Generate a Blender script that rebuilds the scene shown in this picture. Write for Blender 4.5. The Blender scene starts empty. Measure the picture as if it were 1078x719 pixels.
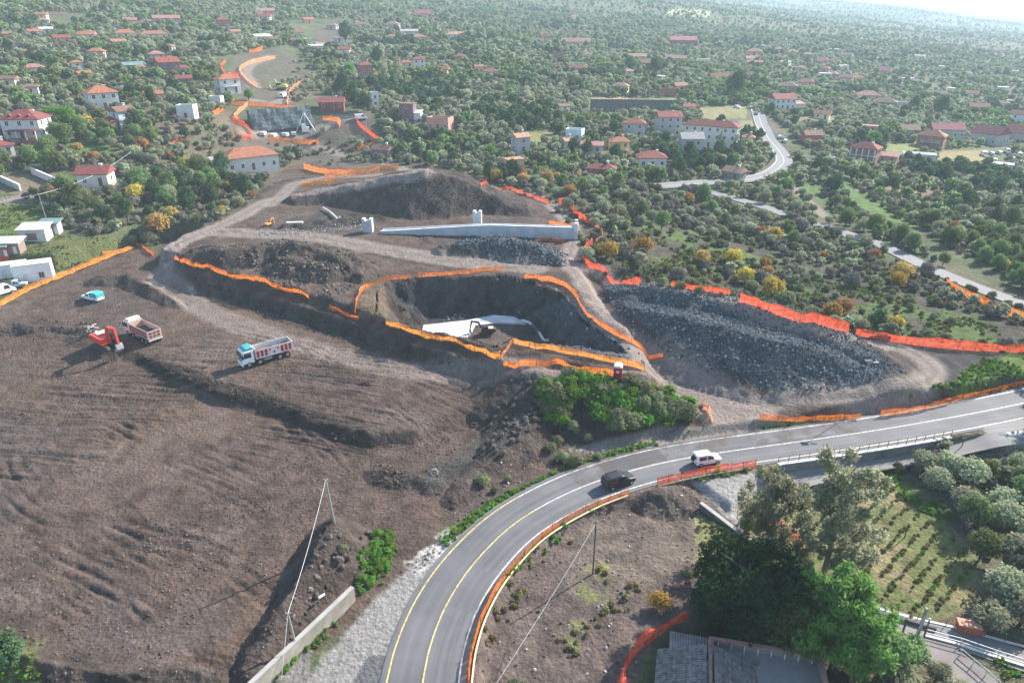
import bpy, math, random
import numpy as np
from mathutils import Vector

S = bpy.context.scene
COL = S.collection
rng = np.random.default_rng(7)
random.seed(7)

# ---------------------------------------------------------------- camera, world, sun, exposure
CAMH, PITCH, F = 55.0, math.radians(25.0), 750.0
cam_d = bpy.data.cameras.new("camera"); cam = bpy.data.objects.new("camera", cam_d); COL.objects.link(cam)
cam_d.sensor_width = 36.0; cam_d.lens = F / 1078 * 36.0
cam_d.clip_start = 0.5; cam_d.clip_end = 40000
cam.location = (0, 0, CAMH); cam.rotation_euler = (math.radians(90) - PITCH, 0, 0)
S.camera = cam

SUN_EL, SUN_AZ = math.radians(32), math.radians(52)      # azimuth from +Y (away from camera) towards +X
W = bpy.data.worlds.new("World"); S.world = W; W.use_nodes = True
nt = W.node_tree; bg = nt.nodes["Background"]
sky = nt.nodes.new("ShaderNodeTexSky"); sky.sky_type = 'NISHITA'; sky.sun_disc = False
sky.sun_elevation = SUN_EL; sky.sun_rotation = SUN_AZ; sky.air_density = 1.0; sky.dust_density = 0.7; sky.altitude = 300
nt.links.new(sky.outputs[0], bg.inputs[0]); bg.inputs[1].default_value = 0.125
sd = bpy.data.lights.new("sun", 'SUN'); sun = bpy.data.objects.new("sun", sd); COL.objects.link(sun)
sd.energy = 4.9; sd.angle = math.radians(0.5); sd.color = (1.0, 0.93, 0.84)
tosun = Vector((math.sin(SUN_AZ) * math.cos(SUN_EL), math.cos(SUN_AZ) * math.cos(SUN_EL), math.sin(SUN_EL)))
sun.rotation_euler = (-tosun).to_track_quat('-Z', 'Y').to_euler(); sun.location = tosun * 300
vs = S.view_settings; S.display_settings.display_device = 'sRGB'
vs.view_transform = 'Standard'; vs.look = 'None'; vs.gamma = 1.0; vs.use_curve_mapping = False; vs.exposure = 1.42
S.render.engine = 'CYCLES'
cy = S.cycles; cy.use_denoising = True; cy.max_bounces = 5; cy.diffuse_bounces = 2; cy.glossy_bounces = 2
cy.transmission_bounces = 3; cy.volume_bounces = 1; cy.transparent_max_bounces = 8; cy.sample_clamp_indirect = 4
cy.caustics_reflective = False; cy.caustics_refractive = False
HAZE = 0.00023

# ---------------------------------------------------------------- numeric helpers
def sstep(a, b, x):
    t = np.clip((x - a) / (b - a), 0, 1); return t * t * (3 - 2 * t)
def _hash(ix, iy, seed):
    h = (ix.astype(np.int64) * 374761393 + iy.astype(np.int64) * 668265263 + seed * 1442695041) & 0x7fffffff
    h = ((h ^ (h >> 13)) * 1274126177) & 0x7fffffff
    return ((h ^ (h >> 16)) & 0xffff) / 65535.0
def vnoise(x, y, seed=0):
    ix = np.floor(x); iy = np.floor(y); fx = x - ix; fy = y - iy
    fx = fx * fx * (3 - 2 * fx); fy = fy * fy * (3 - 2 * fy)
    a = _hash(ix, iy, seed); b = _hash(ix + 1, iy, seed); c = _hash(ix, iy + 1, seed); d = _hash(ix + 1, iy + 1, seed)
    return (a * (1 - fx) + b * fx) * (1 - fy) + (c * (1 - fx) + d * fx) * fy
def fbm(x, y, wl, oct=4, seed=0, gain=0.5):
    s = 0; amp = 1; tot = 0
    for o in range(oct):
        s = s + amp * vnoise(x / wl + 17.3 * o, y / wl - 9.1 * o, seed + o); tot += amp; amp *= gain; wl = wl / 2.03
    return s / tot
CP, SP = math.cos(PITCH), math.sin(PITCH)
def ray(px, py):
    u = (np.asarray(px, float) - 539) / F; v = (np.asarray(py, float) - 359.5) / F
    return u, CP - v * SP, -(SP + v * CP)
def P(px, py, z=0.0):                                   # photo point -> world XY on the level z
    x, y, d = ray(px, py); t = (z - CAMH) / d
    return np.stack([x * t, y * t], -1)
def project(X, Y, Z):
    dz = Z - CAMH; depth = Y * CP - dz * SP; up = Y * SP + dz * CP
    depth = np.where(depth < 1, 1, depth)
    return 539 + F * X / depth, 359.5 - F * up / depth, depth
def inpoly(x, y, poly):
    r = np.zeros(x.shape, bool); n = len(poly); j = n - 1
    for i in range(n):
        xi, yi = poly[i]; xj, yj = poly[j]
        if yi != yj:
            c = ((yi > y) != (yj > y)) & (x < (xj - xi) * (y - yi) / (yj - yi) + xi); r ^= c
        j = i
    return r
def dist_line(x, y, pts, closed=False, vals=None):
    best = np.full(x.shape, 1e18); bv = np.zeros(x.shape); n = len(pts)
    for i in range(n if closed else n - 1):
        ax, ay = pts[i]; bx, by = pts[(i + 1) % n]
        dx, dy = bx - ax, by - ay; L = dx * dx + dy * dy + 1e-9
        t = np.clip(((x - ax) * dx + (y - ay) * dy) / L, 0, 1)
        d = (x - ax - t * dx) ** 2 + (y - ay - t * dy) ** 2
        m = d < best; best = np.where(m, d, best)
        if vals is not None: bv = np.where(m, vals[i] + t * (vals[(i + 1) % n] - vals[i]), bv)
    return (np.sqrt(best), bv) if vals is not None else np.sqrt(best)
def sdist(x, y, poly):                                  # >0 inside
    d = dist_line(x, y, poly, True); return np.where(inpoly(x, y, poly), d, -d)
def smooth_line(pts, step):
    pts = np.asarray(pts, float); n = len(pts); out = []
    for i in range(n - 1):
        p0 = pts[max(i - 1, 0)]; p1 = pts[i]; p2 = pts[i + 1]; p3 = pts[min(i + 2, n - 1)]
        for t in np.linspace(0, 1, 12, endpoint=False):
            out.append(0.5 * ((2 * p1) + (-p0 + p2) * t + (2 * p0 - 5 * p1 + 4 * p2 - p3) * t * t + (-p0 + 3 * p1 - 3 * p2 + p3) * t ** 3))
    out.append(pts[-1]); return resample(np.array(out), step)
def resample(p, step):
    p = np.asarray(p, float); d = np.r_[0, np.cumsum(np.linalg.norm(np.diff(p[:, :2], axis=0), axis=1))]
    n = max(2, int(d[-1] / step) + 1); s = np.linspace(0, d[-1], n)
    return np.stack([np.interp(s, d, p[:, k]) for k in range(p.shape[1])], -1)

# ---------------------------------------------------------------- terrain heights on a polar grid (real metres, finer near the viewer)
az = np.radians(np.r_[np.linspace(-180, -54, 60, endpoint=False), np.linspace(-54, 54, 1080, endpoint=False), np.linspace(54, 180, 61)])
rr = np.r_[np.geomspace(14, 34, 50, endpoint=False), np.geomspace(34, 260, 640, endpoint=False), np.geomspace(260, 900, 150, endpoint=False), np.geomspace(900, 14000, 130)]
NA, NR = len(az), len(rr)
GX = rr[:, None] * np.sin(az)[None, :]; GY = rr[:, None] * np.cos(az)[None, :]

def base_h(X, Y):
    w = sstep(112, 300, Y + 0.35 * np.abs(np.minimum(X + 40, 0)))
    pl = 0.06 * Y - 0.1 * X - 4
    und = (fbm(X, Y, 900, 3, 5) - .5) * np.clip(Y / 25, 0, 70) + (fbm(X, Y, 90, 3, 9) - .5) * 6 * sstep(150, 400, Y)
    pl = pl + und
    pl = np.where(pl > 60, 60 + 110 * np.tanh((pl - 60) / 110), pl)
    return w * pl
H = base_h(GX, GY)
ROUGH = np.zeros_like(H)                                # extra surface roughness (spoil, rubble)
ROWS = slice(0, 900)                                    # features only touch the first 840 rows
CS = slice(60, 1141)
fx, fy, fh, fr = GX[ROWS, CS], GY[ROWS, CS], H[ROWS, CS], ROUGH[ROWS, CS]
def bb(pts, m):
    pts = np.asarray(pts); x0, y0 = pts.min(0) - m; x1, y1 = pts.max(0) + m
    return (fx > x0) & (fx < x1) & (fy > y0) & (fy < y1)
wob = (fbm(fx, fy, 9, 3, 31) - .5) * 3.0
def level(poly_px, z, width, rough=0.0, href=None, wobble=1.0):
    w = P(*np.array(poly_px, float).T, href if href is not None else z)
    m = bb(w, width + 4); s = sdist(fx[m], fy[m], w) + wob[m] * wobble
    k = sstep(-width, 0, s); fh[m] = fh[m] * (1 - k) + z * k
    if rough: fr[m] = np.maximum(fr[m], rough * sstep(-width, -width * .8, s) * (1 - sstep(0, 2, s)))
def ridge(px_z, slope, rough=0.5, top=0.0, href=None, cap=99):
    a = np.array(px_z, float); w = np.array([P(x, y, z if href is None else href) for x, y, z in a]); m = bb(w, 30)
    d, zz = dist_line(fx[m], fy[m], w, False, a[:, 2])
    n = (fbm(fx[m], fy[m], 6, 4, 77) - .5) * 3.2 * min(rough, 1)
    t = zz - slope * np.maximum(d - top + n, 0) + n * .25
    k = t > fh[m]; fr[m] = np.where(k, np.maximum(fr[m], rough), fr[m]); fh[m] = np.maximum(fh[m], t)

UP = 1.3
level([(130, 266), (220, 234), (262, 214), (284, 188), (330, 168), (440, 166), (520, 184), (600, 207), (636, 244), (618, 268), (500, 300), (300, 290), (180, 280)], 5.0, 42, 0, 5.0)
# upper field (trucks), plateau with the pit, right yard with the rock pile, low ground beside the road
level([(-160, 318), (60, 352), (140, 372), (250, 414), (390, 455), (440, 452), (500, 425), (545, 398), (600, 380), (600, 330), (250, 250), (150, 255), (60, 285), (-160, 290)], UP, 2.4, .3)
level([(205, 287), (300, 318), (400, 352), (500, 381), (560, 380), (640, 330), (400, 240), (190, 255)], 3.4, 1.8, .5)
level([(172, 262), (200, 274), (325, 308), (408, 338), (470, 353), (527, 371), (536, 381), (600, 383), (662, 396), (704, 384), (690, 372), (645, 330), (625, 295), (612, 262), (628, 240), (560, 205), (440, 176), (300, 190), (240, 222), (190, 250)], 5.0, 2.2, .5)
level([(630, 300), (700, 296), (780, 312), (900, 350), (1100, 372), (1140, 392), (1040, 408), (900, 428), (800, 437), (730, 395), (660, 345)], 2.0, 5)
level([(690, 372), (720, 380), (800, 430), (900, 452), (740, 462), (735, 435), (700, 400)], 1.0, 6)
# lower ground right of the road, the plot below the road
level([(800, 508), (870, 494), (985, 466), (1010, 476), (1078, 474), (1300, 460), (1300, 860), (700, 860), (720, 660), (770, 560)], -2.2, 1.2)
level([(500, 760), (530, 625), (575, 572), (650, 522), (730, 512), (790, 560), (760, 640), (700, 760)], -0.8, 1.6)
# pit
level([(392, 330), (396, 305), (412, 296), (445, 292), (530, 289), (562, 296), (592, 310), (612, 334), (648, 360), (660, 372), (600, 366), (540, 357), (522, 366), (470, 351), (425, 341)], -1.8, 0.1, 0, 5.0, .5)
pit_px = [(392, 330), (396, 305), (412, 296), (445, 292), (530, 289), (562, 296), (592, 310), (612, 334), (648, 360), (660, 372), (600, 366), (540, 357), (522, 366), (470, 351), (425, 341)]
wp = P(*np.array(pit_px, float).T, 5.0); m = bb(wp, 6); s = sdist(fx[m], fy[m], wp) + wob[m] * .6
fh[m] = np.where(s > -1, np.where(s > 0, np.maximum(-1.8, 5.0 - 1.35 * s), fh[m]), fh[m]); fr[m] = np.where((s > 0) & (s < 5.5), .6, fr[m])
# spoil mounds, berms, rock piles
ridge([(318, 206, 6.5), (360, 195, 9), (410, 184, 12.5), (452, 179, 14.5), (486, 185, 13), (515, 200, 9.5), (545, 214, 7)], .68, .55, 3.5)
ridge([(300, 236, 6.2), (345, 232, 6.6), (400, 226, 6.2)], .6, .6)
ridge([(205, 262, 6.4), (240, 262, 8.0), (285, 256, 8.2), (330, 257, 9.2), (366, 270, 8.0), (385, 290, 6)], .62, .9, 1)
ridge([(300, 272, 7.5), (345, 280, 7.2)], .6, .9, 1)
ridge([(470, 258, 6.5), (520, 250, 8.2), (560, 257, 8.0), (588, 268, 6.5)], .6, .6, 1)
ridge([(655, 303, 5.0), (690, 300, 7.4), (740, 308, 8.8), (800, 320, 9.0), (860, 340, 8.0), (912, 368, 5.8)], .66, .4, 2.5)
ridge([(680, 318, 5.8), (735, 330, 7.4), (800, 344, 7.6), (870, 360, 6.4), (918, 378, 4.6)], .6, .4, 4)
ridge([(745, 358, 4.4), (800, 372, 4.8), (855, 382, 4.4), (895, 388, 3.8)], .5, .35, 3)
ridge([(552, 388, 5.4), (600, 392, 5.4), (650, 400, 5.0), (700, 415, 3.2), (738, 432, 1.8)], .5, .5, .5)
ridge([(352, 545, 3.6), (338, 572, 3.6), (314, 612, 2.5), (287, 655, 1.9), (262, 700, 1.3)], .9, .6, .2)
ridge([(398, 494, .8), (430, 498, 1.0), (455, 508, .7)], .45, .4, .3)
ridge([(0, 340, 2.4), (50, 342, 2.2), (95, 347, 2.0)], .5, .8)
ridge([(102, 290, 2.9), (130, 288, 3.1), (155, 300, 2.8), (188, 317, 2.4)], .6, .6)
ridge([(478, 524, .5), (505, 496, .9), (532, 468, 1.4), (552, 440, 2.2)], .4, .5, .6)
ridge([(690, 515, .9), (715, 516, .8)], .5, .8, .3)
ridge([(10, 690, 1.4), (60, 700, 1.2), (150, 712, 1.0), (220, 716, .8)], .7, .7, .3)
ridge([(800, 441, 1.4), (850, 440, 1.6), (905, 432, 1.5)], .5, .4, .2)
# main road bed
ROAD_PX = [(430, 800), (445, 719), (453, 680), (471, 635), (500, 592), (541, 552), (590, 523), (640, 503), (700, 487), (770, 475), (860, 462.5), (960, 447), (1078, 424.5), (1250, 385)]
road = smooth_line(P(*np.array(ROAD_PX, float).T, 0.0), 1.5)
m = bb(road, 12); d = dist_line(fx[m], fy[m], road[::3])
k = 1 - sstep(4.2, 5.3, d); fh[m] = fh[m] * (1 - k); fr[m] *= (1 - k)
# the lower lane beside the road, and the vertical cut of its wall
LANE_PX = [(1090, 464), (1060, 467), (1030, 471), (1005, 475), (985, 479), (960, 484), (900, 494), (850, 504), (822, 510)]
# surface detail
soilmask = sstep(0, 1, 1.0 - sstep(150, 210, fy + 0 * fx))
c32, s32 = math.cos(math.radians(-32)), math.sin(math.radians(-32))
tt = fx * -s32 + fy * c32; ss = fx * c32 + fy * s32; tt = tt + 5 * (fbm(fx, fy, 40, 2, 45) - .5) + .0022 * ss * ss
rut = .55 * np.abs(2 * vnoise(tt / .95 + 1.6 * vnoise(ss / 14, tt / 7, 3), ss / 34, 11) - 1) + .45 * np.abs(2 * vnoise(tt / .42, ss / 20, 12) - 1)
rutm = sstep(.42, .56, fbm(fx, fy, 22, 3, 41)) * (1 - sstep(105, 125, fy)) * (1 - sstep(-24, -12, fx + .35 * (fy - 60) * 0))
clod = (fbm(fx, fy, 2.2, 3, 51, .65) - .5)

roadk = sstep(4.5, 7, dist_line(fx, fy, road[::4]))
RUT = np.zeros_like(H); dig = np.zeros_like(fh)
for pl, z_ in ([((27, 565), (62, 589), (105, 609), (146, 630), (175, 650)), 0], [((50, 597), (88, 617), (132, 638), (165, 660)), 0], [((120, 569), (140, 587), (182, 607)), 0], [((103, 541), (125, 558), (160, 572), (200, 580), (252, 603)), 0], [((112, 536), (140, 552), (185, 562), (230, 575)), 0], [((103, 444), (122, 455), (148, 466)), 0], [((110, 440), (135, 450), (160, 464)), 0], [((175, 480), (225, 500), (272, 521)), 0], [((193, 473), (230, 487), (275, 505)), 0], [((205, 497), (250, 520), (285, 545)), 0],
             [((408, 417), (425, 432), (447, 446), (478, 461)), 1.3], [((420, 402), (445, 415), (472, 427), (514, 444)), 1.3], [((433, 397), (470, 409), (508, 423)), 1.3], [((410, 425), (430, 442), (460, 458)), 1.3], [((15, 600), (40, 618), (80, 640), (110, 660)), 0], [((0, 520), (30, 545), (70, 560)), 0], [((150, 392), (190, 396), (215, 386), (225, 370)), 1.3], [((158, 388), (190, 390), (208, 382), (216, 368)), 1.3], [((230, 345), (300, 362), (360, 385)), 1.3], [((300, 440), (340, 470), (365, 500)), 0], [((5, 480), (12, 500), (30, 515)), 0], [((230, 600), (270, 630), (285, 650)), 0]):
    w = smooth_line(P(*np.array(pl, float).T, z_), .6); m = bb(w, 3); d = dist_line(fx[m], fy[m], w) + .25 * (vnoise(fx[m] / 1.3, fy[m] / 1.3, 71) - .5); k = .35 + .9 * vnoise(fx[m] / 4, fy[m] / 4, 72)
    e_ = np.minimum(np.hypot(fx[m] - w[0, 0], fy[m] - w[0, 1]), np.hypot(fx[m] - w[-1, 0], fy[m] - w[-1, 1])); k = k * sstep(0, 4.5, e_) * sstep(.25, .55, vnoise(fx[m] / 2.2, fy[m] / 2.2, 73) + .15)
    for o_, a_ in ((0, 1), (1.7, .55), (-1.5, .45)):
        wo = w + o_ * np.array([.53, .85]); d = dist_line(fx[m], fy[m], wo) + .3 * (vnoise(fx[m] / 1.1, fy[m] / 1.1, 71) - .5)
        dig[m] += a_ * k * (-.17 * np.exp(-(d / .24) ** 2) + .11 * np.exp(-((d - .6) / .32) ** 2))
H[ROWS, CS] = dig + fh + roadk * soilmask * ((rut - .5) * -.60 * rutm * (.3 + 1.5 * fbm(fx, fy, 9, 2, 47)) + clod * (.24 + .36 * rutm)) + roadk * fr * ((fbm(fx, fy, 3.4, 4, 61, .6) - .5) * 2.3)
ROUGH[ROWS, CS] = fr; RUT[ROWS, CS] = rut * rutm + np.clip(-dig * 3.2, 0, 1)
del fx, fy, fh, wob
lr = np.log(rr)
def hgt(x, y):                                          # ground height anywhere (bilinear on the grid)
    x = np.asarray(x, float); y = np.asarray(y, float)
    r = np.clip(np.hypot(x, y), rr[0], rr[-1] * .999); a = np.arctan2(x, y)
    i = np.clip(np.searchsorted(rr, r, 'right') - 1, 0, NR - 2); j = np.clip(np.searchsorted(az, a, 'right') - 1, 0, NA - 2)
    u = (r - rr[i]) / (rr[i + 1] - rr[i]); v = (a - az[j]) / (az[j + 1] - az[j])
    return (H[i, j] * (1 - v) + H[i, j + 1] * v) * (1 - u) + (H[i + 1, j] * (1 - v) + H[i + 1, j + 1] * v) * u
TS = np.geomspace(36, 12000, 900)
def G(px, py):                                          # photo point(s) -> first ground hit, xyz
    px = np.atleast_1d(np.asarray(px, float)); py = np.atleast_1d(np.asarray(py, float)); out = np.zeros((len(px), 3))
    for k in range(len(px)):
        x, y, d = ray(px[k], py[k]); zz = CAMH + d * TS; g = zz - hgt(x * TS, y * TS)
        b = np.argmax(g < 0) if (g < 0).any() else len(TS) - 1
        b = max(b, 1); f = g[b - 1] / (g[b - 1] - g[b] + 1e-9) if g[b] < 0 else 1
        t = TS[b - 1] + f * (TS[b] - TS[b - 1]); out[k] = (x * t, y * t, hgt(x * t, y * t))
    return out
def G1(px, py): return G(px, py)[0]
def GL(pl): a = np.array(pl, float); return G(a[:, 0], a[:, 1])

# ---------------------------------------------------------------- materials
def newmat(name):
    m = bpy.data.materials.new(name); m.use_nodes = True; m.node_tree.nodes.clear(); return m, m.node_tree
_mats = {}
def mat(name, col, rough=.7, var=.12, scale=3.0, bump=.0, metal=0.0, spec=.3, bscale=None):
    if name in _mats: return _mats[name]
    m, t = newmat(name); N = t.nodes.new; L = t.links.new
    o = N("ShaderNodeOutputMaterial"); b = N("ShaderNodeBsdfPrincipled"); L(b.outputs[0], o.inputs[0])
    b.inputs["Roughness"].default_value = rough; b.inputs["Metallic"].default_value = metal; b.inputs["Specular IOR Level"].default_value = spec
    tc = N("ShaderNodeTexCoord"); n = N("ShaderNodeTexNoise"); n.inputs["Scale"].default_value = scale; n.inputs["Detail"].default_value = 5
    L(tc.outputs["Object"], n.inputs["Vector"])
    mx = N("ShaderNodeMix"); mx.data_type = 'RGBA'; mr = N("ShaderNodeMapRange"); mr.inputs[1].default_value = .3; mr.inputs[2].default_value = .7
    L(n.outputs["Fac"], mr.inputs[0]); L(mr.outputs[0], mx.inputs[0])
    mx.inputs[6].default_value = tuple(c * (1 - var) for c in col) + (1,); mx.inputs[7].default_value = tuple(min(1, c * (1 + var)) for c in col) + (1,)
    L(mx.outputs[2], b.inputs["Base Color"])
    if bump:
        n2 = N("ShaderNodeTexNoise"); n2.inputs["Scale"].default_value = bscale or scale * 4; n2.inputs["Detail"].default_value = 6; L(tc.outputs["Object"], n2.inputs["Vector"])
        bp = N("ShaderNodeBump"); bp.inputs["Strength"].default_value = 1; bp.inputs["Distance"].default_value = bump; L(n2.outputs["Fac"], bp.inputs["Height"]); L(bp.outputs[0], b.inputs["Normal"])
    _mats[name] = m; return m
def leafmat(name, col, var=.35, trans=.4, hue=.03):
    m, t = newmat(name); N = t.nodes.new; L = t.links.new
    o = N("ShaderNodeOutputMaterial"); d = N("ShaderNodeBsdfDiffuse"); tr = N("ShaderNodeBsdfTranslucent"); mx = N("ShaderNodeMixShader"); mx.inputs[0].default_value = trans
    oi = N("ShaderNodeObjectInfo"); g = N("ShaderNodeNewGeometry"); n = N("ShaderNodeTexNoise"); n.inputs["Scale"].default_value = 1.1; n.inputs["Detail"].default_value = 3
    L(g.outputs["Position"], n.inputs["Vector"])
    a = N("ShaderNodeMath"); a.operation = 'ADD'; L(oi.outputs["Random"], a.inputs[0]); L(n.outputs["Fac"], a.inputs[1])
    mr = N("ShaderNodeMapRange"); mr.inputs[1].default_value = .3; mr.inputs[2].default_value = 1.7; mr.inputs[3].default_value = 1 - var; mr.inputs[4].default_value = 1 + var; L(a.outputs[0], mr.inputs[0])
    hs = N("ShaderNodeHueSaturation"); hs.inputs["Color"].default_value = tuple(col) + (1,); L(mr.outputs[0], hs.inputs["Value"])
    h2 = N("ShaderNodeMapRange"); h2.inputs[3].default_value = .5 - hue; h2.inputs[4].default_value = .5 + hue; L(oi.outputs["Random"], h2.inputs[0]); L(h2.outputs[0], hs.inputs["Hue"])
    L(hs.outputs[0], d.inputs[0]); L(hs.outputs[0], tr.inputs[0]); L(d.outputs[0], mx.inputs[1]); L(tr.outputs[0], mx.inputs[2]); L(mx.outputs[0], o.inputs[0])
    return m

# ---------------------------------------------------------------- mesh helpers
def tag(o, label=None, cat=None, group=None, kind=None):
    if label: o["label"] = label
    if cat: o["category"] = cat
    if group: o["group"] = group
    if kind: o["kind"] = kind
    return o
def mesh_np(name, V, Fc, mats, mi=None, smooth=False):
    V = np.asarray(V, np.float32); me = bpy.data.meshes.new(name)
    if isinstance(Fc, np.ndarray):
        n, k = Fc.shape; me.vertices.add(len(V)); me.vertices.foreach_set("co", V.ravel())
        me.loops.add(n * k); me.loops.foreach_set("vertex_index", Fc.astype(np.int32).ravel())
        me.polygons.add(n); me.polygons.foreach_set("loop_start", (np.arange(n) * k).astype(np.int32))
        if mi is not None: me.polygons.foreach_set("material_index", np.asarray(mi, np.int32))
        if smooth: me.polygons.foreach_set("use_smooth", np.ones(n, bool))
        me.update(calc_edges=True)
    else:
        me.from_pydata([tuple(v) for v in V], [], Fc)
        if mi is not None: me.polygons.foreach_set("material_index", np.asarray(mi, np.int32))
        if smooth: me.polygons.foreach_set("use_smooth", np.ones(len(Fc), bool))
        me.update()
    for m in (mats if isinstance(mats, (list, tuple)) else [mats]): me.materials.append(m)
    return me
def link(name, me, parent=None, loc=(0, 0, 0), rz=0.0):
    o = bpy.data.objects.new(name, me); COL.objects.link(o); o.location = loc; o.rotation_euler = (0, 0, rz)
    if parent: o.parent = parent
    return o
def empty(name, loc, rz=0.0, label=None, cat=None, group=None):
    o = bpy.data.objects.new(name, None); COL.objects.link(o); o.location = tuple(map(float, loc)); o.rotation_euler = (0, 0, rz); o.empty_display_size = .5
    return tag(o, label, cat, group)
class MB:
    def __init__(s): s.v = []; s.f = []; s.m = []
    def add(s, V, Fc, m=0):
        b = len(s.v); s.v += [tuple(map(float, v)) for v in V]; s.f += [tuple(i + b for i in f) for f in Fc]; s.m += [m] * len(Fc); return s
    def box(s, x0, x1, y0, y1, z0, z1, m=0):
        return s.add([(x0, y0, z0), (x1, y0, z0), (x1, y1, z0), (x0, y1, z0), (x0, y0, z1), (x1, y0, z1), (x1, y1, z1), (x0, y1, z1)],
                     [(3, 2, 1, 0), (4, 5, 6, 7), (0, 1, 5, 4), (1, 2, 6, 5), (2, 3, 7, 6), (3, 0, 4, 7)], m)
    def prism(s, prof, y0, y1, m=0, y0t=None):          # profile in xz, extruded along y
        n = len(prof); V = [(x, y0, z) for x, z in prof] + [(x, y1, z) for x, z in prof]
        return s.add(V, [tuple(range(n))[::1], tuple(range(2 * n - 1, n - 1, -1))] + [(i, i + n, (i + 1) % n + n, (i + 1) % n) for i in range(n)], m)
    def tube(s, p, q, r0, r1=None, n=8, m=0, cap=True):
        r1 = r0 if r1 is None else r1; p = Vector(p); q = Vector(q); d = (q - p).normalized()
        a = d.orthogonal().normalized(); c = d.cross(a); V = []
        for k in range(n):
            t = 2 * math.pi * k / n; V.append(p + (a * math.cos(t) + c * math.sin(t)) * r0)
        for k in range(n):
            t = 2 * math.pi * k / n; V.append(q + (a * math.cos(t) + c * math.sin(t)) * r1)
        Fc = [(k, (k + 1) % n, (k + 1) % n + n, k + n) for k in range(n)]
        if cap: Fc += [tuple(range(n - 1, -1, -1)), tuple(range(n, 2 * n))]
        return s.add(V, Fc, m)
    def loft(s, rings, m=0, caps=True):
        n = len(rings[0]); V = [p for r in rings for p in r]; Fc = []
        for i in range(len(rings) - 1):
            for k in range(n): Fc.append((i * n + k, i * n + (k + 1) % n, (i + 1) * n + (k + 1) % n, (i + 1) * n + k))
        if caps: Fc += [tuple(range(n - 1, -1, -1)), tuple(range((len(rings) - 1) * n, len(rings) * n))]
        return s.add(V, Fc, m)
    def mesh(s, name, mats, smooth=False): return mesh_np(name, s.v, s.f, mats, s.m, smooth)
    def build(s, name, mats, parent=None, loc=(0, 0, 0), rz=0.0, smooth=False, bevel=0):
        o = link(name, s.mesh(name, mats, smooth), parent, loc, rz)
        if bevel:
            b = o.modifiers.new("bevel", 'BEVEL'); b.width = bevel; b.segments = 2; b.limit_method = 'ANGLE'
        return o
def copy_tree(o, parent=None):
    c = o.copy(); COL.objects.link(c); c.parent = parent
    for ch in list(o.children): copy_tree(ch, c)
    return c
def struct(o): o["kind"] = "structure"; return o

# ================================================================ GROUND (one sheet to the horizon)
PX, PY, DEP = project(GX, GY, H)
Xf, Yf = GX, GY
n1 = fbm(Xf, Yf, 45, 4, 1); n2 = fbm(Xf, Yf, 7, 4, 2); n3 = fbm(Xf, Yf, 1.6, 3, 3); n4 = fbm(Xf, Yf, 260, 4, 4)
col = np.zeros(H.shape + (3,))
def paint(mask, c, var=0.0, n=None):
    global col
    c = np.array(c, float)[None, None, :] * (1 + (var * 2 * ((n if n is not None else n3) - .5))[..., None])
    col = col * (1 - mask[..., None]) + c * mask[..., None]
# countryside: dry grass, green grass and earth patches
grass = sstep(.42, .62, n1 * .6 + n2 * .4)
paint(np.ones_like(H), (.078, .088, .050), .5, n2)
paint(grass * .8, (.072, .096, .042), .5, n3)
paint(sstep(.54, .66, fbm(Xf, Yf, 30, 3, 15)) * .8, (.125, .098, .070), .4, n3)
paint(sstep(.56, .66, fbm(Xf, Yf, 60, 3, 19)) * .7, (.10, .115, .05), .3, n2)
far = sstep(900, 2500, np.hypot(Xf, Yf))
paint(far * (.55 + .4 * sstep(.35, .65, fbm(Xf, Yf, 40, 4, 25))), (.048, .070, .045), .5, fbm(Xf, Yf, 120, 3, 26))
paint(far * sstep(.62, .68, fbm(Xf, Yf, 170, 4, 27)), (.15, .15, .08), .3, n2)
def pmask(poly, soft=4.0, wob=6.0):
    a = np.array(poly, float); x0, y0 = a.min(0) - 25; x1, y1 = a.max(0) + 25
    m = (PX > x0) & (PX < x1) & (PY > y0) & (PY < y1) & (GY > 5); out = np.zeros_like(H)
    if m.any():
        k = np.clip(90 / DEP[m], .15, 1.2)
        s = sdist(PX[m], PY[m], a) + (n2[m] - .5) * wob * 2 * k + (n3[m] - .5) * wob * k; out[m] = sstep(-soft * k, soft * k, s)
    return out
def lmask(px, width, soft=1.0, wob=1.5):
    w = smooth_line(GL(px)[:, :2], 3); out = np.zeros_like(H)
    x0, y0 = w.min(0) - 20; x1, y1 = w.max(0) + 20; m = (GX > x0) & (GX < x1) & (GY > y0) & (GY < y1)
    d = dist_line(GX[m], GY[m], w); out[m] = 1 - sstep(width / 2 - soft, width / 2 + soft, d + (n2[m] - .5) * wob)
    return out, w
# dark scrubby earth right of the site, orchards behind it
paint(pmask([(560, 196), (640, 200), (700, 200), (800, 225), (880, 250), (960, 285), (1090, 330), (1090, 372), (1000, 365), (900, 346), (770, 312), (640, 292), (610, 262), (640, 242), (600, 215)], 8, 12), (.064, .057, .042), .55)
paint(pmask([(640, 205), (760, 215), (880, 262), (1000, 320), (1090, 340), (1090, 372), (900, 345), (770, 310), (660, 255)], 8, 12) * sstep(.5, .6, n2), (.07, .10, .03), .4)
paint(pmask([(835, 190), (930, 190), (1090, 205), (1090, 250), (980, 240), (880, 225)], 5, 8), (.075, .125, .035), .5)
paint(pmask([(905, 192), (1000, 196), (1090, 204), (1090, 214), (990, 208), (900, 200)], 2, 3), (.16, .115, .085), .3)
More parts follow.
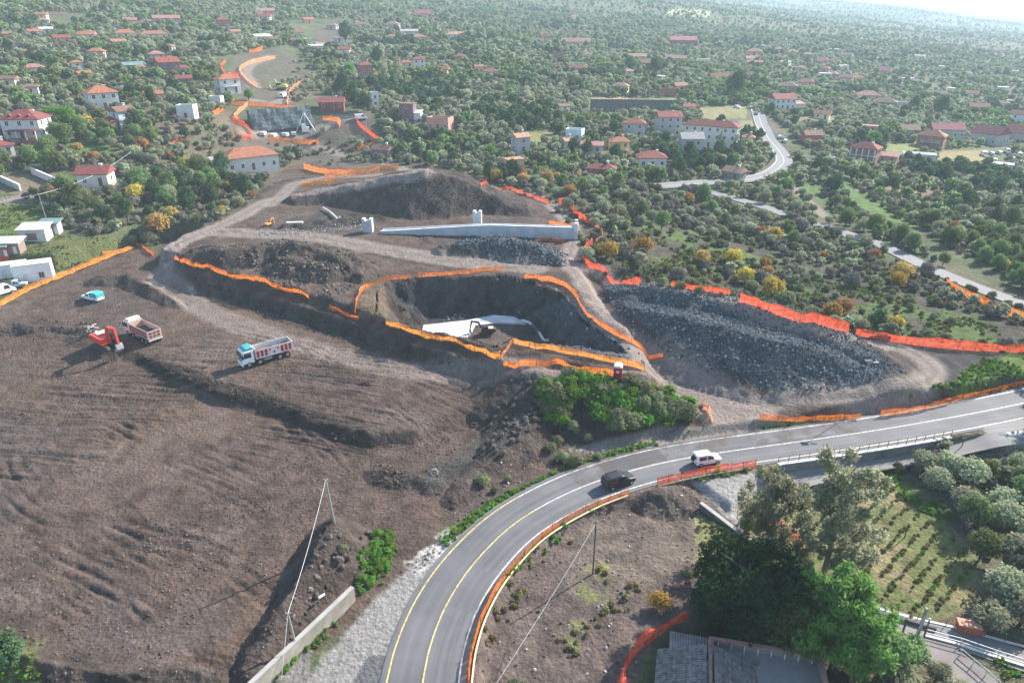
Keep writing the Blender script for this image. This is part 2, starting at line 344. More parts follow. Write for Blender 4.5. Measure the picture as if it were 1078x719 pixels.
# clearings
for pl, c in [([(735, 114), (786, 112), (786, 125), (738, 126)], (.20, .185, .09)), ([(778, 127), (792, 127), (794, 142), (780, 142)], (.20, .185, .09)), ([(622, 104), (660, 102), (662, 109), (624, 110)], (.28, .22, .12)),
              ([(668, 105), (715, 104), (712, 110), (665, 110)], (.20, .24, .07)), ([(558, 140), (582, 138), (580, 150), (556, 150)], (.17, .17, .06)),
              ([(-20, 218), (38, 214), (50, 236), (20, 262), (-20, 262)], (.085, .115, .035)), ([(10, 270), (60, 248), (95, 248), (140, 254), (60, 290), (-20, 318), (-20, 290)], (.09, .10, .04)),
              ([(60, 150), (105, 150), (160, 158), (70, 166)], (.085, .12, .038)), ([(925, 152), (975, 152), (990, 162), (930, 163)], (.18, .19, .07)), ([(840, 124), (880, 122), (882, 130), (840, 132)], (.17, .17, .08)),
              ([(990, 160), (1040, 158), (1045, 172), (985, 172)], (.22, .18, .09)), ([(110, -5), (140, -5), (140, 6), (100, 6)], (.09, .13, .04)), ([(285, 10), (330, 10), (330, 16), (250, 16)], (.13, .19, .06)),
              ([(395, 112), (420, 122), (400, 130)], (.13, .17, .06)), ([(490, 112), (545, 112), (520, 122)], (.17, .22, .06)), ([(1, 185), (60, 184), (85, 200), (40, 206), (0, 204)], (.16, .125, .09)),
              ([(705, 8), (750, 12), (745, 18), (700, 16)], (.3, .3, .16))]:
    paint(pmask(pl, 2, 3), c, .25)
# far part of the works: bare earth roads
for pl in [[(200, 150), (270, 132), (330, 128), (390, 120), (400, 150), (420, 172), (330, 180), (300, 160), (240, 158)], [(330, 32), (366, 30), (368, 48), (340, 52)]]:
    paint(pmask(pl, 3, 5) * .85, (.10, .08, .068), .3)
paint(pmask([(246, 60), (300, 48), (338, 84), (312, 116), (262, 112), (240, 92)], 3, 5) * .75, (.11, .092, .072), .4)
# ---- the building site
SITE = [(-60, 352), (0, 322), (60, 294), (100, 276), (135, 260), (165, 264), (176, 250), (222, 235), (262, 215), (284, 188), (305, 176), (330, 172), (380, 178), (440, 172), (500, 184), (522, 194), (585, 214), (636, 246), (622, 258), (616, 275), (640, 294), (700, 297), (765, 309), (890, 347), (1000, 366), (1100, 374), (1100, 396), (1000, 420), (930, 432), (800, 444), (780, 458), (740, 474), (640, 486), (580, 506), (520, 542), (468, 585), (380, 650), (340, 680), (270, 735), (-60, 735)]
site = pmask(SITE, 4, 5)
SOIL = (.082, .058, .047)
paint(site, SOIL, .55, n3)
paint(site * sstep(.48, .7, n1), (.100, .068, .049), .3)
paint(site * sstep(.5, .62, fbm(Xf, Yf, 17, 4, 91)) * .55, (.078, .064, .060), .4)
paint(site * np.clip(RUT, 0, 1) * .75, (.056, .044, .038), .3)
paint(site * sstep(.6, .75, fbm(Xf, Yf, 11, 3, 93)) * .6, (.118, .090, .075), .3)
paint(site * np.clip(ROUGH_ := ROUGH * 1.3, 0, .8), (.064, .051, .044), .7)
# dark scarp strip, painted shade on terrace faces, dark tipped earth, stony bank
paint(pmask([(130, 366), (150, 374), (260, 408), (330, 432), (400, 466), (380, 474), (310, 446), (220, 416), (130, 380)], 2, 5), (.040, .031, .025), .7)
paint(pmask([(195, 290), (300, 322), (400, 352), (515, 384), (490, 392), (390, 366), (280, 336), (200, 304)], 2, 5), (.056, .047, .042), .6)  # shade of the terrace faces put into the ground colour
paint(pmask([(540, 398), (575, 400), (560, 440), (520, 480), (460, 520), (440, 500), (500, 470)], 4, 8), (.052, .048, .043), .6)
paint(pmask([(300, 232), (380, 212), (440, 182), (480, 188), (545, 212), (520, 224), (420, 224), (380, 240)], 3, 5), (.056, .046, .041), .7)
paint(pmask([(205, 262), (300, 250), (372, 262), (394, 292), (360, 320), (330, 306), (260, 288)], 4, 6) * .8, (.078, .061, .049), .7)
paint(pmask([(408, 298), (540, 288), (600, 318), (570, 345), (440, 340)], 3, 4), (.046, .045, .044), .7)
paint(pmask([(560, 330), (600, 312), (660, 360), (690, 385), (600, 366)], 3, 4), (.070, .075, .078), .4)
paint(pmask([(376, 332), (386, 300), (402, 294), (410, 338)], 3, 4), (.105, .080, .056), .5)
paint(pmask([(632, 300), (700, 294), (780, 314), (880, 346), (958, 392), (880, 410), (800, 408), (740, 378), (690, 352)], 2, 3), (.066, .077, .084), .6)
paint(pmask([(470, 256), (530, 246), (598, 268), (596, 280), (540, 276)], 2, 3), (.075, .08, .084), .5)
paint(pmask([(895, 352), (1000, 368), (1060, 374), (1020, 408), (990, 402), (975, 372)], 4, 5), (.048, .045, .043), .5)
paint(pmask([(1030, 372), (1100, 374), (1100, 392), (1000, 418), (1010, 398)], 4, 7) * sstep(.42, .55, n2), (.09, .13, .035), .4)
paint(pmask([(0, 662), (45, 672), (40, 740), (-60, 740), (-60, 660)], 6, 8), (.10, .10, .045), .5)
# pale rutted dirt tracks
TRACKS = [([(168, 300), (176, 272), (200, 251), (250, 229), (290, 210), (340, 200), (400, 188), (445, 181)], 5.5, .9), ([(284, 216), (300, 203), (312, 193), (340, 188), (400, 184)], 4, .8),
          ([(170, 285), (200, 318), (280, 352), (400, 385), (470, 394), (535, 388), (600, 392)], 5.5, .55), ([(225, 244), (270, 246), (330, 250), (400, 262), (480, 275), (560, 283)], 7, .75),
          ([(520, 197), (562, 206), (594, 228), (604, 250), (598, 274), (612, 292), (640, 330), (690, 376), (742, 412), (785, 445)], 4.2, .95),
          ([(770, 440), (830, 417), (900, 417), (960, 406), (984, 392), (966, 374), (930, 363), (880, 350), (800, 326), (700, 300), (640, 292), (610, 280)], 3.8, .9), ([(690, 385), (750, 425), (790, 452)], 11, .7),
          ([(610, 395), (680, 400), (740, 425)], 3, .6), ([(330, 470), (480, 455)], 0.1, 0)]
for px, w, a in TRACKS[:-1]:
    k, wl = lmask(px, w, .9, 1.4); paint(k * min(1, a * 1.1), (.205, .170, .148), .16, n3); ROUGH *= (1 - k)
    k2, _ = lmask(px, w * .22, .35, .5); paint(k2 * a * .55, (.125, .102, .088), .2, n3)
for px, w in [([(284, 60), (264, 68), (258, 78), (268, 92)], 6), ([(320, 86), (300, 92), (302, 104), (285, 110), (268, 106)], 6), ([(258, 140), (300, 141), (340, 133), (356, 125), (374, 122)], 5), ([(-20, 216), (40, 207), (100, 203), (130, 198)], 5), ([(835, 196), (850, 212), (868, 228)], 4), ([(640, 292), (690, 299)], 3), ([(420, 8), (470, 2), (500, -4)], 12), ([(330, 152), (420, 176), (440, 180)], 5)]:
    k, _ = lmask(px, w, .8, 1); paint(k * .9, (.21, .175, .15), .2)
# plot below the road, verge grass, pale gravel apron, terraces by the lane
paint(pmask([(470, 740), (486, 690), (510, 625), (545, 580), (590, 545), (650, 512), (735, 508), (795, 560), (770, 620), (725, 650), (690, 665), (655, 740)], 3, 3), (.105, .080, .068), .5)
paint(pmask([(600, 560), (700, 520), (760, 560), (720, 600), (640, 640), (600, 640)], 5, 10) * .6, (.13, .105, .082), .5)
paint(pmask([(735, 545), (790, 560), (775, 612), (735, 600)], 5, 8), (.17, .17, .075), .4)
paint(pmask([(612, 600), (640, 590), (640, 640), (605, 690), (590, 690)], 4, 8) * sstep(.45, .6, n3), (.13, .13, .055), .4)
paint(pmask([(462, 562), (520, 528), (580, 500), (650, 474), (690, 464), (685, 472), (620, 490), (560, 516), (500, 548), (470, 575)], 2, 3), (.085, .135, .03), .4)
paint(pmask([(600, 474), (700, 448), (770, 452), (760, 466), (640, 478)], 3, 3), (.21, .18, .15), .3)
paint(pmask([(800, 448), (905, 440), (1000, 426), (1090, 404), (1090, 412), (1000, 434), (900, 447), (800, 458)], 2, 3), (.07, .10, .03), .4)
paint(pmask([(335, 700), (290, 760), (420, 760), (428, 660), (455, 600), (500, 558), (478, 566), (440, 590), (385, 640)], 3, 4), (.215, .205, .19), .08)
paint(pmask([(366, 725), (388, 690), (420, 690), (412, 725)], 1, 1), (.11, .11, .11), .15)
paint(pmask([(268, 730), (300, 690), (330, 680), (322, 730)], 2, 3), (.16, .15, .14), .3)
paint(pmask([(425, 590), (470, 560), (480, 568), (430, 610)], 2, 4) * sstep(.4, .55, n3), (.36, .345, .32), .3)
# vineyard, olive yard, concrete lanes at the lower right
paint(pmask([(800, 515), (880, 500), (925, 498), (985, 540), (1030, 590), (1020, 640), (960, 660), (880, 640), (820, 600)], 3, 3), (.200, .172, .088), .35)
paint(pmask([(800, 515), (880, 500), (925, 498), (985, 540), (1030, 590), (1020, 640), (960, 660), (880, 640), (820, 600)], 3, 3) * sstep(.5, .62, n2), (.12, .13, .05), .4)
paint(pmask([(908, 492), (930, 492), (1000, 540), (990, 552), (960, 530)], 2, 3), (.08, .14, .03), .4)
paint(pmask([(935, 492), (985, 485), (1000, 476), (1100, 478), (1100, 735), (1010, 735), (1035, 600), (1010, 556)], 4, 6), (.100, .098, .062), .5)
paint(pmask([(1000, 480), (1078, 470), (1078, 490), (1000, 486)], 2, 3), (.22, .20, .13), .3)
paint(pmask([(1030, 462), (1100, 448), (1100, 466), (1025, 470)], 1.5, 3), (.40, .39, .37), .3, n3)
paint(pmask([(720, 735), (690, 680), (740, 640), (800, 600), (880, 650), (900, 735)], 5, 5), (.055, .060, .035), .5)
paint(pmask([(728, 508), (800, 496), (812, 520), (778, 556), (760, 540)], 2, 2), (.25, .24, .225), .2)
col = np.clip(col, .01, .8)

i, j = np.meshgrid(np.arange(NR - 1), np.arange(NA - 1), indexing='ij')
q = np.stack([i * NA + j, i * NA + j + 1, (i + 1) * NA + j + 1, (i + 1) * NA + j], -1).reshape(-1, 4)[:, ::-1]
gm, t = newmat("ground_earth"); N = t.nodes.new; L = t.links.new
o = N("ShaderNodeOutputMaterial"); b = N("ShaderNodeBsdfPrincipled"); L(b.outputs[0], o.inputs[0]); b.inputs["Roughness"].default_value = .95; b.inputs["Specular IOR Level"].default_value = .1
at = N("ShaderNodeAttribute"); at.attribute_name = "base"; rf = N("ShaderNodeAttribute"); rf.attribute_name = "rough"
tc = N("ShaderNodeTexCoord"); na = N("ShaderNodeTexNoise"); na.inputs["Scale"].default_value = 1.7; na.inputs["Detail"].default_value = 8; na.inputs["Roughness"].default_value = .7; L(tc.outputs["Object"], na.inputs[0])
vo = N("ShaderNodeTexVoronoi"); vo.inputs["Scale"].default_value = 2.4; L(tc.outputs["Object"], vo.inputs["Vector"])
mr = N("ShaderNodeMapRange"); mr.inputs[1].default_value = .3; mr.inputs[2].default_value = .7; mr.inputs[3].default_value = .62; mr.inputs[4].default_value = 1.38; L(na.outputs["Fac"], mr.inputs[0])
mul = N("ShaderNodeVectorMath"); mul.operation = 'SCALE'; L(at.outputs["Color"], mul.inputs[0]); L(mr.outputs[0], mul.inputs["Scale"]); L(mul.outputs[0], b.inputs["Base Color"])
ad = N("ShaderNodeMath"); ad.operation = 'MULTIPLY_ADD'; L(vo.outputs["Distance"], ad.inputs[0]); ad.inputs[1].default_value = .35; L(na.outputs["Fac"], ad.inputs[2])
bp = N("ShaderNodeBump"); bp.inputs["Strength"].default_value = .9; L(ad.outputs[0], bp.inputs["Height"])
bd = N("ShaderNodeMath"); bd.operation = 'MULTIPLY_ADD'; L(rf.outputs["Fac"], bd.inputs[0]); bd.inputs[1].default_value = .5; bd.inputs[2].default_value = .34; L(bd.outputs[0], bp.inputs["Distance"]); L(bp.outputs[0], b.inputs["Normal"])
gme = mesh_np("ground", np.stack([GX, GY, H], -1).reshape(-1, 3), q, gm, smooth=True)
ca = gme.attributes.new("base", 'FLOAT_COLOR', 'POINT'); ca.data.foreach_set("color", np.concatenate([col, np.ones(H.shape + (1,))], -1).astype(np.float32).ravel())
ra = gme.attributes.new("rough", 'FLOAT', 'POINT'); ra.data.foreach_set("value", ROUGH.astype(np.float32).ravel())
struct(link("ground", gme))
del col, n1, n2, n3, n4, q, PX, PY, DEP

# ================================================================ ROADS
def roadmat(name, c, streak=.12):
    m, t = newmat(name); N = t.nodes.new; L = t.links.new
    o = N("ShaderNodeOutputMaterial"); b = N("ShaderNodeBsdfPrincipled"); L(b.outputs[0], o.inputs[0]); b.inputs["Roughness"].default_value = .8; b.inputs["Specular IOR Level"].default_value = .25
    uv = N("ShaderNodeAttribute"); uv.attribute_name = "along"; n = N("ShaderNodeTexNoise"); n.inputs["Scale"].default_value = 1; n.inputs["Detail"].default_value = 4
    mp = N("ShaderNodeMapping"); mp.inputs["Scale"].default_value = (.03, 1.4, 1); L(uv.outputs["Vector"], mp.inputs[0]); L(mp.outputs[0], n.inputs[0])
    tc = N("ShaderNodeTexCoord"); n2 = N("ShaderNodeTexNoise"); n2.inputs["Scale"].default_value = .16; n2.inputs["Detail"].default_value = 12; n2.inputs["Roughness"].default_value = .65; L(tc.outputs["Object"], n2.inputs[0])
    a = N("ShaderNodeMath"); a.operation = 'ADD'; L(n.outputs["Fac"], a.inputs[0]); L(n2.outputs["Fac"], a.inputs[1])
    mr = N("ShaderNodeMapRange"); mr.inputs[1].default_value = .7; mr.inputs[2].default_value = 1.3; mr.inputs[3].default_value = 1 - streak * 1.6; mr.inputs[4].default_value = 1 + streak * 1.6; L(a.outputs[0], mr.inputs[0])
    sc = N("ShaderNodeVectorMath"); sc.operation = 'SCALE'; sc.inputs[0].default_value = c; L(mr.outputs[0], sc.inputs["Scale"]); L(sc.outputs[0], b.inputs["Base Color"]); return m
def strip(name, ctr, off0, off1, dz, m, step=1.0, cross=4, lift=0, flat=None):
    c = resample(ctr[:, :2], step); d = np.gradient(c, axis=0); d /= np.linalg.norm(d, axis=1)[:, None] + 1e-9
    nrm = np.stack([-d[:, 1], d[:, 0]], -1); o = np.linspace(off0, off1, cross)
    xy = c[:, None, :] + nrm[:, None, :] * o[None, :, None]
    z = np.full(xy.shape[:2], flat) if flat is not None else hgt(xy[..., 0], xy[..., 1])
    if lift and flat is None:
        z = np.maximum(z, z.mean(1, keepdims=True)); k = np.ones(9) / 9; zz = np.pad(z, ((4, 4), (0, 0)), 'edge'); z = np.maximum(np.stack([np.convolve(zz[:, i], k, 'valid') for i in range(cross)], 1), z) + lift
    V = np.concatenate([xy, (z + dz)[..., None]], -1).reshape(-1, 3); n = len(c)
    i, j = np.meshgrid(np.arange(n - 1), np.arange(cross - 1), indexing='ij')
    f = np.stack([i * cross + j, i * cross + j + 1, (i + 1) * cross + j + 1, (i + 1) * cross + j], -1).reshape(-1, 4)
    me = mesh_np(name, V, f, m, smooth=True)
    a = me.attributes.new("along", 'FLOAT_VECTOR', 'POINT')
    al = np.zeros((n, cross, 3)); al[..., 0] = (np.arange(n) * step)[:, None]; al[..., 1] = o[None, :]; a.data.foreach_set("vector", al.astype(np.float32).ravel())
    return struct(link(name, me))
asphalt = roadmat("asphalt", (.112, .112, .116), .2); grey_conc = roadmat("lane_concrete", (.17, .165, .158), .15); pale_asph = roadmat("old_asphalt", (.16, .16, .165), .1)
line_m = mat("road_paint", (.50, .49, .45), .6, .45, 3.5)
mainroad = road
strip("road", mainroad, -3.9, 3.9, .03, asphalt, 1.0, 7, flat=0.03)
yellow_m = mat("road_paint_yellow", (.50, .39, .14), .6, .5, 3.5)
nsp = int(np.argmin(np.hypot(*(mainroad - P(560, 540, 0.0)).T)))
for nm, a, mm in (("road_edge_line", 3.25, yellow_m), ("road_centre_line", .0, yellow_m), ("road_edge_line", -3.25, line_m)):
    strip(nm, mainroad[:nsp + 1], a - .075, a + .075, .035, mm, 1.0, 2, flat=.035); strip(nm, mainroad[nsp:], a - .075, a + .075, .035, line_m, 1.0, 2, flat=.035)
# patched and stained asphalt
for px, o0, o1, c in (([(470, 640), (500, 594)], -3.0, -.3, .105), ([(640, 503), (700, 487)], .3, 3.1, .075), ([(900, 456), (960, 447)], -3.1, -.2, .115)):
    i0, i1 = sorted(int(np.argmin(np.hypot(*(mainroad - P(*q, 0.)).T))) for q in px); strip("asphalt_patch", mainroad[i0:i1 + 1], o0, o1, .0325, roadmat("asphalt_patch_%d" % int(c * 1000), (c, c, c * 1.04), .14), 1.0, 3, flat=.0325)
mm_, t = newmat("dragged_mud"); N = t.nodes.new; L = t.links.new; o = N("ShaderNodeOutputMaterial"); b = N("ShaderNodeBsdfDiffuse"); b.inputs[0].default_value = (.17, .14, .12, 1); tp = N("ShaderNodeBsdfTransparent"); mx = N("ShaderNodeMixShader"); tc = N("ShaderNodeTexCoord"); n = N("ShaderNodeTexNoise"); n.inputs["Scale"].default_value = .35; n.inputs["Detail"].default_value = 10; n.inputs["Roughness"].default_value = .7
L(tc.outputs["Object"], n.inputs[0]); mr = N("ShaderNodeMapRange"); mr.inputs[1].default_value = .46; mr.inputs[2].default_value = .68; mr.inputs[4].default_value = .75; L(n.outputs["Fac"], mr.inputs[0]); L(mr.outputs[0], mx.inputs[0]); L(tp.outputs[0], mx.inputs[1]); L(b.outputs[0], mx.inputs[2]); L(mx.outputs[0], o.inputs[0])
i0, i1 = sorted(int(np.argmin(np.hypot(*(mainroad - P(*q, 0.)).T))) for q in ((610, 515), (905, 456))); strip("road_mud", mainroad[i0:i1 + 1], .2, 3.88, .039, mm_, 1.0, 4, flat=.039)
lane = smooth_line(P(*np.array(LANE_PX, float).T, -2.2), 1.5)
strip("side_lane", lane, -2.3, 2.3, .05, grey_conc, 1.0, 3, lift=.01)
strip("service_road", smooth_line(GL([(1130, 342), (1078, 322), (1030, 304), (990, 288), (955, 272), (925, 258), (880, 243), (840, 231), (805, 219), (775, 210), (745, 202)])[:, :2], 2), -2.4, 2.4, .05, pale_asph, 2, 4, lift=.12)
far_road = smooth_line(GL([(690, 197), (715, 195.5), (745, 193), (785, 190), (812, 183), (825, 171), (819, 158), (808, 145), (801, 130), (795, 112)])[:, :2], 2)
strip("country_road", far_road, -3.3, 3.3, .05, pale_asph, 2, 5, lift=.15)
for a in (-2.8, 0, 2.8): strip("country_road_line", far_road, a - .1, a + .1, .07, line_m, 2, 2, lift=.15)
strip("concrete_lane", smooth_line(GL([(880, 634), (905, 642), (940, 652), (975, 664), (1020, 676), (1090, 700)])[:, :2], 1), -1.5, 1.5, .05, grey_conc, .6, 5, lift=.02)
strip("paved_yard", smooth_line(GL([(962, 672), (990, 690), (1015, 712), (1040, 735)])[:, :2], 1), -2.2, 2.2, .05, mat("yard_concrete", (.17, .15, .145), .85, .2, .6), .6, 5, lift=.02)

# ================================================================ HAZE
hv = MB().box(-16000, 16000, -16000, 16000, float(H.min()) - 1.5, max(float(H.max()) + 20, 190))
hm, t = newmat("haze_air"); o = t.nodes.new("ShaderNodeOutputMaterial"); v = t.nodes.new("ShaderNodeVolumePrincipled")
v.inputs["Color"].default_value = (.74, .92, 1.0, 1); v.inputs["Density"].default_value = HAZE; v.inputs["Anisotropy"].default_value = -.05
t.links.new(v.outputs[0], o.inputs["Volume"])
hz = hv.build("haze", hm); hz["kind"] = "stuff"

# ================================================================ BUILDINGS
WM = {k: mat("wall_" + k, c, .85, .10, .8) for k, c in dict(white=(.54, .525, .50), cream=(.66, .56, .42), grey=(.36, .36, .35), pale=(.56, .54, .50), pink=(.52, .25, .20), peach=(.60, .36, .22), brick=(.28, .11, .08), darkred=(.22, .05, .05), yellow=(.62, .42, .16), blue=(.50, .56, .60), brown=(.22, .16, .13), stone=(.20, .19, .18), red=(.42, .07, .06), teal=(.12, .22, .22), mauve=(.20, .11, .13)).items()}
def roofmat(name, c):
    m, t = newmat(name); N = t.nodes.new; L = t.links.new
    o = N("ShaderNodeOutputMaterial"); b = N("ShaderNodeBsdfPrincipled"); L(b.outputs[0], o.inputs[0]); b.inputs["Roughness"].default_value = .8; b.inputs["Specular IOR Level"].default_value = .2
    tc = N("ShaderNodeTexCoord"); n = N("ShaderNodeTexNoise"); n.inputs["Scale"].default_value = .9; n.inputs["Detail"].default_value = 9; n.inputs["Roughness"].default_value = .7; L(tc.outputs["Object"], n.inputs[0])
    mr = N("ShaderNodeMapRange"); mr.inputs[1].default_value = .3; mr.inputs[2].default_value = .7; mr.inputs[3].default_value = .65; mr.inputs[4].default_value = 1.3; L(n.outputs["Fac"], mr.inputs[0])
    sc = N("ShaderNodeVectorMath"); sc.operation = 'SCALE'; sc.inputs[0].default_value = c; L(mr.outputs[0], sc.inputs["Scale"]); L(sc.outputs[0], b.inputs["Base Color"])
    w = N("ShaderNodeTexWave"); w.inputs["Scale"].default_value = 1.6; w.bands_direction = 'X'; L(tc.outputs["Object"], w.inputs[0]); bp = N("ShaderNodeBump"); bp.inputs["Distance"].default_value = .08; L(w.outputs["Fac"], bp.inputs["Height"]); L(bp.outputs[0], b.inputs["Normal"]); return m
RM = {k: roofmat("roof_" + k, c) for k, c in dict(orange=(.34, .135, .075), red=(.25, .07, .055), dark=(.22, .06, .055), brown=(.20, .12, .09), pink=(.33, .165, .14), grey=(.32, .31, .31), white=(.58, .57, .55), peach=(.42, .24, .16), teal=(.16, .25, .25), maroon=(.25, .06, .075)).items()}
glass = mat("window_glass", (.03, .035, .04), .15, .1, 1, spec=.6); frame_m = mat("window_frame", (.62, .60, .56), .6); door_m = mat("door_wood", (.14, .08, .05), .6); conc = mat("concrete", (.30, .29, .27), .9, .15, .7)
white_p = mat("white_paint", (.70, .70, .68), .5, .08, 2)
_wf = MB(); _wf.box(-.55, .55, -.06, .03, .62, .70).box(-.55, .55, -.06, .03, -.70, -.62).box(-.55, -.47, -.06, .03, -.62, .62).box(.47, .55, -.06, .03, -.62, .62).box(-.03, .03, -.05, .03, -.62, .62)
ME_WF = _wf.mesh("window_frame", frame_m); ME_WP = MB().box(-.47, .47, -.025, .02, -.62, .62).mesh("window_pane", glass)
ME_WIN = MB().box(-.55, .55, -.03, .03, -.7, .7, 0).box(-.45, .45, -.04, .02, -.6, .6, 1).mesh("window", [frame_m, glass])
ME_DOOR = MB().box(-.5, .5, -.05, .03, 0, 2.1).box(-.6, .6, -.03, .03, 2.1, 2.2).mesh("door", door_m)
HOUSES = []                                             # footprints kept clear of trees
def roof_mesh(kind, w, d, h, over=.5, pitch=.52):
    b = MB(); W2, D2 = w / 2 + over, d / 2 + over; t = .18
    if kind in ("flat", "parapet"):
        if kind == "flat": b.box(-W2 + .2, W2 - .2, -D2 + .2, D2 - .2, h + .003, h + .25)
        else:
            b.box(-w / 2 + .25, w / 2 - .25, -d / 2 + .25, d / 2 - .25, h + .003, h + .08)
        return b
    if kind == "shed":
        r = d * .21
        V = [(-W2, -D2, h + .01), (W2, -D2, h + .01), (W2, D2, h + r), (-W2, D2, h + r)]
        return b.add([(x, y, z) for x, y, z in V] + [(x, y, z + t) for x, y, z in V], [(3, 2, 1, 0), (4, 5, 6, 7), (0, 1, 5, 4), (1, 2, 6, 5), (2, 3, 7, 6), (3, 0, 4, 7)])
    r = min(w, d) / 2 * pitch * 1.15; e = h - .08
    if w >= d: rx = (W2 - D2 if kind == "hip" else W2); A, B = (-rx, 0), (rx, 0)
    else: rx = (D2 - W2 if kind == "hip" else D2); A, B = (0, -rx), (0, rx)
    lo = [(-W2, -D2), (W2, -D2), (W2, D2), (-W2, D2)]
    V = [(x, y, e) for x, y in lo] + [(x, y, e + t) for x, y in lo] + [(A[0], A[1], e + t + r), (B[0], B[1], e + t + r)]
    Fc = [(3, 2, 1, 0), (0, 1, 5, 4), (1, 2, 6, 5), (2, 3, 7, 6), (3, 0, 4, 7)]
    if w >= d: Fc += [(4, 5, 9, 8), (6, 7, 8, 9), (5, 6, 9), (7, 4, 8)]
    else: Fc += [(5, 6, 9, 8), (7, 4, 8, 9), (4, 5, 8), (6, 7, 9)]
    return b.add(V, Fc)
def house(name, px, py, wpx, st, yaw, roof, wall, rcol, label, dr=.7, cat="house", group=None, porch=False, chimney=True, balcony=False, win=True, hst=2.75, wing=None, colonnade=False):
    g = G1(px, py); _, _, dep = project(*[np.array([v]) for v in g]); w = float(wpx * dep[0] / F); dep = dep[0]
    vd = Vector((g[0], g[1], 0)).normalized(); rz = math.atan2(-vd.x, vd.y) + math.radians(yaw)
    ext = abs(math.cos(math.radians(yaw))) + dr * abs(math.sin(math.radians(yaw))); w = max(3.2, w / ext); d = w * dr; h = st * hst
    g = g + np.array([vd.x, vd.y, 0]) * d * .45; z0 = float(hgt(g[0], g[1])); HOUSES.append((g[0], g[1], max(w, d) * .62))
    e = empty(name, (g[0], g[1], z0), rz, label, cat, group)
    b = MB()
    if roof == "parapet":
        b.box(-w / 2, w / 2, -d / 2, d / 2, -2.5, h)
        for a in ((-w / 2, w / 2, -d / 2, -d / 2 + .22), (-w / 2, w / 2, d / 2 - .22, d / 2), (-w / 2, -w / 2 + .22, -d / 2 + .22, d / 2 - .22), (w / 2 - .22, w / 2, -d / 2 + .22, d / 2 - .22)): b.box(*a, h, h + .8)
    elif roof == "gable":
        r = min(w, d) / 2 * .52 * 1.0
        if w >= d: b.add([(x, y, z) for x in (-w / 2, w / 2) for y, z in ((-d / 2, -2.5), (d / 2, -2.5), (d / 2, h), (0, h + r), (-d / 2, h))], [(0, 1, 2, 3, 4), (9, 8, 7, 6, 5), (0, 4, 9, 5), (1, 6, 7, 2), (0, 5, 6, 1)])
        else: b.add([(x, y, z) for y in (-d / 2, d / 2) for x, z in ((-w / 2, -2.5), (w / 2, -2.5), (w / 2, h), (0, h + r), (-w / 2, h))], [(0, 1, 2, 3, 4), (9, 8, 7, 6, 5), (0, 4, 9, 5), (1, 6, 7, 2), (0, 5, 6, 1)])
    elif roof == "shed":
        r = d * .21; b.add([(x, y, z) for x in (-w / 2, w / 2) for y, z in ((-d / 2, -2.5), (d / 2, -2.5), (d / 2, h + r - .02), (-d / 2, h - .02))], [(0, 1, 2, 3), (7, 6, 5, 4), (0, 3, 7, 4), (1, 5, 6, 2), (0, 4, 5, 1), (3, 2, 6, 7)])
    else: b.box(-w / 2, w / 2, -d / 2, d / 2, -2.5, h)
    b.build("wall", WM[wall], e)
    ro = roof_mesh(roof, w, d, h).build("roof", RM[rcol], e)
    detail = dep < 420
    if chimney and detail and roof in ("hip", "gable"):
        MB().box(-.35, .35, -.35, .35, 0, 1.9).box(-.45, .45, -.45, .45, 1.9, 2.05).build("chimney", WM["pale"], ro, (w * .2, d * .12, h + .2))
    if win and dep < 700:
        for s in range(st):
            zc = s * hst + 1.6
            for face in (0, 1, 2):
                L = w if face == 0 else d; n = max(1, int(L / (3.0 if detail else 4.2)))
                for k in range(n):
                    u = (k + .5) / n * L - L / 2
                    if face == 0 and s == 0 and k == n // 2:
                        link("door", ME_DOOR, e, (u, -d / 2 - .005, 0.02)); continue
                    loc, r = ((u, -d / 2 - .005, zc), 0) if face == 0 else (((-w / 2 - .005, u, zc), -math.pi / 2) if face == 1 else ((w / 2 + .005, u, zc), math.pi / 2))
                    if detail and face < 3:
                        f = link("window", ME_WP, e, loc, r); link("frame", ME_WF, f)
                    else: link("window", ME_WIN, e, loc, r)
    if porch:
        p = MB().box(-w * .3, w * .5, -d / 2 - 3.0, -d / 2 - .02, hst - .35, hst - .15); p.build("porch_roof", RM[rcol], e)
        for k in range(4): MB().box(-.15, .15, -.15, .15, -2, hst - .36).build("pillar", WM["white"], e, (-w * .28 + k * w * .255, -d / 2 - 2.8, 0))
        MB().box(-w * .3, w * .5, -d / 2 - 3.0, -d / 2 - .02, -2.2, .1).build("terrace", WM["brick"], e)
    if colonnade:
        for k in range(5): MB().box(-.22, .22, -.22, .22, -2.2, h - .1).build("pillar", WM["white"], e, (-w * .46 + k * w * .23, -d / 2 - .6, 0))
        MB().box(-w / 2, w / 2, -d / 2 - .9, -d / 2 - .01, hst - .1, hst + .15).build("balcony", WM["white"], e)
    if balcony:
        q = MB().box(-w * .35, w * .4, -d / 2 - 1.4, -d / 2 - .01, hst - .08, hst + .1).build("balcony", WM["white"], e)
        r = MB().box(-w * .35, w * .4, -d / 2 - 1.4, -d / 2 - 1.34, hst + .95, hst + 1.02)
        for k in range(8): r.box(-w * .35 + k * w * .75 / 7.02, -w * .35 + k * w * .75 / 7.02 + .05, -d / 2 - 1.4, -d / 2 - 1.34, hst + .1, hst + .95)
        r.build("railing", frame_m, q)
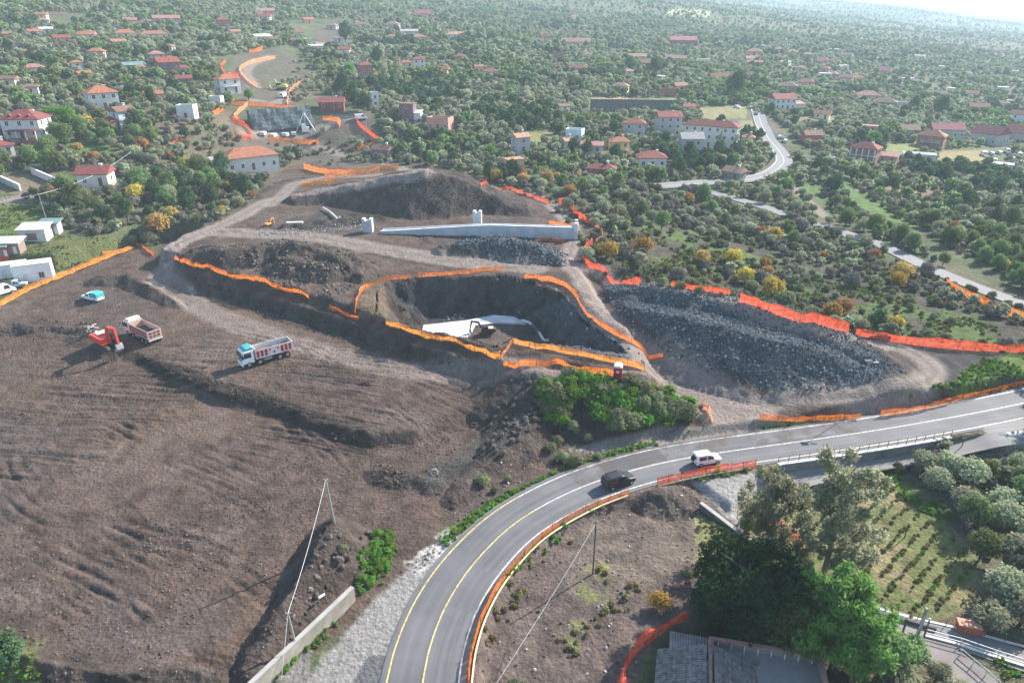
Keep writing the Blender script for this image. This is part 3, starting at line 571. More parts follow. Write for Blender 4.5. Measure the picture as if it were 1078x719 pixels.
    if wing:                                            # lower side annex: (side, width share, height share, wall, roof)
        sd_, ws, hs, wl2, rc2 = wing; ww = w * ws; x0 = (w / 2 + .01) if sd_ > 0 else (-w / 2 - ww - .01)
        MB().box(x0, x0 + ww, -d * .42, d * .36, -2.5, h * hs).build("annex", WM[wl2], e)
        MB().add([(x0 - .05 * 0, -d * .48, h * hs + .01), (x0 + ww + .2, -d * .48, h * hs + .01), (x0 + ww + .2, d * .42, h * hs + .9), (x0, d * .42, h * hs + .9), (x0, -d * .48, h * hs + .16), (x0 + ww + .2, -d * .48, h * hs + .16), (x0 + ww + .2, d * .42, h * hs + 1.05), (x0, d * .42, h * hs + 1.05)], [(3, 2, 1, 0), (4, 5, 6, 7), (0, 1, 5, 4), (1, 2, 6, 5), (2, 3, 7, 6), (3, 0, 4, 7)]).build("annex_roof", RM[rc2], e)
    return e
h = house
V_ = "villa"; HS = "house"; SH = "shed"; BL = "apartment_block"; WH = "warehouse"
e0 = h("country_house", 33, 148, 46, 2, -28, "hip", "white", "dark", "large white house with dark red hipped roof, dormers and a pillared porch", .75, porch=True)
bb_ = [c for c in e0.children if c.name.startswith("wall")][0].bound_box; ro_ = [c for c in e0.children if c.name.startswith("roof")][0]; hw_, hd_ = max(v[0] for v in bb_), max(v[1] for v in bb_); hh_ = max(v[2] for v in bb_)
for u in (-.5, 0, .5):
    MB().prism([(-.5, 0), (.5, 0), (.5, .7), (0, 1.05), (-.5, .7)], -.9, .9).build("dormer", WM["darkred"], ro_, (u * hw_, -hd_ * .62, hh_ + .35))
h("country_house", 2, 166, 26, 1, 15, "hip", "white", "dark", "white house with dark red roof cut by the left picture edge", .7)
h("country_house", 110, 117, 32, 2, 12, "hip", "white", "orange", "white two-storey house with broad orange hipped roof on the left hillside", .75)
h("country_house", 133, 137, 24, 2, 30, "gable", "blue", "brown", "grey-blue gabled house with brown roof just below the white orange-roofed house", .8, wing=(-1, .5, .5, "brown", "dark"))
h("flat_house", 199, 127, 21, 1, -20, "parapet", "white", "grey", "small white box-like flat house left of the netted cutting", .8, hst=4)
h("low_house", 163, 108, 18, 1, 4, "gable", "peach", "orange", "low house with orange roof uphill of the white box-like house", .6)
h("country_house", 241, 99, 26, 2, 22, "hip", "white", "orange", "white two-storey house with orange roof and balcony beside the orange-fenced bend", .7, balcony=True)
h("ruined_house", 229, 112, 15, 1, -25, "parapet", "white", "grey", "roofless white ruin below the balcony house by the fenced bend", .7, win=False)
h("farm_shed", 143, 77, 22, 1, 10, "shed", "teal", "teal", "grey-teal flat metal shed among olives on the upper left", .6, cat=SH, win=False)
h("low_house", 151, 79, 15, 1, 8, "hip", "pale", "pink", "small pink-roofed house touching the grey-teal metal shed", .7)
h("country_house", 178, 81, 25, 2, 18, "gable", "mauve", "red", "pale house with bright red gabled roof right of the grey-teal shed", .8, wing=(1, .5, .5, "white", "dark"))
h("low_house", 191, 91, 22, 1, 3, "gable", "brown", "dark", "low dark red roofed building below the red gabled house", .5)
h("low_house", 38, 40, 13, 1, 5, "gable", "cream", "orange", "small orange-roofed house high on the far left, paired with a white one", .7)
h("low_house", 50, 37, 12, 1, 5, "shed", "white", "white", "small white shed-roofed house right beside the far left orange roof", .7)
h("low_house", 93, 43, 17, 1, -12, "gable", "white", "orange", "small white house with orange gabled roof between two far orange-roofed groups", .7)
h("row_house", 133, 41, 21, 1, 3, "hip", "cream", "orange", "cream far house with arches and orange roof, left half of a long pair", .55)
h("row_house", 163, 42, 26, 1, -2, "hip", "white", "orange", "long far house with orange roof and white walls, right half of a long pair", .4)
h("row_house", 176, 25, 26, 1, 2, "gable", "pink", "pink", "long faded pink-roofed building on the upper left skyline hillside", .4)
h("row_house", 236, 31, 13, 2, 0, "hip", "brick", "red", "square brick-red house high above the fenced bend", .8)
h("low_house", 4, 43, 10, 1, 0, "gable", "peach", "orange", "orange-roofed cottage at the far left edge above the big porch house", .7)
h("farm_house", 104, 198, 36, 1, -22, "gable", "pale", "dark", "low farmhouse with deep red and brown tiled roof above the dense thicket", .75, hst=3.2)
h("workshop", 264, 181, 60, 1, 16, "hip", "pale", "orange", "large pale workshop with orange roof standing beside the top of the dirt track", .5, cat="workshop", hst=4.2, wing=(-1, .22, .8, "white", "grey"))
h("country_house", 350, 117, 27, 1, -6, "gable", "darkred", "dark", "dark red house with red gable right above the netted cutting", .6)
h("narrow_house", 395, 114, 9, 2, 14, "parapet", "white", "grey", "narrow white house standing in the shade of the tall dark trees", .8)
h("tower_house", 386, 88, 15, 3, 10, "hip", "brick", "red", "tall three-storey brick house with balconies below the poplars", .8, balcony=True)
h("unfinished_house", 430, 126, 18, 2, -18, "flat", "mauve", "brown", "dark purplish unfinished block on a white terrace left of the pink house", .8, wing=(1, .5, .35, "white", "white"))
h("flat_house", 464, 139, 28, 1, -24, "parapet", "pink", "brown", "pink flat-roofed house with round windows above the earth mound", .6, hst=4)
h("farm_house", 404, 168, 24, 1, -30, "gable", "brown", "brown", "brown-roofed farmhouse with a bright end gable behind the earth mound", .8, hst=3.4)
h("low_house", 440, 161, 16, 1, 12, "hip", "white", "peach", "small white cottage with peach roof behind the top of the earth mound", .7)
h("country_house", 441, 74, 14, 2, 10, "hip", "pale", "dark", "tall pale house with dark red roof right of the poplars", .7)
h("country_house", 428, 72, 13, 1, 5, "hip", "cream", "orange", "low cream house with orange roof directly right of the poplars", .7)
h("low_house", 485, 65, 11, 1, 0, "hip", "brick", "red", "small brick-red house beside a yellowish tree in the upper middle", .8)
h("low_house", 504, 76, 10, 1, 15, "gable", "white", "orange", "tiny white cottage with orange roof among the middle olive groves", .8)
h("low_house", 441, 44, 14, 1, 0, "hip", "pink", "pink", "pinkish low house in the upper middle with a long grey shed", .7)
h("farm_shed", 431, 38, 18, 1, 0, "shed", "grey", "grey", "long grey shed behind the pinkish upper middle house", .5, cat=SH, win=False)
h("low_house", 476, 41, 12, 1, 0, "hip", "white", "peach", "white cottage alone in grey scrub in the upper middle", .7)
h("farm_shed", 277, 44, 18, 1, 14, "shed", "white", "white", "white-roofed shed above the upper fenced road", .6, cat=SH, win=False)
h("low_house", 287, 47, 12, 1, 0, "gable", "brown", "brown", "brown house between the white-roofed shed and the upper road", .8)
h("low_house", 363, 58, 13, 1, -10, "gable", "white", "red", "white cottage with bright red roof at the edge of the dark quarry", .7)
h("farm_shed", 333, 54, 14, 1, 0, "shed", "white", "white", "long low white shed below the dark quarry", .4, cat=SH, win=False)
h("country_house", 445, 18, 20, 1, 0, "hip", "pink", "maroon", "wide pinkish house beside the far pale road near the top", .6)
h("farm_shed", 497, 8, 20, 1, 0, "flat", "teal", "teal", "teal-grey greenhouse block at the top middle", .6, cat=SH, win=False)
h("row_house", 280, 16, 18, 1, 0, "gable", "pink", "pink", "pink-roofed house over the upper green meadow", .5)
h("country_house", 548, 162, 20, 2, 30, "gable", "grey", "peach", "grey house with peach gable and white side above the flat peach house", .8, hst=2.8)
h("flat_house", 541, 180, 22, 1, 24, "flat", "peach", "peach", "peach flat-roofed house by the bushes above the far orange fence", .7, hst=3.6)
h("flat_house", 605, 149, 20, 1, -16, "parapet", "blue", "white", "pale blue flat-roofed house among the middle olives", .7, hst=3.8)
h("country_house", 598, 157, 16, 1, 32, "gable", "white", "peach", "white house with peach gables right below the pale blue flat house", .8)
h("low_house", 623, 162, 22, 1, 0, "shed", "pale", "pink", "long low pinkish building left of the yellow villa", .5)
h("villa", 651, 166, 22, 2, 14, "hip", "yellow", "orange", "yellow two-storey villa with orange roof", .8, balcony=True)
h("villa", 685, 177, 32, 1, 10, "hip", "white", "red", "white single-storey villa with bright red hipped roof and shutters", .7, hst=3.4)
h("low_house", 633, 187, 30, 1, -6, "hip", "brick", "dark", "low brick-red building with dark roof below the yellow villa", .5)
h("country_house", 667, 145, 22, 2, 0, "hip", "grey", "red", "grey house with red hipped roof left of the long apartment block", .7)
h("apartment_block", 702, 144, 28, 3, 16, "gable", "grey", "red", "grey gabled three-storey block with dark red roof, left of the longest block", .7, hst=2.7)
h("apartment_block", 747, 156, 58, 3, -12, "hip", "pale", "red", "long three-storey apartment block with wide red roof behind two conifers", .3, hst=2.9)
h("concrete_building", 726, 163, 26, 2, 14, "gable", "grey", "grey", "bare grey concrete building in front of the long apartment block", .8, cat="building", hst=3)
h("low_house", 772, 190, 24, 1, -26, "gable", "stone", "peach", "grey stone house with peach roof by the country road bend", .8)
h("low_house", 787, 152, 12, 1, 0, "hip", "pink", "pink", "little pink-roofed house at the right end of the apartment block", .8)
h("warehouse", 719, 49, 28, 1, 3, "shed", "darkred", "maroon", "wide maroon warehouse alone on the far green slope", .6, cat=WH, hst=5, win=False)
h("low_house", 572, 39, 11, 1, 0, "hip", "white", "red", "white far cottage with bright red roof at the edge of the terraces", .8)
h("row_house", 606, 48, 30, 1, 0, "gable", "pink", "pink", "long pale pink row of farm roofs below the far terraces", .4)
h("tower_house", 588, 66, 11, 2, 0, "parapet", "brick", "red", "square brick-red tower house in the middle distance", .9)
h("low_house", 618, 62, 9, 1, 0, "hip", "white", "pink", "small white and pink cottage right of the brick tower house", .8)
h("low_house", 671, 64, 18, 1, 0, "gable", "pink", "peach", "pinkish farm roof above a round dark pine", .5)
h("low_house", 678, 71, 13, 1, 5, "hip", "brick", "red", "reddish low house directly below the pinkish farm roof", .7)
h("row_house", 712, 66, 20, 1, 0, "gable", "brick", "pink", "pink-roofed long house right of the dark pines", .5)
h("low_house", 759, 86, 24, 1, 8, "gable", "white", "red", "white farmhouse with red roof left of the big round pine", .5)
h("low_house", 794, 58, 15, 1, 0, "hip", "pink", "pink", "hazy pink house at the head of the country road", .7)
h("low_house", 794, 70, 16, 1, 0, "shed", "brick", "red", "red-roofed low shed below the hazy pink house", .5)
h("low_house", 740, 67, 14, 1, 0, "flat", "pale", "grey", "pale flat block in the hazy middle distance", .7)
h("country_house", 822, 116, 28, 2, 28, "gable", "white", "red", "white house with red gable and long wing right of the country road", .7, wing=(1, .5, .5, "white", "peach"))
h("low_house", 828, 101, 18, 2, 0, "hip", "brown", "brown", "brown house uphill of the white red-gabled house", .8)
h("barn", 853, 151, 22, 1, 24, "gable", "red", "brown", "red barn with brown gabled roof near the road bend", .8, cat="barn", hst=3.4)
h("villa", 909, 171, 30, 2, -14, "hip", "brick", "red", "red-roofed villa with white columns and balcony", .75, colonnade=True)
h("low_house", 934, 172, 20, 1, -10, "shed", "pink", "pink", "pink low annex right of the villa with white columns", .6)
h("low_house", 913, 139, 18, 1, 0, "flat", "pink", "pink", "small pink flat house uphill of the columned villa", .6)
h("country_house", 913, 105, 25, 1, 10, "hip", "peach", "pink", "pink-roofed house with arched white front on the right slope", .6)
h("low_house", 931, 113, 22, 1, 0, "hip", "brown", "brown", "brown-roofed house right below the arched pink-roofed house", .6)
h("flat_house", 951, 114, 15, 1, 10, "parapet", "white", "white", "white flat house right of the brown-roofed one", .7)
h("low_house", 955, 143, 22, 1, 20, "gable", "stone", "brown", "grey-brown gabled house left of the orange house with verandas", .9)
h("country_house", 979, 156, 27, 2, -10, "hip", "brick", "orange", "orange-roofed house with red verandas above the grey shed", .7, balcony=True)
h("warehouse", 994, 145, 36, 1, 22, "gable", "grey", "maroon", "long dark maroon-roofed hall right of the orange house", .6, cat=WH, hst=4)
h("warehouse", 1040, 152, 36, 1, -26, "gable", "grey", "maroon", "maroon gabled warehouse beside the parked cars", .9, cat=WH, hst=5)
h("warehouse", 1074, 151, 36, 1, -26, "gable", "grey", "red", "red gabled warehouse at the right edge next to the maroon one", .9, cat=WH, hst=5)
h("country_house", 1072, 131, 18, 2, 0, "gable", "white", "red", "white house with red roof at the right edge behind the warehouses", .7)
h("farm_shed", 966, 170, 32, 1, 4, "flat", "blue", "grey", "long grey-blue shed with flat roof below the orange house", .5, cat=SH, win=False)
h("greenhouse", 1050, 178, 26, 1, 0, "flat", "blue", "white", "low white greenhouse roof among the right-hand olives", .5, cat="greenhouse", win=False, hst=2)
h("low_house", 985, 103, 18, 1, 0, "gable", "pink", "pink", "faded pink cottage in the hazy right-hand groves", .5)
h("low_house", 703, 101, 16, 1, 0, "parapet", "brick", "grey", "roofless brick ruin at the end of the dark terrace wall", .7, win=False)
h("farm_shed", 612, 97, 6, 1, 0, "parapet", "white", "white", "tiny white pump house above the tan field", .9, cat=SH, win=False, hst=2.4)
h("large_block", 944, 24, 13, 2, 0, "parapet", "white", "white", "bright white block on the far skyline at the right", .6, cat="building", win=False, hst=4)
for (x, y, w) in [(820, 55), (832, 58), (845, 62), (870, 60)] and [(820, 55, 10), (834, 58, 12), (850, 61, 12), (868, 76, 10), (875, 82, 12), (842, 75, 8)]:
    h("far_house", x, y, w, 1, rng.uniform(-20, 20), "hip", "pink", "pink", "small faded pink-roofed house in the far hazy village right of centre", .7, group="pink houses of the hazy village")
for (x, y, w) in [(895, 62, 7), (883, 74, 6), (924, 64, 9), (976, 53, 6), (1000, 97, 8), (1055, 96, 11), (1035, 52, 6), (915, 16, 6), (1030, 40, 6), (990, 73, 7), (965, 92, 6), (1062, 110, 6), (860, 40, 6), (840, 30, 5), (770, 16, 6), (883, 28, 5), (812, 22, 6), (905, 85, 5), (1020, 80, 6), (1068, 78, 6)]:
    h("far_house", x, y, w, 1, rng.uniform(-30, 30), "flat", "white", "white", "tiny white house speck scattered on the far hazy slope", .8, group="white houses on the far slope")
r_ = np.random.default_rng(77)
for k in range(52):
    x, y = r_.uniform(250, 1065), r_.uniform(14, 100); y = min(y, 96)
    if y < 18 + max(0, (x - 860) * .08) or (x < 640 and y > 60) or inpoly(np.array([x]), np.array([y]), [(725, 85), (800, 85), (800, 125), (725, 125)])[0]: continue
    c_ = r_.random(); w_ = float(np.clip(6 + (y - 14) * .12 + r_.uniform(-1, 3), 5, 16))
    if c_ < .6: h("far_house", x, y, w_, 1, r_.uniform(-30, 30), "gable" if c_ < .3 else "hip", "pink", "pink" if c_ < .4 else "red", "little red or pink roofed house peeping from the distant olive slope", .7, group="roofs scattered over the distant slope")
    else: h("far_house", x, y, w_ * .8, 1, r_.uniform(-30, 30), "flat", "white", "white", "tiny white house speck scattered on the far hazy slope", .8, group="white houses on the far slope")
n_ = 0
for k in range(160):
    x, y = [(r_.uniform(10, 420), r_.uniform(14, 66)), (r_.uniform(400, 760), r_.uniform(60, 128)), (r_.uniform(800, 1070), r_.uniform(95, 175)), (r_.uniform(10, 200), r_.uniform(60, 125))][k % 4]
    if 215 < x < 345 and y > 40 or n_ > 34 or (730 < x < 800 and y > 75) or (610 < x < 720 and 98 < y < 122): continue
    g_ = G1(x, y); dd = np.hypot(np.array(HOUSES)[:, 0] - g_[0], np.array(HOUSES)[:, 1] - g_[1]) - np.array(HOUSES)[:, 2]
    if dd.min() < 14: continue
    n_ += 1; c_ = r_.integers(0, 4); h("low_house", x, y, float(r_.uniform(10, 17)) * (.8 + y / 250), 1, r_.uniform(-35, 35), ["gable", "hip", "gable", "hip"][c_], ["cream", "pale", "peach", "grey"][c_], ["pink", "red", "orange", "brown"][r_.integers(0, 4)], "low terracotta-roofed house half hidden by the surrounding olive trees", .65, group="houses half hidden in the olive groves", chimney=False)
# sheds beside the left edge of the site
def shed(px, py, wpx, hh, yaw, wall, rcol, label, dr=.6, tilt=.5):
    e = house("garden_shed", px, py, wpx, 1, yaw, "shed", wall, rcol, label, dr, SH, "sheds on the grass plot", win=False, hst=hh)
    f = min(v[1] for v in [c for c in e.children if c.name.startswith('wall')][0].bound_box)
    MB().box(-1.4, .9, f - .03, f + .02, .1, hh * .72).build("opening_shade", WM["brown"], e); MB().box(1.1, 1.8, f - .04, f + .02, .05, hh * .7).build("door", WM["pale"], e); return e  # dark panel stands in for the shade inside the open front
shed(40, 254, 30, 2.6, -28, "pale", "white", "open shed with white sheet roof in the middle of the shed row")
shed(56, 247, 20, 2.6, -28, "grey", "teal", "shed with green-grey roof at the thicket end of the shed row")
shed(14, 268, 26, 2.4, -30, "brown", "white", "low shed with a pale sloping roof at the near end of the shed row")
shed(4, 275, 12, 2.2, -30, "red", "teal", "little green-roofed shed with red door at the left picture edge")
# white site cabins
def cabin(px, py, L, D, Hh, yaw, label):
    g = G1(px, py); e = empty("site_cabin", g, math.radians(yaw), label, "cabin", "white site cabins"); HOUSES.append((g[0], g[1], 4))
    MB().box(-L / 2, L / 2, -D / 2, D / 2, .15, Hh).build("body", white_p, e, bevel=.04)
    r = MB().box(-L / 2 - .05, L / 2 + .05, -D / 2 - .05, D / 2 + .05, Hh + .003, Hh + .14); r.build("roof", WM["white"], e)
    MB().box(-.45, .45, -D / 2 - .05, -D / 2 + .02, .2, 2.2).build("door", WM["pale"], e, (-L * .2, 0, 0))
    f = link("window", ME_WP, e, (L * .22, -D / 2 - .01, 1.6)); link("frame", ME_WF, f)
    for sx in (-1, 1): MB().box(-.2, .2, -D / 2, D / 2, -.6, .148).build("skid", conc, e, (sx * L * .35, 0, 0))
cabin(38, 295, 7.2, 3.6, 4.0, 26, "large bright white site cabin beside the orange fence")
cabin(14, 291, 6.0, 3.0, 3.0, 26, "lower white site cabin behind the large one")

# netted cutting with white rods, rig and sheds at the far end of the works
g0, g1 = G1(268, 138), G1(333, 136); d = g1 - g0; L = float(np.hypot(d[0], d[1])); e = empty("netted_slope", g0, math.atan2(d[1], d[0]), "dark grey-green netted retaining face of the far cutting", "retaining wall")
mb = MB(); n = 14; V = []
for r in range(6):
    for k in range(n + 1): V.append((L * k / n, r * .9 + .3 * math.sin(k * 1.7 + r), r * 1.45 - .3))
mb.add(V, [(r * (n + 1) + k, r * (n + 1) + k + 1, (r + 1) * (n + 1) + k + 1, (r + 1) * (n + 1) + k) for r in range(5) for k in range(n)])
mb.add([(0, 0, -.3), (L, 0, -.3), (L, 6.5, -.3), (0, 6.5, -.3), (0, 4.6, 6.9), (L, 4.6, 6.9), (L, 6.5, 6.6), (0, 6.5, 6.6)], [(4, 5, 6, 7), (1, 2, 6, 5), (3, 0, 4, 7), (2, 3, 7, 6)]); mb.build("face", mat("netted_rock", (.075, .095, .10), .9, .35, .5, .1), e)
gr = MB()
for k in range(9): gr.tube((L * (k + .5) / 9, -.12, -.2), (L * (k + .5) / 9, 4.4, 6.95), .035, n=5)
for r in range(4): gr.tube((0, .6 + r * .95 - .25, .9 + r * 1.5), (L, .6 + r * .95 - .25, .9 + r * 1.5), .06, n=5)
gr.build("grid", mat("steel_cable", (.13, .16, .17), .6), e)
g = G1(322, 139); e = empty("drilling_rig", g, .3, "white lattice A-frame drilling rig at the foot of the netted cutting", "drilling rig")
for s in (-1, 1): MB().tube((s * 3.6, 0, .2), (0, 0, 7.2), .22, .16, 6).build("leg", white_p, e)
MB().box(-1.4, 1.4, -1, 1, .1, 1.8).box(-1.4, .2, -.8, .8, 1.8, 2.9).build("body", white_p, e); MB().tube((0, -.4, .2), (0, -.3, 7.6), .14, n=6).build("drill_mast", WM["grey"], e)
for (x, y, w_, l) in [(288, 144, 5, "white"), (300, 143, 5, "blue"), (309, 142, 4, "white"), (277, 142, 5, "white")]:
    g = G1(x, y); e = empty("material_stack", g, rng.uniform(0, 3), "%s wrapped material stack left of the rig, at picture x %d" % (l, x) if 0 else {288: "white wrapped stack in the middle of the cutting foot", 300: "bluish wrapped stack between two white ones", 309: "small white stack nearest the rig", 277: "white stack farthest from the rig"}[x], "stack", "material stacks below the netted cutting")
    b = MB(); b.box(-1.4, 1.4, -.9, .9, 0, 1.1); b.build("load", WM[l], e, bevel=.15); MB().box(-1.5, 1.5, -1, 1, -.2, -.01).build("pallet", WM["brown"], e)
# terrace wall below the tan field, low walls beside the farmhouse
def wall_between(name, a, b, hh, th, m, label, cat="wall", z0=-.8, cap=None, parent=None):
    g0, g1 = np.array(a, float), np.array(b, float); d = g1 - g0; L = float(np.hypot(d[0], d[1]))
    e = empty(name, g0, math.atan2(d[1], d[0]), label, cat); n = max(2, int(L / 4)); mb = MB(); dz = g1[2] - g0[2]
    rings = [[(L * k / n, -th / 2, z0 + dz * k / n), (L * k / n, th / 2, z0 + dz * k / n), (L * k / n, th / 2, hh + dz * k / n), (L * k / n, -th / 2, hh + dz * k / n)] for k in range(n + 1)]
    mb.loft(rings).build("body", m, e)
    if cap: MB().loft([[(x, y, z) for x, y, z in [(L * k / n, -th / 2 - .06, hh + .003 + dz * k / n), (L * k / n, th / 2 + .06, hh + .003 + dz * k / n), (L * k / n, th / 2 + .06, hh + .12 + dz * k / n), (L * k / n, -th / 2 - .06, hh + .12 + dz * k / n)]] for k in range(n + 1)]).build("coping", cap, e)
    return e
lava = mat("lava_stone", (.10, .10, .105), .95, .35, 1.2, .08); oldwall = mat("old_plaster", (.25, .23, .19), .9, .25, .6, .03)
wall_between("terrace_wall", G1(622, 117), G1(713, 117), 5.5, 1.2, lava, "long dark lava-stone terrace wall below the tan field")
wall_between("garden_wall", G1(0, 191), G1(22, 201), 1.6, .5, WM["white"], "white wall piece at the left edge of the bare terraces", cap=WM["white"])
wall_between("garden_wall", G1(34, 183), G1(62, 195), 1.6, .5, WM["white"], "white wall piece running down to the red machinery", cap=WM["white"])
wall_between("garden_wall", G1(632, 190), G1(700, 184), .4, .3, WM["pale"], "thin pale wall on the bank left of the country road", z0=-.5) if 0 else None

# ================================================================ VEGETATION
def leaves(blobs, n, size, seed, up=.75, shell=.55, droop=0.0, asp=1.5):
    r = np.random.default_rng(seed); B = np.array(blobs, float); vol = (B[:, 3] * B[:, 4] * B[:, 5]) ** (2 / 3); k = r.choice(len(B), n, p=vol / vol.sum())
    d = r.normal(size=(n, 3)); d /= np.linalg.norm(d, axis=1)[:, None]; rad = shell + (1 - shell) * r.random(n) ** .6; rad = rad * (1 + .16 * r.normal(size=n))
    c = B[k, :3] + d * rad[:, None] * B[k, 3:6]
    gap = vnoise(c[:, 0] * 1.3 / max(size * 4, .8) + seed, c[:, 1] * 1.3 / max(size * 4, .8) + c[:, 2] * 1.1, seed) > .24
    c, d = c[gap], d[gap]; n = len(c)
    nr = d + r.normal(size=(n, 3)) * .55 + np.array([0, 0, up]); nr /= np.linalg.norm(nr, axis=1)[:, None]
    a = np.cross(nr, r.normal(size=(n, 3))); a[:, 2] -= droop; a /= np.linalg.norm(a, axis=1)[:, None] + 1e-9; b = np.cross(nr, a); b /= np.linalg.norm(b, axis=1)[:, None] + 1e-9
    s = size * (.6 + .8 * r.random(n))[:, None]; a = a * s * asp * .5; b = b * s * .5
    V = np.stack([c - a * 1.0, c + b * .9 - a * .1, c + a, c - b * .9 + a * .1], 1).reshape(-1, 3)
    return V, np.arange(4 * n).reshape(n, 4)
def limbs(paths, n=6):
    b = MB()
    for pts in paths:
        for (p, r0), (q, r1) in zip(pts[:-1], pts[1:]): b.tube(p, q, r0, r1, n, cap=False)
    V = np.array(b.v); return V, [tuple(f) for f in b.f]
bark = mat("bark", (.11, .09, .07), .95, .3, 3, .03); bark_p = mat("pale_bark", (.30, .26, .21), .9, .3, 2, .02)
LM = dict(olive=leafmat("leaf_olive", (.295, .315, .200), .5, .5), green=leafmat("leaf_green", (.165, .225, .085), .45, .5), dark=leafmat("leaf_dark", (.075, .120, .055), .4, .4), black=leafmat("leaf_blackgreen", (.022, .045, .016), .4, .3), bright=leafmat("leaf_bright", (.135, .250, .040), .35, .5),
          gold=leafmat("leaf_gold", (.46, .33, .07), .35, .45), rust=leafmat("leaf_rust", (.44, .26, .09), .35, .4), grey=leafmat("twig_grey", (.20, .178, .150), .3, .2), euc=leafmat("leaf_eucalyptus", (.30, .315, .20), .42, .6), scrub=leafmat("leaf_scrub", (.20, .215, .11), .45, .45), feather=leafmat("leaf_feather", (.15, .25, .065), .45, .5), lime=leafmat("leaf_lime", (.33, .33, .05), .3, .4), vine=leafmat("leaf_vine", (.16, .14, .06), .4, .3))
PROTO = {}
def proto(kind, i, crown, trunk, leaf, bk=bark):
    cv, cf = crown; tv, tf = trunk
    cm = mesh_np(kind + "_crown", cv, cf, LM[leaf]); tm = mesh_np(kind + "_trunk", tv, tf, bk)
    F2 = [tuple(f) for f in cf.tolist()] + [tuple(x + len(cv) for x in f) for f in tf]
    jm = mesh_np(kind + "_whole", np.concatenate([cv, tv]), F2, [LM[leaf], bk], [0] * len(cf) + [1] * len(tf))
    PROTO.setdefault(kind, []).append((cm, tm, jm))
def blobtree(kind, leaf, n, size, R, Hh, hb, nb, seeds, shape=1.0, bk=bark, up=.75, shell=.55, asp=1.5, flat=.8, tr=.16, droop=0, lean=.5):
    for sdx in seeds:
        r = np.random.default_rng(sdx); bl = []
        for k in range(nb):
            t = (k + .5) / nb; a = 2.4 * k + r.uniform(0, 1); rad = R * .52 * (r.uniform(.3, 1)) * (1 - abs(2 * t - .8) * .3 * shape)
            br = R * r.uniform(.42, .62) * (1 - .35 * shape * max(t - .5, 0) * 2)
            bl.append((math.cos(a) * rad, math.sin(a) * rad, hb + br * flat + (Hh - hb - 2 * br * flat) * t, br, br, br * flat))
        lp = [[((0, 0, -.4), tr * 1.4), ((r.uniform(-.2, .2) * lean, r.uniform(-.2, .2) * lean, hb * .8), tr)]]
        for b_ in bl[:5]: lp.append([((0, 0, hb * .6), tr * .8), ((b_[0] * .6, b_[1] * .6, (hb + b_[2]) / 2), tr * .5), ((b_[0], b_[1], b_[2]), tr * .15)])
        proto(kind, 0, leaves(bl, n, size, sdx, up, shell, droop, asp), limbs(lp, 5), leaf, bk)
blobtree("olive_tree", "olive", 2600, .24, 2.5, 4.0, 1.1, 8, range(10, 15), .8)
blobtree("olive_mid", "olive", 620, .50, 2.5, 4.0, 1.0, 7, range(20, 24), .8)
blobtree("olive_far", "olive", 150, 1.05, 2.5, 4.0, .8, 6, range(30, 33), .8)
blobtree("broadleaf_tree", "green", 3000, .30, 3.0, 6.5, 1.4, 10, range(40, 43), .8)
blobtree("broadleaf_far", "green", 200, 1.15, 3.0, 6.0, 1.0, 7, range(45, 47), .8)
blobtree("evergreen_tree", "dark", 3000, .32, 3.2, 7.5, 1.3, 10, range(50, 53), 1.0)
blobtree("evergreen_far", "dark", 220, 1.2, 3.2, 7.0, 1.0, 7, range(55, 57), 1.0)
blobtree("shrub", "scrub", 1500, .24, 1.7, 2.3, .05, 8, range(60, 63), .6, flat=.7, tr=.06)
blobtree("bare_shrub", "grey", 1600, .26, 1.9, 3.0, .3, 8, range(70, 73), .6, shell=.2, asp=5.0, tr=.08)
blobtree("autumn_tree", "gold", 1800, .26, 2.2, 3.4, .5, 8, range(80, 83), .7, shell=.45)
blobtree("russet_tree", "rust", 1800, .26, 2.2, 3.4, .5, 8, range(85, 87), .7, shell=.45)
blobtree("bright_tree", "bright", 2600, .28, 2.8, 5.5, 1.2, 9, range(90, 92), .8)
blobtree("mimosa_tree", "lime", 2200, .26, 2.5, 4.4, 1.0, 8, range(95, 96), .8)
blobtree("citrus_tree", "green", 900, .34, 1.6, 2.6, .4, 7, range(100, 102), .6)
blobtree("bramble", "bright", 1500, .22, 1.6, 1.6, .0, 8, range(105, 107), .5, flat=.6, tr=.03)
blobtree("weed_clump", "bright", 160, .20, .55, .55, .0, 4, range(110, 112), .5, flat=.6, tr=.01)
blobtree("dry_clump", "vine", 150, .22, .6, .5, .0, 4, range(114, 116), .5, flat=.6, tr=.01)
def conetree(kind, leaf, n, size, R, Hh, hb, seeds, layers=14, bk=bark, pw=1.0):
    for sdx in seeds:
        r = np.random.default_rng(sdx); bl = []
        for k in range(layers):
            t = k / (layers - 1); z = hb + (Hh - hb) * t; rr_ = R * (1 - t) ** pw + .12 * R
            m = max(1, int(5 * (1 - t)) + 1)
            for q in range(m):
                a = 6.28 * q / m + k * 1.3; bl.append((math.cos(a) * rr_ * .6 * (m > 1), math.sin(a) * rr_ * .6 * (m > 1), z, rr_ * .5, rr_ * .5, (Hh - hb) / layers * .9))
        proto(kind, 0, leaves(bl, n, size, sdx, .2, .3, .4), limbs([[((0, 0, -.4), R * .09), ((0, 0, Hh * .9), .03)]], 6), leaf, bk)
conetree("cypress", "dark", 2200, .26, .95, 8.5, .3, range(120, 122), 14, pw=.5)
conetree("conifer", "dark", 2600, .34, 3.0, 11.0, 1.0, range(124, 126), 16)
conetree("poplar", "euc", 2400, .34, 1.9, 12.0, 1.0, range(128, 130), 12, pw=.45)
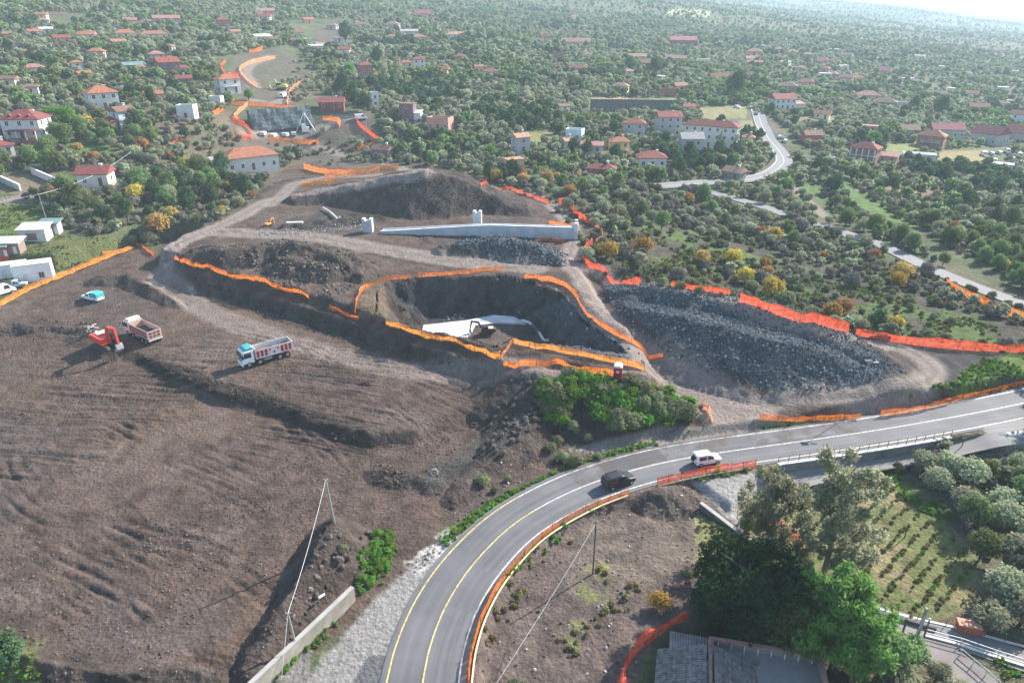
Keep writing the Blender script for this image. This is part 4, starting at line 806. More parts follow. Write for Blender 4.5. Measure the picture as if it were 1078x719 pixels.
for sdx in (131, 132):                                   # palm: fronds on a straight stem
    r = np.random.default_rng(sdx); b = MB()
    for k in range(26):
        a = k * 2.4; el = r.uniform(-.5, 1.1); p = Vector((0, 0, 4.2)); dr_ = Vector((math.cos(a) * math.cos(el), math.sin(a) * math.cos(el), math.sin(el))); sd_ = Vector((-math.sin(a), math.cos(a), 0))
        for q in range(4):
            w0, w1 = .28 * (1 - q / 4.5), .28 * (1 - (q + 1) / 4.5); p2 = p + dr_ * .62
            b.add([p - sd_ * w0, p + sd_ * w0, p2 + sd_ * w1, p2 - sd_ * w1], [(0, 1, 2, 3)]); p = p2; dr_ = (dr_ + Vector((0, 0, -.32))).normalized()
    proto("palm", 0, (np.array(b.v), np.array(b.f)), limbs([[((0, 0, -.4), .22), ((0, 0, 2), .17), ((.05, 0, 4.2), .16)]], 7), "green", bark_p)

# where things may grow
def G_xy(pl): return [tuple(v) for v in GL(pl)[:, :2]]
NO = [SITE, [(440, 690), (530, 700), (540, 1000), (380, 1000)], [(-200, 640), (340, 670), (480, 572), (530, 540), (420, 1000), (-200, 1000)], [(-300, 200), (40, 212), (60, 240), (140, 252), (135, 262), (60, 292), (-300, 500)], [(470, 740), (486, 690), (510, 625), (545, 580), (590, 545), (650, 505), (735, 500), (812, 490), (812, 520), (780, 556), (800, 575), (770, 620), (725, 650), (655, 740)],
      [(228, 62), (310, 46), (338, 80), (330, 94), (400, 122), (408, 150), (300, 160), (215, 178), (196, 160), (244, 108), (226, 80)], [(262, 62), (292, 58), (300, 90), (325, 84), (330, 90), (306, 112), (372, 122), (384, 130), (395, 150), (420, 168), (420, 178), (300, 178), (330, 160), (270, 152), (245, 140), (265, 112), (262, 88)],
      [(268, 112), (336, 112), (345, 140), (262, 142)], [(735, 113), (792, 111), (794, 143), (738, 127)], [(618, 103), (716, 103), (716, 119), (620, 119)], [(-20, 212), (40, 212), (60, 240), (140, 252), (135, 262), (60, 292), (-20, 322)], [(0, 180), (86, 182), (90, 205), (0, 208)],
      [(925, 151), (976, 151), (985, 163), (930, 163)], [(840, 123), (882, 122), (882, 130), (840, 131)], [(460, 760), (400, 740), (430, 650), (520, 545), (640, 480), (800, 445), (1090, 400), (1090, 470), (985, 478), (820, 520), (640, 525), (540, 590), (490, 720)], [(430, 520), (560, 440), (760, 438), (800, 480), (640, 502), (520, 562), (450, 610)],
      [(800, 505), (930, 490), (1000, 540), (1040, 600), (1020, 660), (900, 650), (820, 600)], [(880, 628), (1090, 690), (1090, 740), (960, 740), (960, 680), (880, 650)], [(835, 196), (860, 196), (880, 232), (868, 235)], [(600, 640), (760, 642), (880, 740), (880, 1000), (560, 1000)], [(300, 22), (372, 20), (372, 50), (330, 54)], [(990, 158), (1060, 152), (1060, 172), (985, 172)], [(552, 138), (586, 136), (582, 152), (552, 152)],
      [(1000, 458), (1090, 446), (1090, 492), (1000, 486)]]
ORCH = [(540, 95), (760, 60), (560, 20), (480, 80)]
HA = np.array(HOUSES); RD = np.concatenate([far_road, smooth_line(GL([(1130, 342), (1078, 322), (990, 288), (925, 258), (840, 231), (745, 202)])[:, :2], 3)])
def free(x, y, z, margin=0):
    px, py, dep = project(x, y, z); ok = np.ones(len(x), bool)
    for pl in NO: ok &= ~inpoly(px, py, pl)
    for s in range(0, len(HA), 20):
        hh = HA[s:s + 20]; d2 = (x[:, None] - hh[:, 0]) ** 2 + (y[:, None] - hh[:, 1]) ** 2; ok &= (d2 > (hh[:, 2] + 1.2) ** 2).all(1)
    near = np.hypot(x, y) < 420; d = np.full(len(x), 99.)
    if near.any(): d[near] = dist_line(x[near], y[near], RD[::4]); ok &= d > 4.5
    # keep the view to each building open: nothing tall directly in front of a wall
    return ok, px, py, dep
def cand(r0, r1, s, seed, amax=50):
    r = np.random.default_rng(seed); n = int(r1 / s) + 1
    gx, gy = np.meshgrid(np.arange(-n, n + 1) * s, np.arange(0, n + 1) * s); gx = gx.ravel(); gy = gy.ravel(); th = .4
    x = gx + r.uniform(-.36, .36, len(gx)) * s; y = gy + r.uniform(-.36, .36, len(gx)) * s; rad = np.hypot(x, y); a = np.degrees(np.arctan2(x, y))
    m = (rad >= r0) & (rad < r1) & (np.abs(a) < amax); return x[m], y[m]
BANDS = [(40, 330, 4.0, 55), (330, 620, 4.2, 48), (620, 1200, 6.2, 44), (1200, 2400, 13.0, 42), (2400, 5200, 24.0, 40)]
pool = {}
for bi, (r0, r1, s, am) in enumerate(BANDS):
    x, y = cand(r0, r1, s, 200 + bi, am); z = hgt(x, y); ok, px, py, dep = free(x, y, z); x, y, z, px, py, dep = [a[ok] for a in (x, y, z, px, py, dep)]
    r = np.random.default_rng(300 + bi); u = r.random(len(x)); f1 = fbm(x, y, 70, 3, 401); f2 = fbm(x, y, 34, 3, 402)
    scrubz = inpoly(px, py, [(570, 196), (700, 198), (800, 222), (880, 250), (960, 285), (1090, 328), (1090, 380), (1000, 368), (900, 346), (770, 312), (640, 292), (610, 262), (640, 242)])
    thick = inpoly(px, py, [(60, 215), (112, 195), (200, 178), (285, 188), (262, 214), (180, 252), (140, 250), (60, 240)])
    kind = np.where(u < .78, 0, np.where(u < .85, 1, np.where(u < .88, 2, np.where(u < .93, 3, np.where(u < .97, 4, 5)))))   # olive, green, dark, shrub, bare, citrus
    kind = np.where((f2 > .64) & (u < .8), 1, kind); kind = np.where((f2 < .31) & (u < .85), 2, kind)
    kind = np.where(scrubz, np.where(u < .30, 0, np.where(u < .66, 3, np.where(u < .84, 4, np.where(u < .95, 1, 2)))), kind)
    kind = np.where(thick, np.where(u < .22, 1, np.where(u < .42, 2, np.where(u < .72, 3, np.where(u < .9, 4, 0)))), kind)
    cit = inpoly(px, py, [(845, 196), (935, 192), (1090, 210), (1090, 260), (985, 245), (890, 228)]); kind = np.where(cit & (u < .6), 5, kind)
    keep = (f1 > .23) | thick; low = scrubz & (py > 238 + .13 * (px - 640)); keep &= ~(scrubz & (r.random(len(x)) < np.where(low, .80, .25))); keep &= ~(low & ((kind == 0) | (kind == 1))); keep &= ~(cit & (r.random(len(x)) < .03)); keep &= r.random(len(x)) < .93
    sc = .42 + .60 * r.random(len(x)) ** 1.2 * (1 if bi < 3 else (1.5 if bi == 3 else 2.3)); sc = np.where(scrubz & (kind == 2), sc * .55, sc); sc = np.where(scrubz & (kind > 2), sc * 1.35, sc); sc = np.where(thick, sc * 1.1, sc)
    for k in range(6):
        m = keep & (kind == k); pool.setdefault(k, []).append(np.stack([x[m], y[m], z[m], dep[m], sc[m], r.uniform(0, 6.28, m.sum()), px[m], py[m]], 1))
pool = {k: np.concatenate(v) for k, v in pool.items()}
# hand-placed trees seen in the photograph: kind -> (x, y, scale, label)
LAND = [(465, 135, "below the pink flat-roofed house"), (110, 112, "around the white orange-roofed house"), (40, 150, "around the large house with the porch"), (60, 80, "on the upper left hillside"), (200, 110, "left of the netted cutting"), (200, 55, "above the orange-fenced bend"), (330, 70, "right of the fenced upper road"), (440, 95, "in the dense grove left of centre"), (520, 100, "in the dense middle grove"), (590, 125, "in the grove below the terrace wall"), (600, 190, "above the far orange fence"), (690, 170, "around the red-roofed white villa"), (750, 210, "below the country road"), (800, 270, "in the scrub above the rock pile"), (900, 300, "in the scrub beside the service road"), (1000, 340, "in the scrub behind the red fence"), (850, 180, "inside the country road bend"), (920, 185, "in front of the columned villa"), (1000, 200, "in the orchards at the right edge"), (960, 240, "beyond the service road"), (1040, 270, "right of the service road end"), (180, 215, "in the thicket above the dirt track"), (100, 175, "above the farmhouse"), (30, 205, "beside the bare terraces"), (400, 150, "between the far works and the brown farmhouse"), (1040, 540, "in the olive yard at the lower right"), (1030, 620, "by the lane at the lower right"), (20, 690, "at the lower left corner"), (700, 95, "around the yellow meadow"), (850, 100, "uphill of the red barn"), (960, 130, "around the right-hand halls"), (800, 400, "near the road")]
LA = np.array([(a, b) for a, b, _ in LAND], float)
def where(px, py): return LAND[int(np.argmin((LA[:, 0] - px) ** 2 + ((LA[:, 1] - py) * 1.6) ** 2))][2]
def tree(kind, x, y, z, sc, rz, label, cat, group=None, name=None, v=None, sz=1.0):
    ps = PROTO[kind]; cm, tm, _ = ps[(v if v is not None else int(abs(x * 13.7 + y * 7.1))) % len(ps)]
    e = empty(name or kind, (x, y, z), rz, label, cat, group); e.scale = (sc, sc, sc * sz)
    link("trunk", tm, e); link("crown", cm, e); return e
def sink(tag_, pts, kind): EXTRA.setdefault(kind, []).append(pts)
EXTRA = {}
KN = {0: ("olive_tree", "round grey-green olive tree", "olive tree", 300), 1: ("broadleaf_tree", "bushy mid-green tree", "tree", 150), 2: ("evergreen_tree", "dense dark evergreen tree", "tree", 120), 3: ("shrub", "low olive-drab shrub", "shrub", 130), 4: ("bare_shrub", "leafless grey-brown shrub", "shrub", 130), 5: ("citrus_tree", "small glossy green fruit tree", "tree", 110)}
for k, (kn, lb, ct, lim) in KN.items():
    a = pool[k]; vis = (a[:, 6] > -30) & (a[:, 6] < 1110) & (a[:, 7] > -40) & (a[:, 7] < 760); o_ = np.argsort(np.where(vis, a[:, 3], 1e9)); near, rest = a[o_[:lim]], a[o_[lim:]]
    for p in near:
        w_ = where(p[6], p[7]); tree(kn, p[0], p[1], p[2] - .05, p[4], p[5], lb + " growing " + w_, ct, lb.split()[-2] + " " + lb.split()[-1] + "s " + w_)
    pool[k] = rest
HAND = [("autumn_tree", 145, 212, 1.5, "large golden-yellow autumn tree in the thicket above the dirt track"), ("autumn_tree", 133, 226, 1.0, "smaller golden autumn tree just left of the russet one"), ("russet_tree", 166, 246, 1.7, "broad russet autumn tree at the near edge of the thicket"),
    ("autumn_tree", 676, 268, 1.3, "rounded yellow bush tree right of the tall red fence bend"), ("autumn_tree", 640, 272, 1.2, "yellow-brown bush tree inside the red fence bend"), ("autumn_tree", 812, 312, 1.35, "dense yellow-green autumn tree behind the red fence"), ("russet_tree", 946, 294, 1.3, "golden-brown tree beside the service road"), ("autumn_tree", 941, 347, .9, "small yellowing bush above the right end of the red fence"), ("russet_tree", 816, 254, 1.2, "orange-brown tree uphill of the yellow-green autumn tree"), ("russet_tree", 800, 250, 1.0, "smaller orange-brown tree left of its larger neighbour"),
    ("autumn_tree", 575, 194, 1.3, "golden tree above the far orange fence, right of the peach house"), ("autumn_tree", 522, 192, 1.3, "golden tree at the left end of the far orange fence"), ("russet_tree", 150, 160, 1.3, "rust-coloured tree left of the white box-like house"), ("mimosa_tree", 197, 183, 1.2, "bright yellow flowering tree left of the large workshop"),
    ("bright_tree", 58, 135, 1.3, "bright green round tree right of the large porch house"), ("bright_tree", 72, 136, 1.4, "taller bright green tree beside the round one near the porch house"), ("russet_tree", 92, 138, 1.6, "brownish broad tree below the white orange-roofed house"), ("evergreen_tree", 145, 140, 1.1, "dark tree right of the grey-blue gabled house"), ("bright_tree", 262, 106, .9, "vivid green young tree beside the balcony house"),
    ("evergreen_tree", 372, 112, 1.4, "great dark tree left of the narrow white house"), ("evergreen_tree", 384, 118, 1.2, "dark tree in front of the narrow white house"), ("evergreen_tree", 362, 100, 1.4, "dark tree crown uphill of the dark red house"), ("poplar", 406, 88, 1.15, "tall yellowish poplar, left one of the pair"), ("poplar", 419, 86, 1.25, "tall yellowish poplar, right one of the pair"), ("bright_tree", 368, 80, 1.2, "light green tree left of the brick tower house"), ("evergreen_tree", 398, 70, 1.5, "dark tree behind the left poplar"),
    ("conifer", 757, 163, .95, "pointed dark conifer, left one before the long apartment block"), ("conifer", 775, 164, 1.0, "pointed dark conifer, right one before the long apartment block"), ("conifer", 424, 166, .8, "dark green conifer right of the brown-roofed farmhouse"), ("cypress", 577, 180, .95, "dark cypress standing between the peach house and the brick-red building"), ("cypress", 514, 44, 1.1, "left cypress of a far pair in the upper middle"), ("cypress", 520, 45, 1.2, "right cypress of a far pair in the upper middle"), ("cypress", 804, 92, 1.1, "single cypress near the head of the country road"),
    ("evergreen_tree", 774, 102, 2.2, "huge round dark pine above the yellow meadow"), ("evergreen_tree", 662, 78, 1.6, "round dark pine below the pinkish farm roof"), ("evergreen_tree", 688, 80, 1.7, "dark pine right of the rounder one below the farm roof"), ("evergreen_tree", 990, 121, 1.7, "tall dark tree on the hazy right slope"), ("evergreen_tree", 962, 117, 1.3, "dark tree right of the white flat house"), ("bright_tree", 918, 155, 1.4, "fresh green tree behind the columned villa"), ("bright_tree", 517, 168, 1.0, "fresh green tree left of the grey peach-gabled house"), ("palm", 884, 160, 1.0, "feathery palm between the red barn and the columned villa"), ("palm", 966, 152, 1.0, "palm in front of the grey-brown gabled house"), ("palm", 886, 185, .8, "small palm below the red barn"), ("evergreen_tree", 700, 156, 1.0, "dark tree in front of the grey gabled block"), ("evergreen_tree", 340, 50, 2.0, "dark tree mass on the far quarry rim") if 0 else ("evergreen_tree", 364, 46, 2.0, "dark tree at the right rim of the far quarry"),
    ("olive_tree", 1015, 512, 1.12, "large silvery olive tree below the road bend wall, larger of two"), ("olive_tree", 984, 517, .9, "smaller silvery olive tree left of the largest one below the wall"), ("olive_tree", 1052, 558, 1.0, "olive tree right of the stony path in the lower right yard"), ("olive_tree", 1074, 520, 1.0, "olive tree at the right edge just under the rubble bank"), ("olive_tree", 1068, 600, 1.15, "broad olive tree at the right edge beside the vineyard corner"), ("olive_tree", 1052, 635, 1.1, "broad olive tree above the rust-red trough"), ("olive_tree", 1040, 662, .8, "small olive tree right behind the rust-red trough"), ("olive_tree", 1075, 655, .9, "olive tree at the right edge above the railing"), ("broadleaf_tree", 1024, 556, .75, "dark leafy tree on the path side of the lower right yard"), ("broadleaf_tree", 1030, 590, .7, "dark leafy tree near the vineyard wall"), ("olive_tree", 985, 716, .55, "young olive bush at the bottom beside the paved yard"), ("olive_tree", 1072, 500, .8, "olive tree in the right corner above the yard"), ("evergreen_tree", 15, 700, .55, "dark round bush at the lower left corner"), ("broadleaf_tree", 930, 678, .55, "leafy dark shrub left of the leaning poles"), ("autumn_tree", 694, 640, .62, "yellow-green bush at the top of the drooping orange net"), ("broadleaf_tree", 785, 560, .4, "leafy bush beside the concrete slab corner"), ("broadleaf_tree", 955, 700, .6, "leafy bush at the foot of the leaning poles")]
for kn, x, y, sc, lb in HAND:
    g = G1(x, y); tree(kn, g[0], g[1], g[2] - .05, sc, x * .7, lb, "palm tree" if kn == "palm" else ("bush" if "bush" in lb else "tree"), v=int(x))

ra = np.random.default_rng(91); na_ = 0
for k in range(400):
    zn = [(640, 215, 1060, 340), (100, 185, 270, 245), (500, 180, 640, 215), (640, 170, 800, 215), (60, 120, 260, 180), (380, 60, 520, 120), (800, 230, 1070, 300)][k % 7]; px, py = ra.uniform(zn[0], zn[2]), ra.uniform(zn[1], zn[3])
    if any(inpoly(np.array([px]), np.array([py]), pl)[0] for pl in NO) or na_ >= 46: continue
    g = G1(px, py)
    if len(HA) and (np.hypot(HA[:, 0] - g[0], HA[:, 1] - g[1]) < HA[:, 2] + 2).any() or dist_line(np.array([g[0]]), np.array([g[1]]), RD[::4])[0] < 5: continue
    na_ += 1; kk = "autumn_tree" if ra.random() < .62 else "russet_tree"; w_ = where(px, py); tree(kk, g[0], g[1], g[2] - .05, ra.uniform(.6, 1.25), k, ("yellowing autumn tree scattered " if kk == "autumn_tree" else "rust-brown autumn tree scattered ") + w_, "tree", "autumn trees " + w_)
# big trees by the lower lane: built limb by limb
def big_tree(name, px, py, Hh, limbspec, leaf, n, size, label, seed, br=(.9, 1.5), bk=bark, droop=.3, shell=.25, tr=.28, asp=2.2):
    r = np.random.default_rng(seed); g = G1(px, py); e = empty(name, g - np.array([0, 0, .1]), 0, label, "tree"); lp, bl = [], []
    top = Vector((r.uniform(-.8, .8), r.uniform(-.8, .8), Hh * .8)); lp.append([((0, 0, -.5), tr * 1.25), ((top.x * .3, top.y * .3, Hh * .35), tr), ((top.x, top.y, Hh * .8), tr * .35), ((top.x * 1.1, top.y * 1.1, Hh * .95), .04)])
    for (h0, a, ln, rise, nb) in limbspec:
        a = math.radians(a); s0 = Vector((top.x * h0 / .8, top.y * h0 / .8, Hh * h0)); d = Vector((math.cos(a), math.sin(a), rise)); pts = [(s0, tr * .5)]
        for q in range(1, 4): pts.append((s0 + d * ln * q / 3 + Vector((r.uniform(-.3, .3), r.uniform(-.3, .3), .25 * q)), tr * (.42 - .12 * q)))
        lp.append(pts)
        for q in range(nb):
            t = r.uniform(.35, 1.1); c = s0 + d * ln * t + Vector((r.normal() * .8, r.normal() * .8, r.normal() * .7)); R = r.uniform(*br); bl.append((c.x, c.y, c.z, R, R, R * r.uniform(.8, 1.3)))
            if q % 2 == 0: lp.append([(pts[2][0], tr * .15), (c, .03)])
    cv, cf = leaves(bl, n, size, seed, .1, shell, droop, asp); tv, tf = limbs(lp, 7)
    link("trunk", mesh_np(name + "_trunk", tv, tf, bk), e); link("crown", mesh_np(name + "_crown", cv, cf, LM[leaf]), e); HOUSES.append((g[0], g[1], 2)); return e
r = np.random.default_rng(5)
def spec(lo, hi, n, ln, rise, nb, seed):
    r = np.random.default_rng(seed); return [(lo + (hi - lo) * (k + .5) / n, 137.5 * k + r.uniform(-20, 20), ln * r.uniform(.7, 1.1) * (1.1 - .5 * k / n), rise * r.uniform(.5, 1.4), nb) for k in range(n)]
big_tree("eucalyptus", 858, 636, 18.5, spec(.30, .88, 16, 3.6, .75, 5, 1), "euc", 21000, .18, "tall olive-brown eucalyptus with airy drooping foliage beside the vineyard", 501, (.55, 1.0), bark_p)
big_tree("eucalyptus", 808, 600, 13.5, spec(.30, .88, 13, 3.0, .8, 5, 2), "euc", 13000, .18, "shorter paler eucalyptus left of the tallest tree, beside the concrete slab", 502, (.55, .95), bark_p)
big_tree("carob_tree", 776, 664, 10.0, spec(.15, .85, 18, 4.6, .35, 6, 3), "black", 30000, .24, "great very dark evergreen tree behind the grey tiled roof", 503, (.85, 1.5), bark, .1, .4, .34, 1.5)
big_tree("pepper_tree", 876, 705, 11.0, spec(.15, .9, 20, 3.0, .5, 6, 4), "feather", 36000, .19, "feathery bright green tree left of the leaning poles", 504, (.6, 1.15), bark, .8, .3, .3, 3.0)
big_tree("pepper_tree", 824, 686, 8.0, spec(.2, .85, 14, 2.8, .4, 6, 6), "green", 18000, .22, "mid-green tree between the dark tree and the feathery one", 505, (.65, 1.2), bark, .4, .35, .3, 2.0)

# ---- scattered rest: one object each, instances on real ground points
def scatter(name, pts, scale, rz, kinds, tiltv=0.0, z=0.0):
    n = len(pts); me = bpy.data.meshes.new(name); me.vertices.add(n); p = np.array(pts, np.float32); p[:, 2] += z; me.vertices.foreach_set("co", p.ravel())
    r = np.random.default_rng(n + 5); rot = np.stack([r.normal(size=n) * tiltv, r.normal(size=n) * tiltv, rz], 1).astype(np.float32)
    a = me.attributes.new("sc", 'FLOAT', 'POINT'); a.data.foreach_set("value", np.asarray(scale, np.float32)); a = me.attributes.new("rot", 'FLOAT_VECTOR', 'POINT'); a.data.foreach_set("vector", rot.ravel())
    ids = r.integers(0, len(kinds), n).astype(np.int32); a = me.attributes.new("pick", 'INT', 'POINT'); a.data.foreach_set("value", ids)
    o = link(name, me); o["kind"] = "stuff"; c = bpy.data.collections.new(name + "_sources")
    for i, m in enumerate(kinds): c.objects.link(bpy.data.objects.new("%s_%03d" % (name, i), m))
    ng = bpy.data.node_groups.new(name, "GeometryNodeTree"); ng.interface.new_socket("Geometry", in_out='INPUT', socket_type='NodeSocketGeometry'); ng.interface.new_socket("Geometry", in_out='OUTPUT', socket_type='NodeSocketGeometry')
    N = ng.nodes.new; L = ng.links.new; gi = N("NodeGroupInput"); go = N("NodeGroupOutput"); ip = N("GeometryNodeInstanceOnPoints"); ci = N("GeometryNodeCollectionInfo"); ci.inputs[0].default_value = c; ci.inputs["Separate Children"].default_value = True; ci.inputs["Reset Children"].default_value = True
    def attr(nm, ty): q = N("GeometryNodeInputNamedAttribute"); q.data_type = ty; q.inputs[0].default_value = nm; return q.outputs[0]
    L(gi.outputs[0], ip.inputs["Points"]); L(ci.outputs[0], ip.inputs["Instance"]); ip.inputs["Pick Instance"].default_value = True; L(attr("pick", 'INT'), ip.inputs["Instance Index"])
    e2r = N("FunctionNodeEulerToRotation"); L(attr("rot", 'FLOAT_VECTOR'), e2r.inputs[0]); L(e2r.outputs[0], ip.inputs["Rotation"]); L(attr("sc", 'FLOAT'), ip.inputs["Scale"]); L(ip.outputs[0], go.inputs[0])
    md = o.modifiers.new("scatter", 'NODES'); md.node_group = ng; return o
whole = lambda k: [p[2] for p in PROTO[k]]
def sc_(name, a, kinds): 
    if len(a): scatter(name, a[:, :3], a[:, 4], a[:, 5], kinds, .09)
a = pool[0]; sc_("olive_grove", a[a[:, 3] < 430], whole("olive_mid")); sc_("distant_olive_woods", a[a[:, 3] >= 430], whole("olive_far"))
a = pool[1]; sc_("green_woods", a, whole("broadleaf_far")); a = pool[2]; sc_("evergreen_woods", a, whole("evergreen_far"))
a = pool[3]; sc_("far_shrubland", a[a[:, 3] < 900], whole("shrub")); a = pool[4]; sc_("far_bare_scrub", a[a[:, 3] < 900], whole("bare_shrub")); a = pool[5]; sc_("far_orchards", a[a[:, 3] < 900], whole("citrus_tree"))

# ground cover near the viewer
def fill(poly, s, seed, thr=None, wl=6):
    w = np.array(G_xy(poly)); x0, y0 = w.min(0); x1, y1 = w.max(0); r = np.random.default_rng(seed)
    gx, gy = np.meshgrid(np.arange(x0, x1, s), np.arange(y0, y1, s)); x = gx.ravel() + r.uniform(-.5, .5, gx.size) * s; y = gy.ravel() + r.uniform(-.5, .5, gx.size) * s
    z = hgt(x, y); px, py, _ = project(x, y, z); m = inpoly(px, py, poly)
    if thr: m &= fbm(x, y, wl, 3, seed) > thr
    m &= dist_line(x, y, road[::3]) > 4.1
    return np.stack([x[m], y[m], z[m]], 1)
def cover(name, polys, kinds, s, sc, seed, thr=None, wl=6, tilt=.1, z=0):
    p = np.concatenate([fill(q, s, seed + i, thr, wl) for i, q in enumerate(polys)]); r = np.random.default_rng(seed); scatter(name, p, r.uniform(*sc, len(p)), r.uniform(0, 6.28, len(p)), kinds, tilt, z)
cover("bramble_thicket", [[(566, 410), (600, 396), (660, 404), (720, 420), (742, 440), (700, 448), (620, 454), (575, 446)]], whole("bramble") * 4 + whole("shrub"), .85, (.5, 1.1), 601, .33, 5)
cover("roadside_brambles", [[(380, 622), (378, 600), (392, 566), (410, 560), (414, 584), (398, 612)]], whole("bramble"), .9, (.3, .6), 610, .3, 4)
cover("dead_brush", [[(540, 400), (570, 405), (570, 450), (540, 480), (500, 475)], [(680, 405), (735, 425), (745, 440), (700, 445)], [(366, 560), (392, 560), (380, 600), (350, 620), (350, 590)]], whole("bare_shrub"), 1.3, (.10, .26), 602, .44, 5)
cover("verge_grass", [[(466, 566), (520, 530), (580, 502), (650, 475), (686, 466), (680, 474), (620, 490), (560, 516), (500, 548)], [(800, 447), (905, 440), (1000, 426), (1090, 404), (1090, 412), (1000, 433), (900, 446), (800, 457)], [(385, 640), (372, 600), (392, 560), (415, 556), (418, 580), (400, 622)], [(300, 690), (372, 634), (380, 642), (318, 694), (280, 735), (262, 735)], [(505, 640), (540, 588), (600, 545), (640, 522), (600, 560), (545, 606)], [(910, 493), (932, 492), (1002, 540), (990, 552), (955, 528)], [(0, 690), (40, 690), (40, 735), (0, 735)], [(1000, 680), (1078, 700), (1078, 719), (1030, 700)], [(690, 476), (640, 490), (735, 506), (790, 496), (780, 490)], [(1040, 375), (1090, 376), (1090, 395), (1010, 414), (960, 420), (900, 430), (1000, 400)]], whole("weed_clump"), .62, (.35, .95), 603, .42, 4)
cover("wayside_greens", [[(372, 604), (392, 562), (412, 560), (412, 590), (395, 625), (378, 632)], [(352, 580), (370, 575), (365, 600), (350, 605)], [(570, 205), (700, 200), (880, 250), (1090, 330), (1090, 375), (900, 346), (640, 292)], [(270, 150), (420, 150), (410, 172), (330, 176)], [(560, 420), (760, 455), (560, 500), (480, 540)]], whole("weed_clump") + whole("shrub"), 2.6, (.3, .7), 604, .5, 9)
cover("dry_weeds", [[(600, 600), (640, 588), (645, 640), (605, 692), (585, 690)], [(735, 545), (792, 560), (776, 614), (735, 600)], [(640, 610), (740, 600), (700, 660), (640, 680)], [(505, 650), (560, 580), (640, 525), (650, 530), (560, 610), (515, 690)]], whole("dry_clump"), 1.0, (.4, .95), 605, .47, 4)
cover("meadow_grass", [[(-20, 215), (38, 212), (55, 236), (20, 262), (-20, 262)], [(10, 270), (60, 248), (95, 248), (138, 254), (60, 288), (-20, 316), (-20, 290)]], whole("weed_clump") + whole("dry_clump"), 1.0, (.3, .8), 609, .4, 6)
cover("green_verge", [[(462, 570), (515, 528), (575, 500), (645, 474), (692, 464), (690, 474), (630, 490), (565, 514), (505, 548), (476, 580)]], whole("weed_clump"), .5, (.4, .9), 611, None)
# low growth that closes the ground between the trees
x, y = cand(70, 470, 2.5, 612, 50); z = hgt(x, y); ok, px, py, dep = free(x, y, z); ok &= ~inpoly(px, py, [(570, 215), (660, 225), (800, 262), (900, 290), (1000, 325), (1090, 345), (1090, 380), (1000, 368), (900, 346), (770, 312), (640, 292), (610, 262)]) | (fbm(x, y, 9, 3, 615) > .62); ok &= (fbm(x, y, 14, 3, 613) > .40) & (px > -60) & (px < 1140) & (py < 520); q_ = np.stack([x[ok], y[ok], z[ok]], 1); r = np.random.default_rng(614)
scatter("undergrowth", q_, r.uniform(.22, .75, len(q_)), r.uniform(0, 6.28, len(q_)), whole("shrub") * 2 + whole("olive_far") + whole("bare_shrub"), .1)
cover("corridor_scrub", [[(312, 60), (340, 84), (314, 112), (288, 100)], [(200, 140), (245, 122), (262, 150), (215, 172)], [(330, 138), (400, 150), (415, 172), (330, 172)]], whole("shrub") + whole("olive_mid"), 3.0, (.35, .8), 616, .48, 10)
cover("slope_greens", [[(640, 240), (800, 275), (900, 300), (1000, 330), (1090, 350), (1090, 375), (1000, 366), (900, 346), (770, 311), (650, 288)]], whole("weed_clump") + whole("dry_clump"), .9, (.4, 1.0), 617, .5, 7)
# vineyard: rows of small bare vines over dry grass
p = fill([(808, 518), (880, 502), (925, 500), (983, 540), (1027, 590), (1016, 636), (960, 655), (880, 636), (822, 600)], .62, 606)
cn, sn = math.cos(2.3), math.sin(2.3); cc = p[:, 0] * cn + p[:, 1] * sn; sh = np.round(cc / 1.5) * 1.5 - cc + rng.normal(size=len(p)) * .1; p[:, 0] += sh * cn; p[:, 1] += sh * sn; p[:, 2] = hgt(p[:, 0], p[:, 1]); p = p[rng.random(len(p)) < .55]
scatter("vine_rows", p, rng.uniform(.28, .62, len(p)), rng.uniform(0, 6.28, len(p)), whole("dry_clump") * 3 + whole("weed_clump"), .1)

# ---- stones
def rockmesh(i, m):
    import bmesh
    bm = bmesh.new(); bmesh.ops.create_icosphere(bm, subdivisions=2, radius=.5); r = np.random.default_rng(i + 40); s = r.uniform(.65, 1.25, 3)
    cuts = [(Vector(r.normal(size=3)).normalized(), r.uniform(.26, .4)) for _ in range(9)]
    for v in bm.verts:
        for nn, dd in cuts:
            k = v.co.dot(nn)
            if k > dd: v.co -= nn * (k - dd)
        v.co.x *= s[0]; v.co.y *= s[1]; v.co.z *= s[2]
    me = bpy.data.meshes.new("stone"); bm.to_mesh(me); bm.free(); me.materials.append(m); return me
def stonemat(name, c):
    m = mat(name, c, .9, .35, 1.5, .03); t = m.node_tree; oi = t.nodes.new("ShaderNodeObjectInfo"); bs = [n for n in t.nodes if n.type == 'BSDF_PRINCIPLED'][0]; src = bs.inputs["Base Color"].links[0].from_socket
    mr = t.nodes.new("ShaderNodeMapRange"); mr.inputs[3].default_value = .8; mr.inputs[4].default_value = 1.18; t.links.new(oi.outputs["Random"], mr.inputs[0]); sc = t.nodes.new("ShaderNodeVectorMath"); sc.operation = 'SCALE'; t.links.new(src, sc.inputs[0]); t.links.new(mr.outputs[0], sc.inputs["Scale"]); t.links.new(sc.outputs[0], bs.inputs["Base Color"]); return m
basalt = [rockmesh(i, stonemat("basalt", (.085, .101, .113))) for i in range(5)]; clods = [rockmesh(i + 9, stonemat("soil_clod", (.098, .077, .066))) for i in range(3)]; pale = [rockmesh(i + 14, stonemat("pale_stone", (.26, .245, .225))) for i in range(3)]; darkc = [rockmesh(i + 19, stonemat("dark_clod", (.042, .033, .027))) for i in range(3)]
PILE = [(632, 302), (700, 292), (780, 306), (880, 338), (958, 392), (880, 411), (800, 410), (735, 388), (676, 358), (650, 330)]
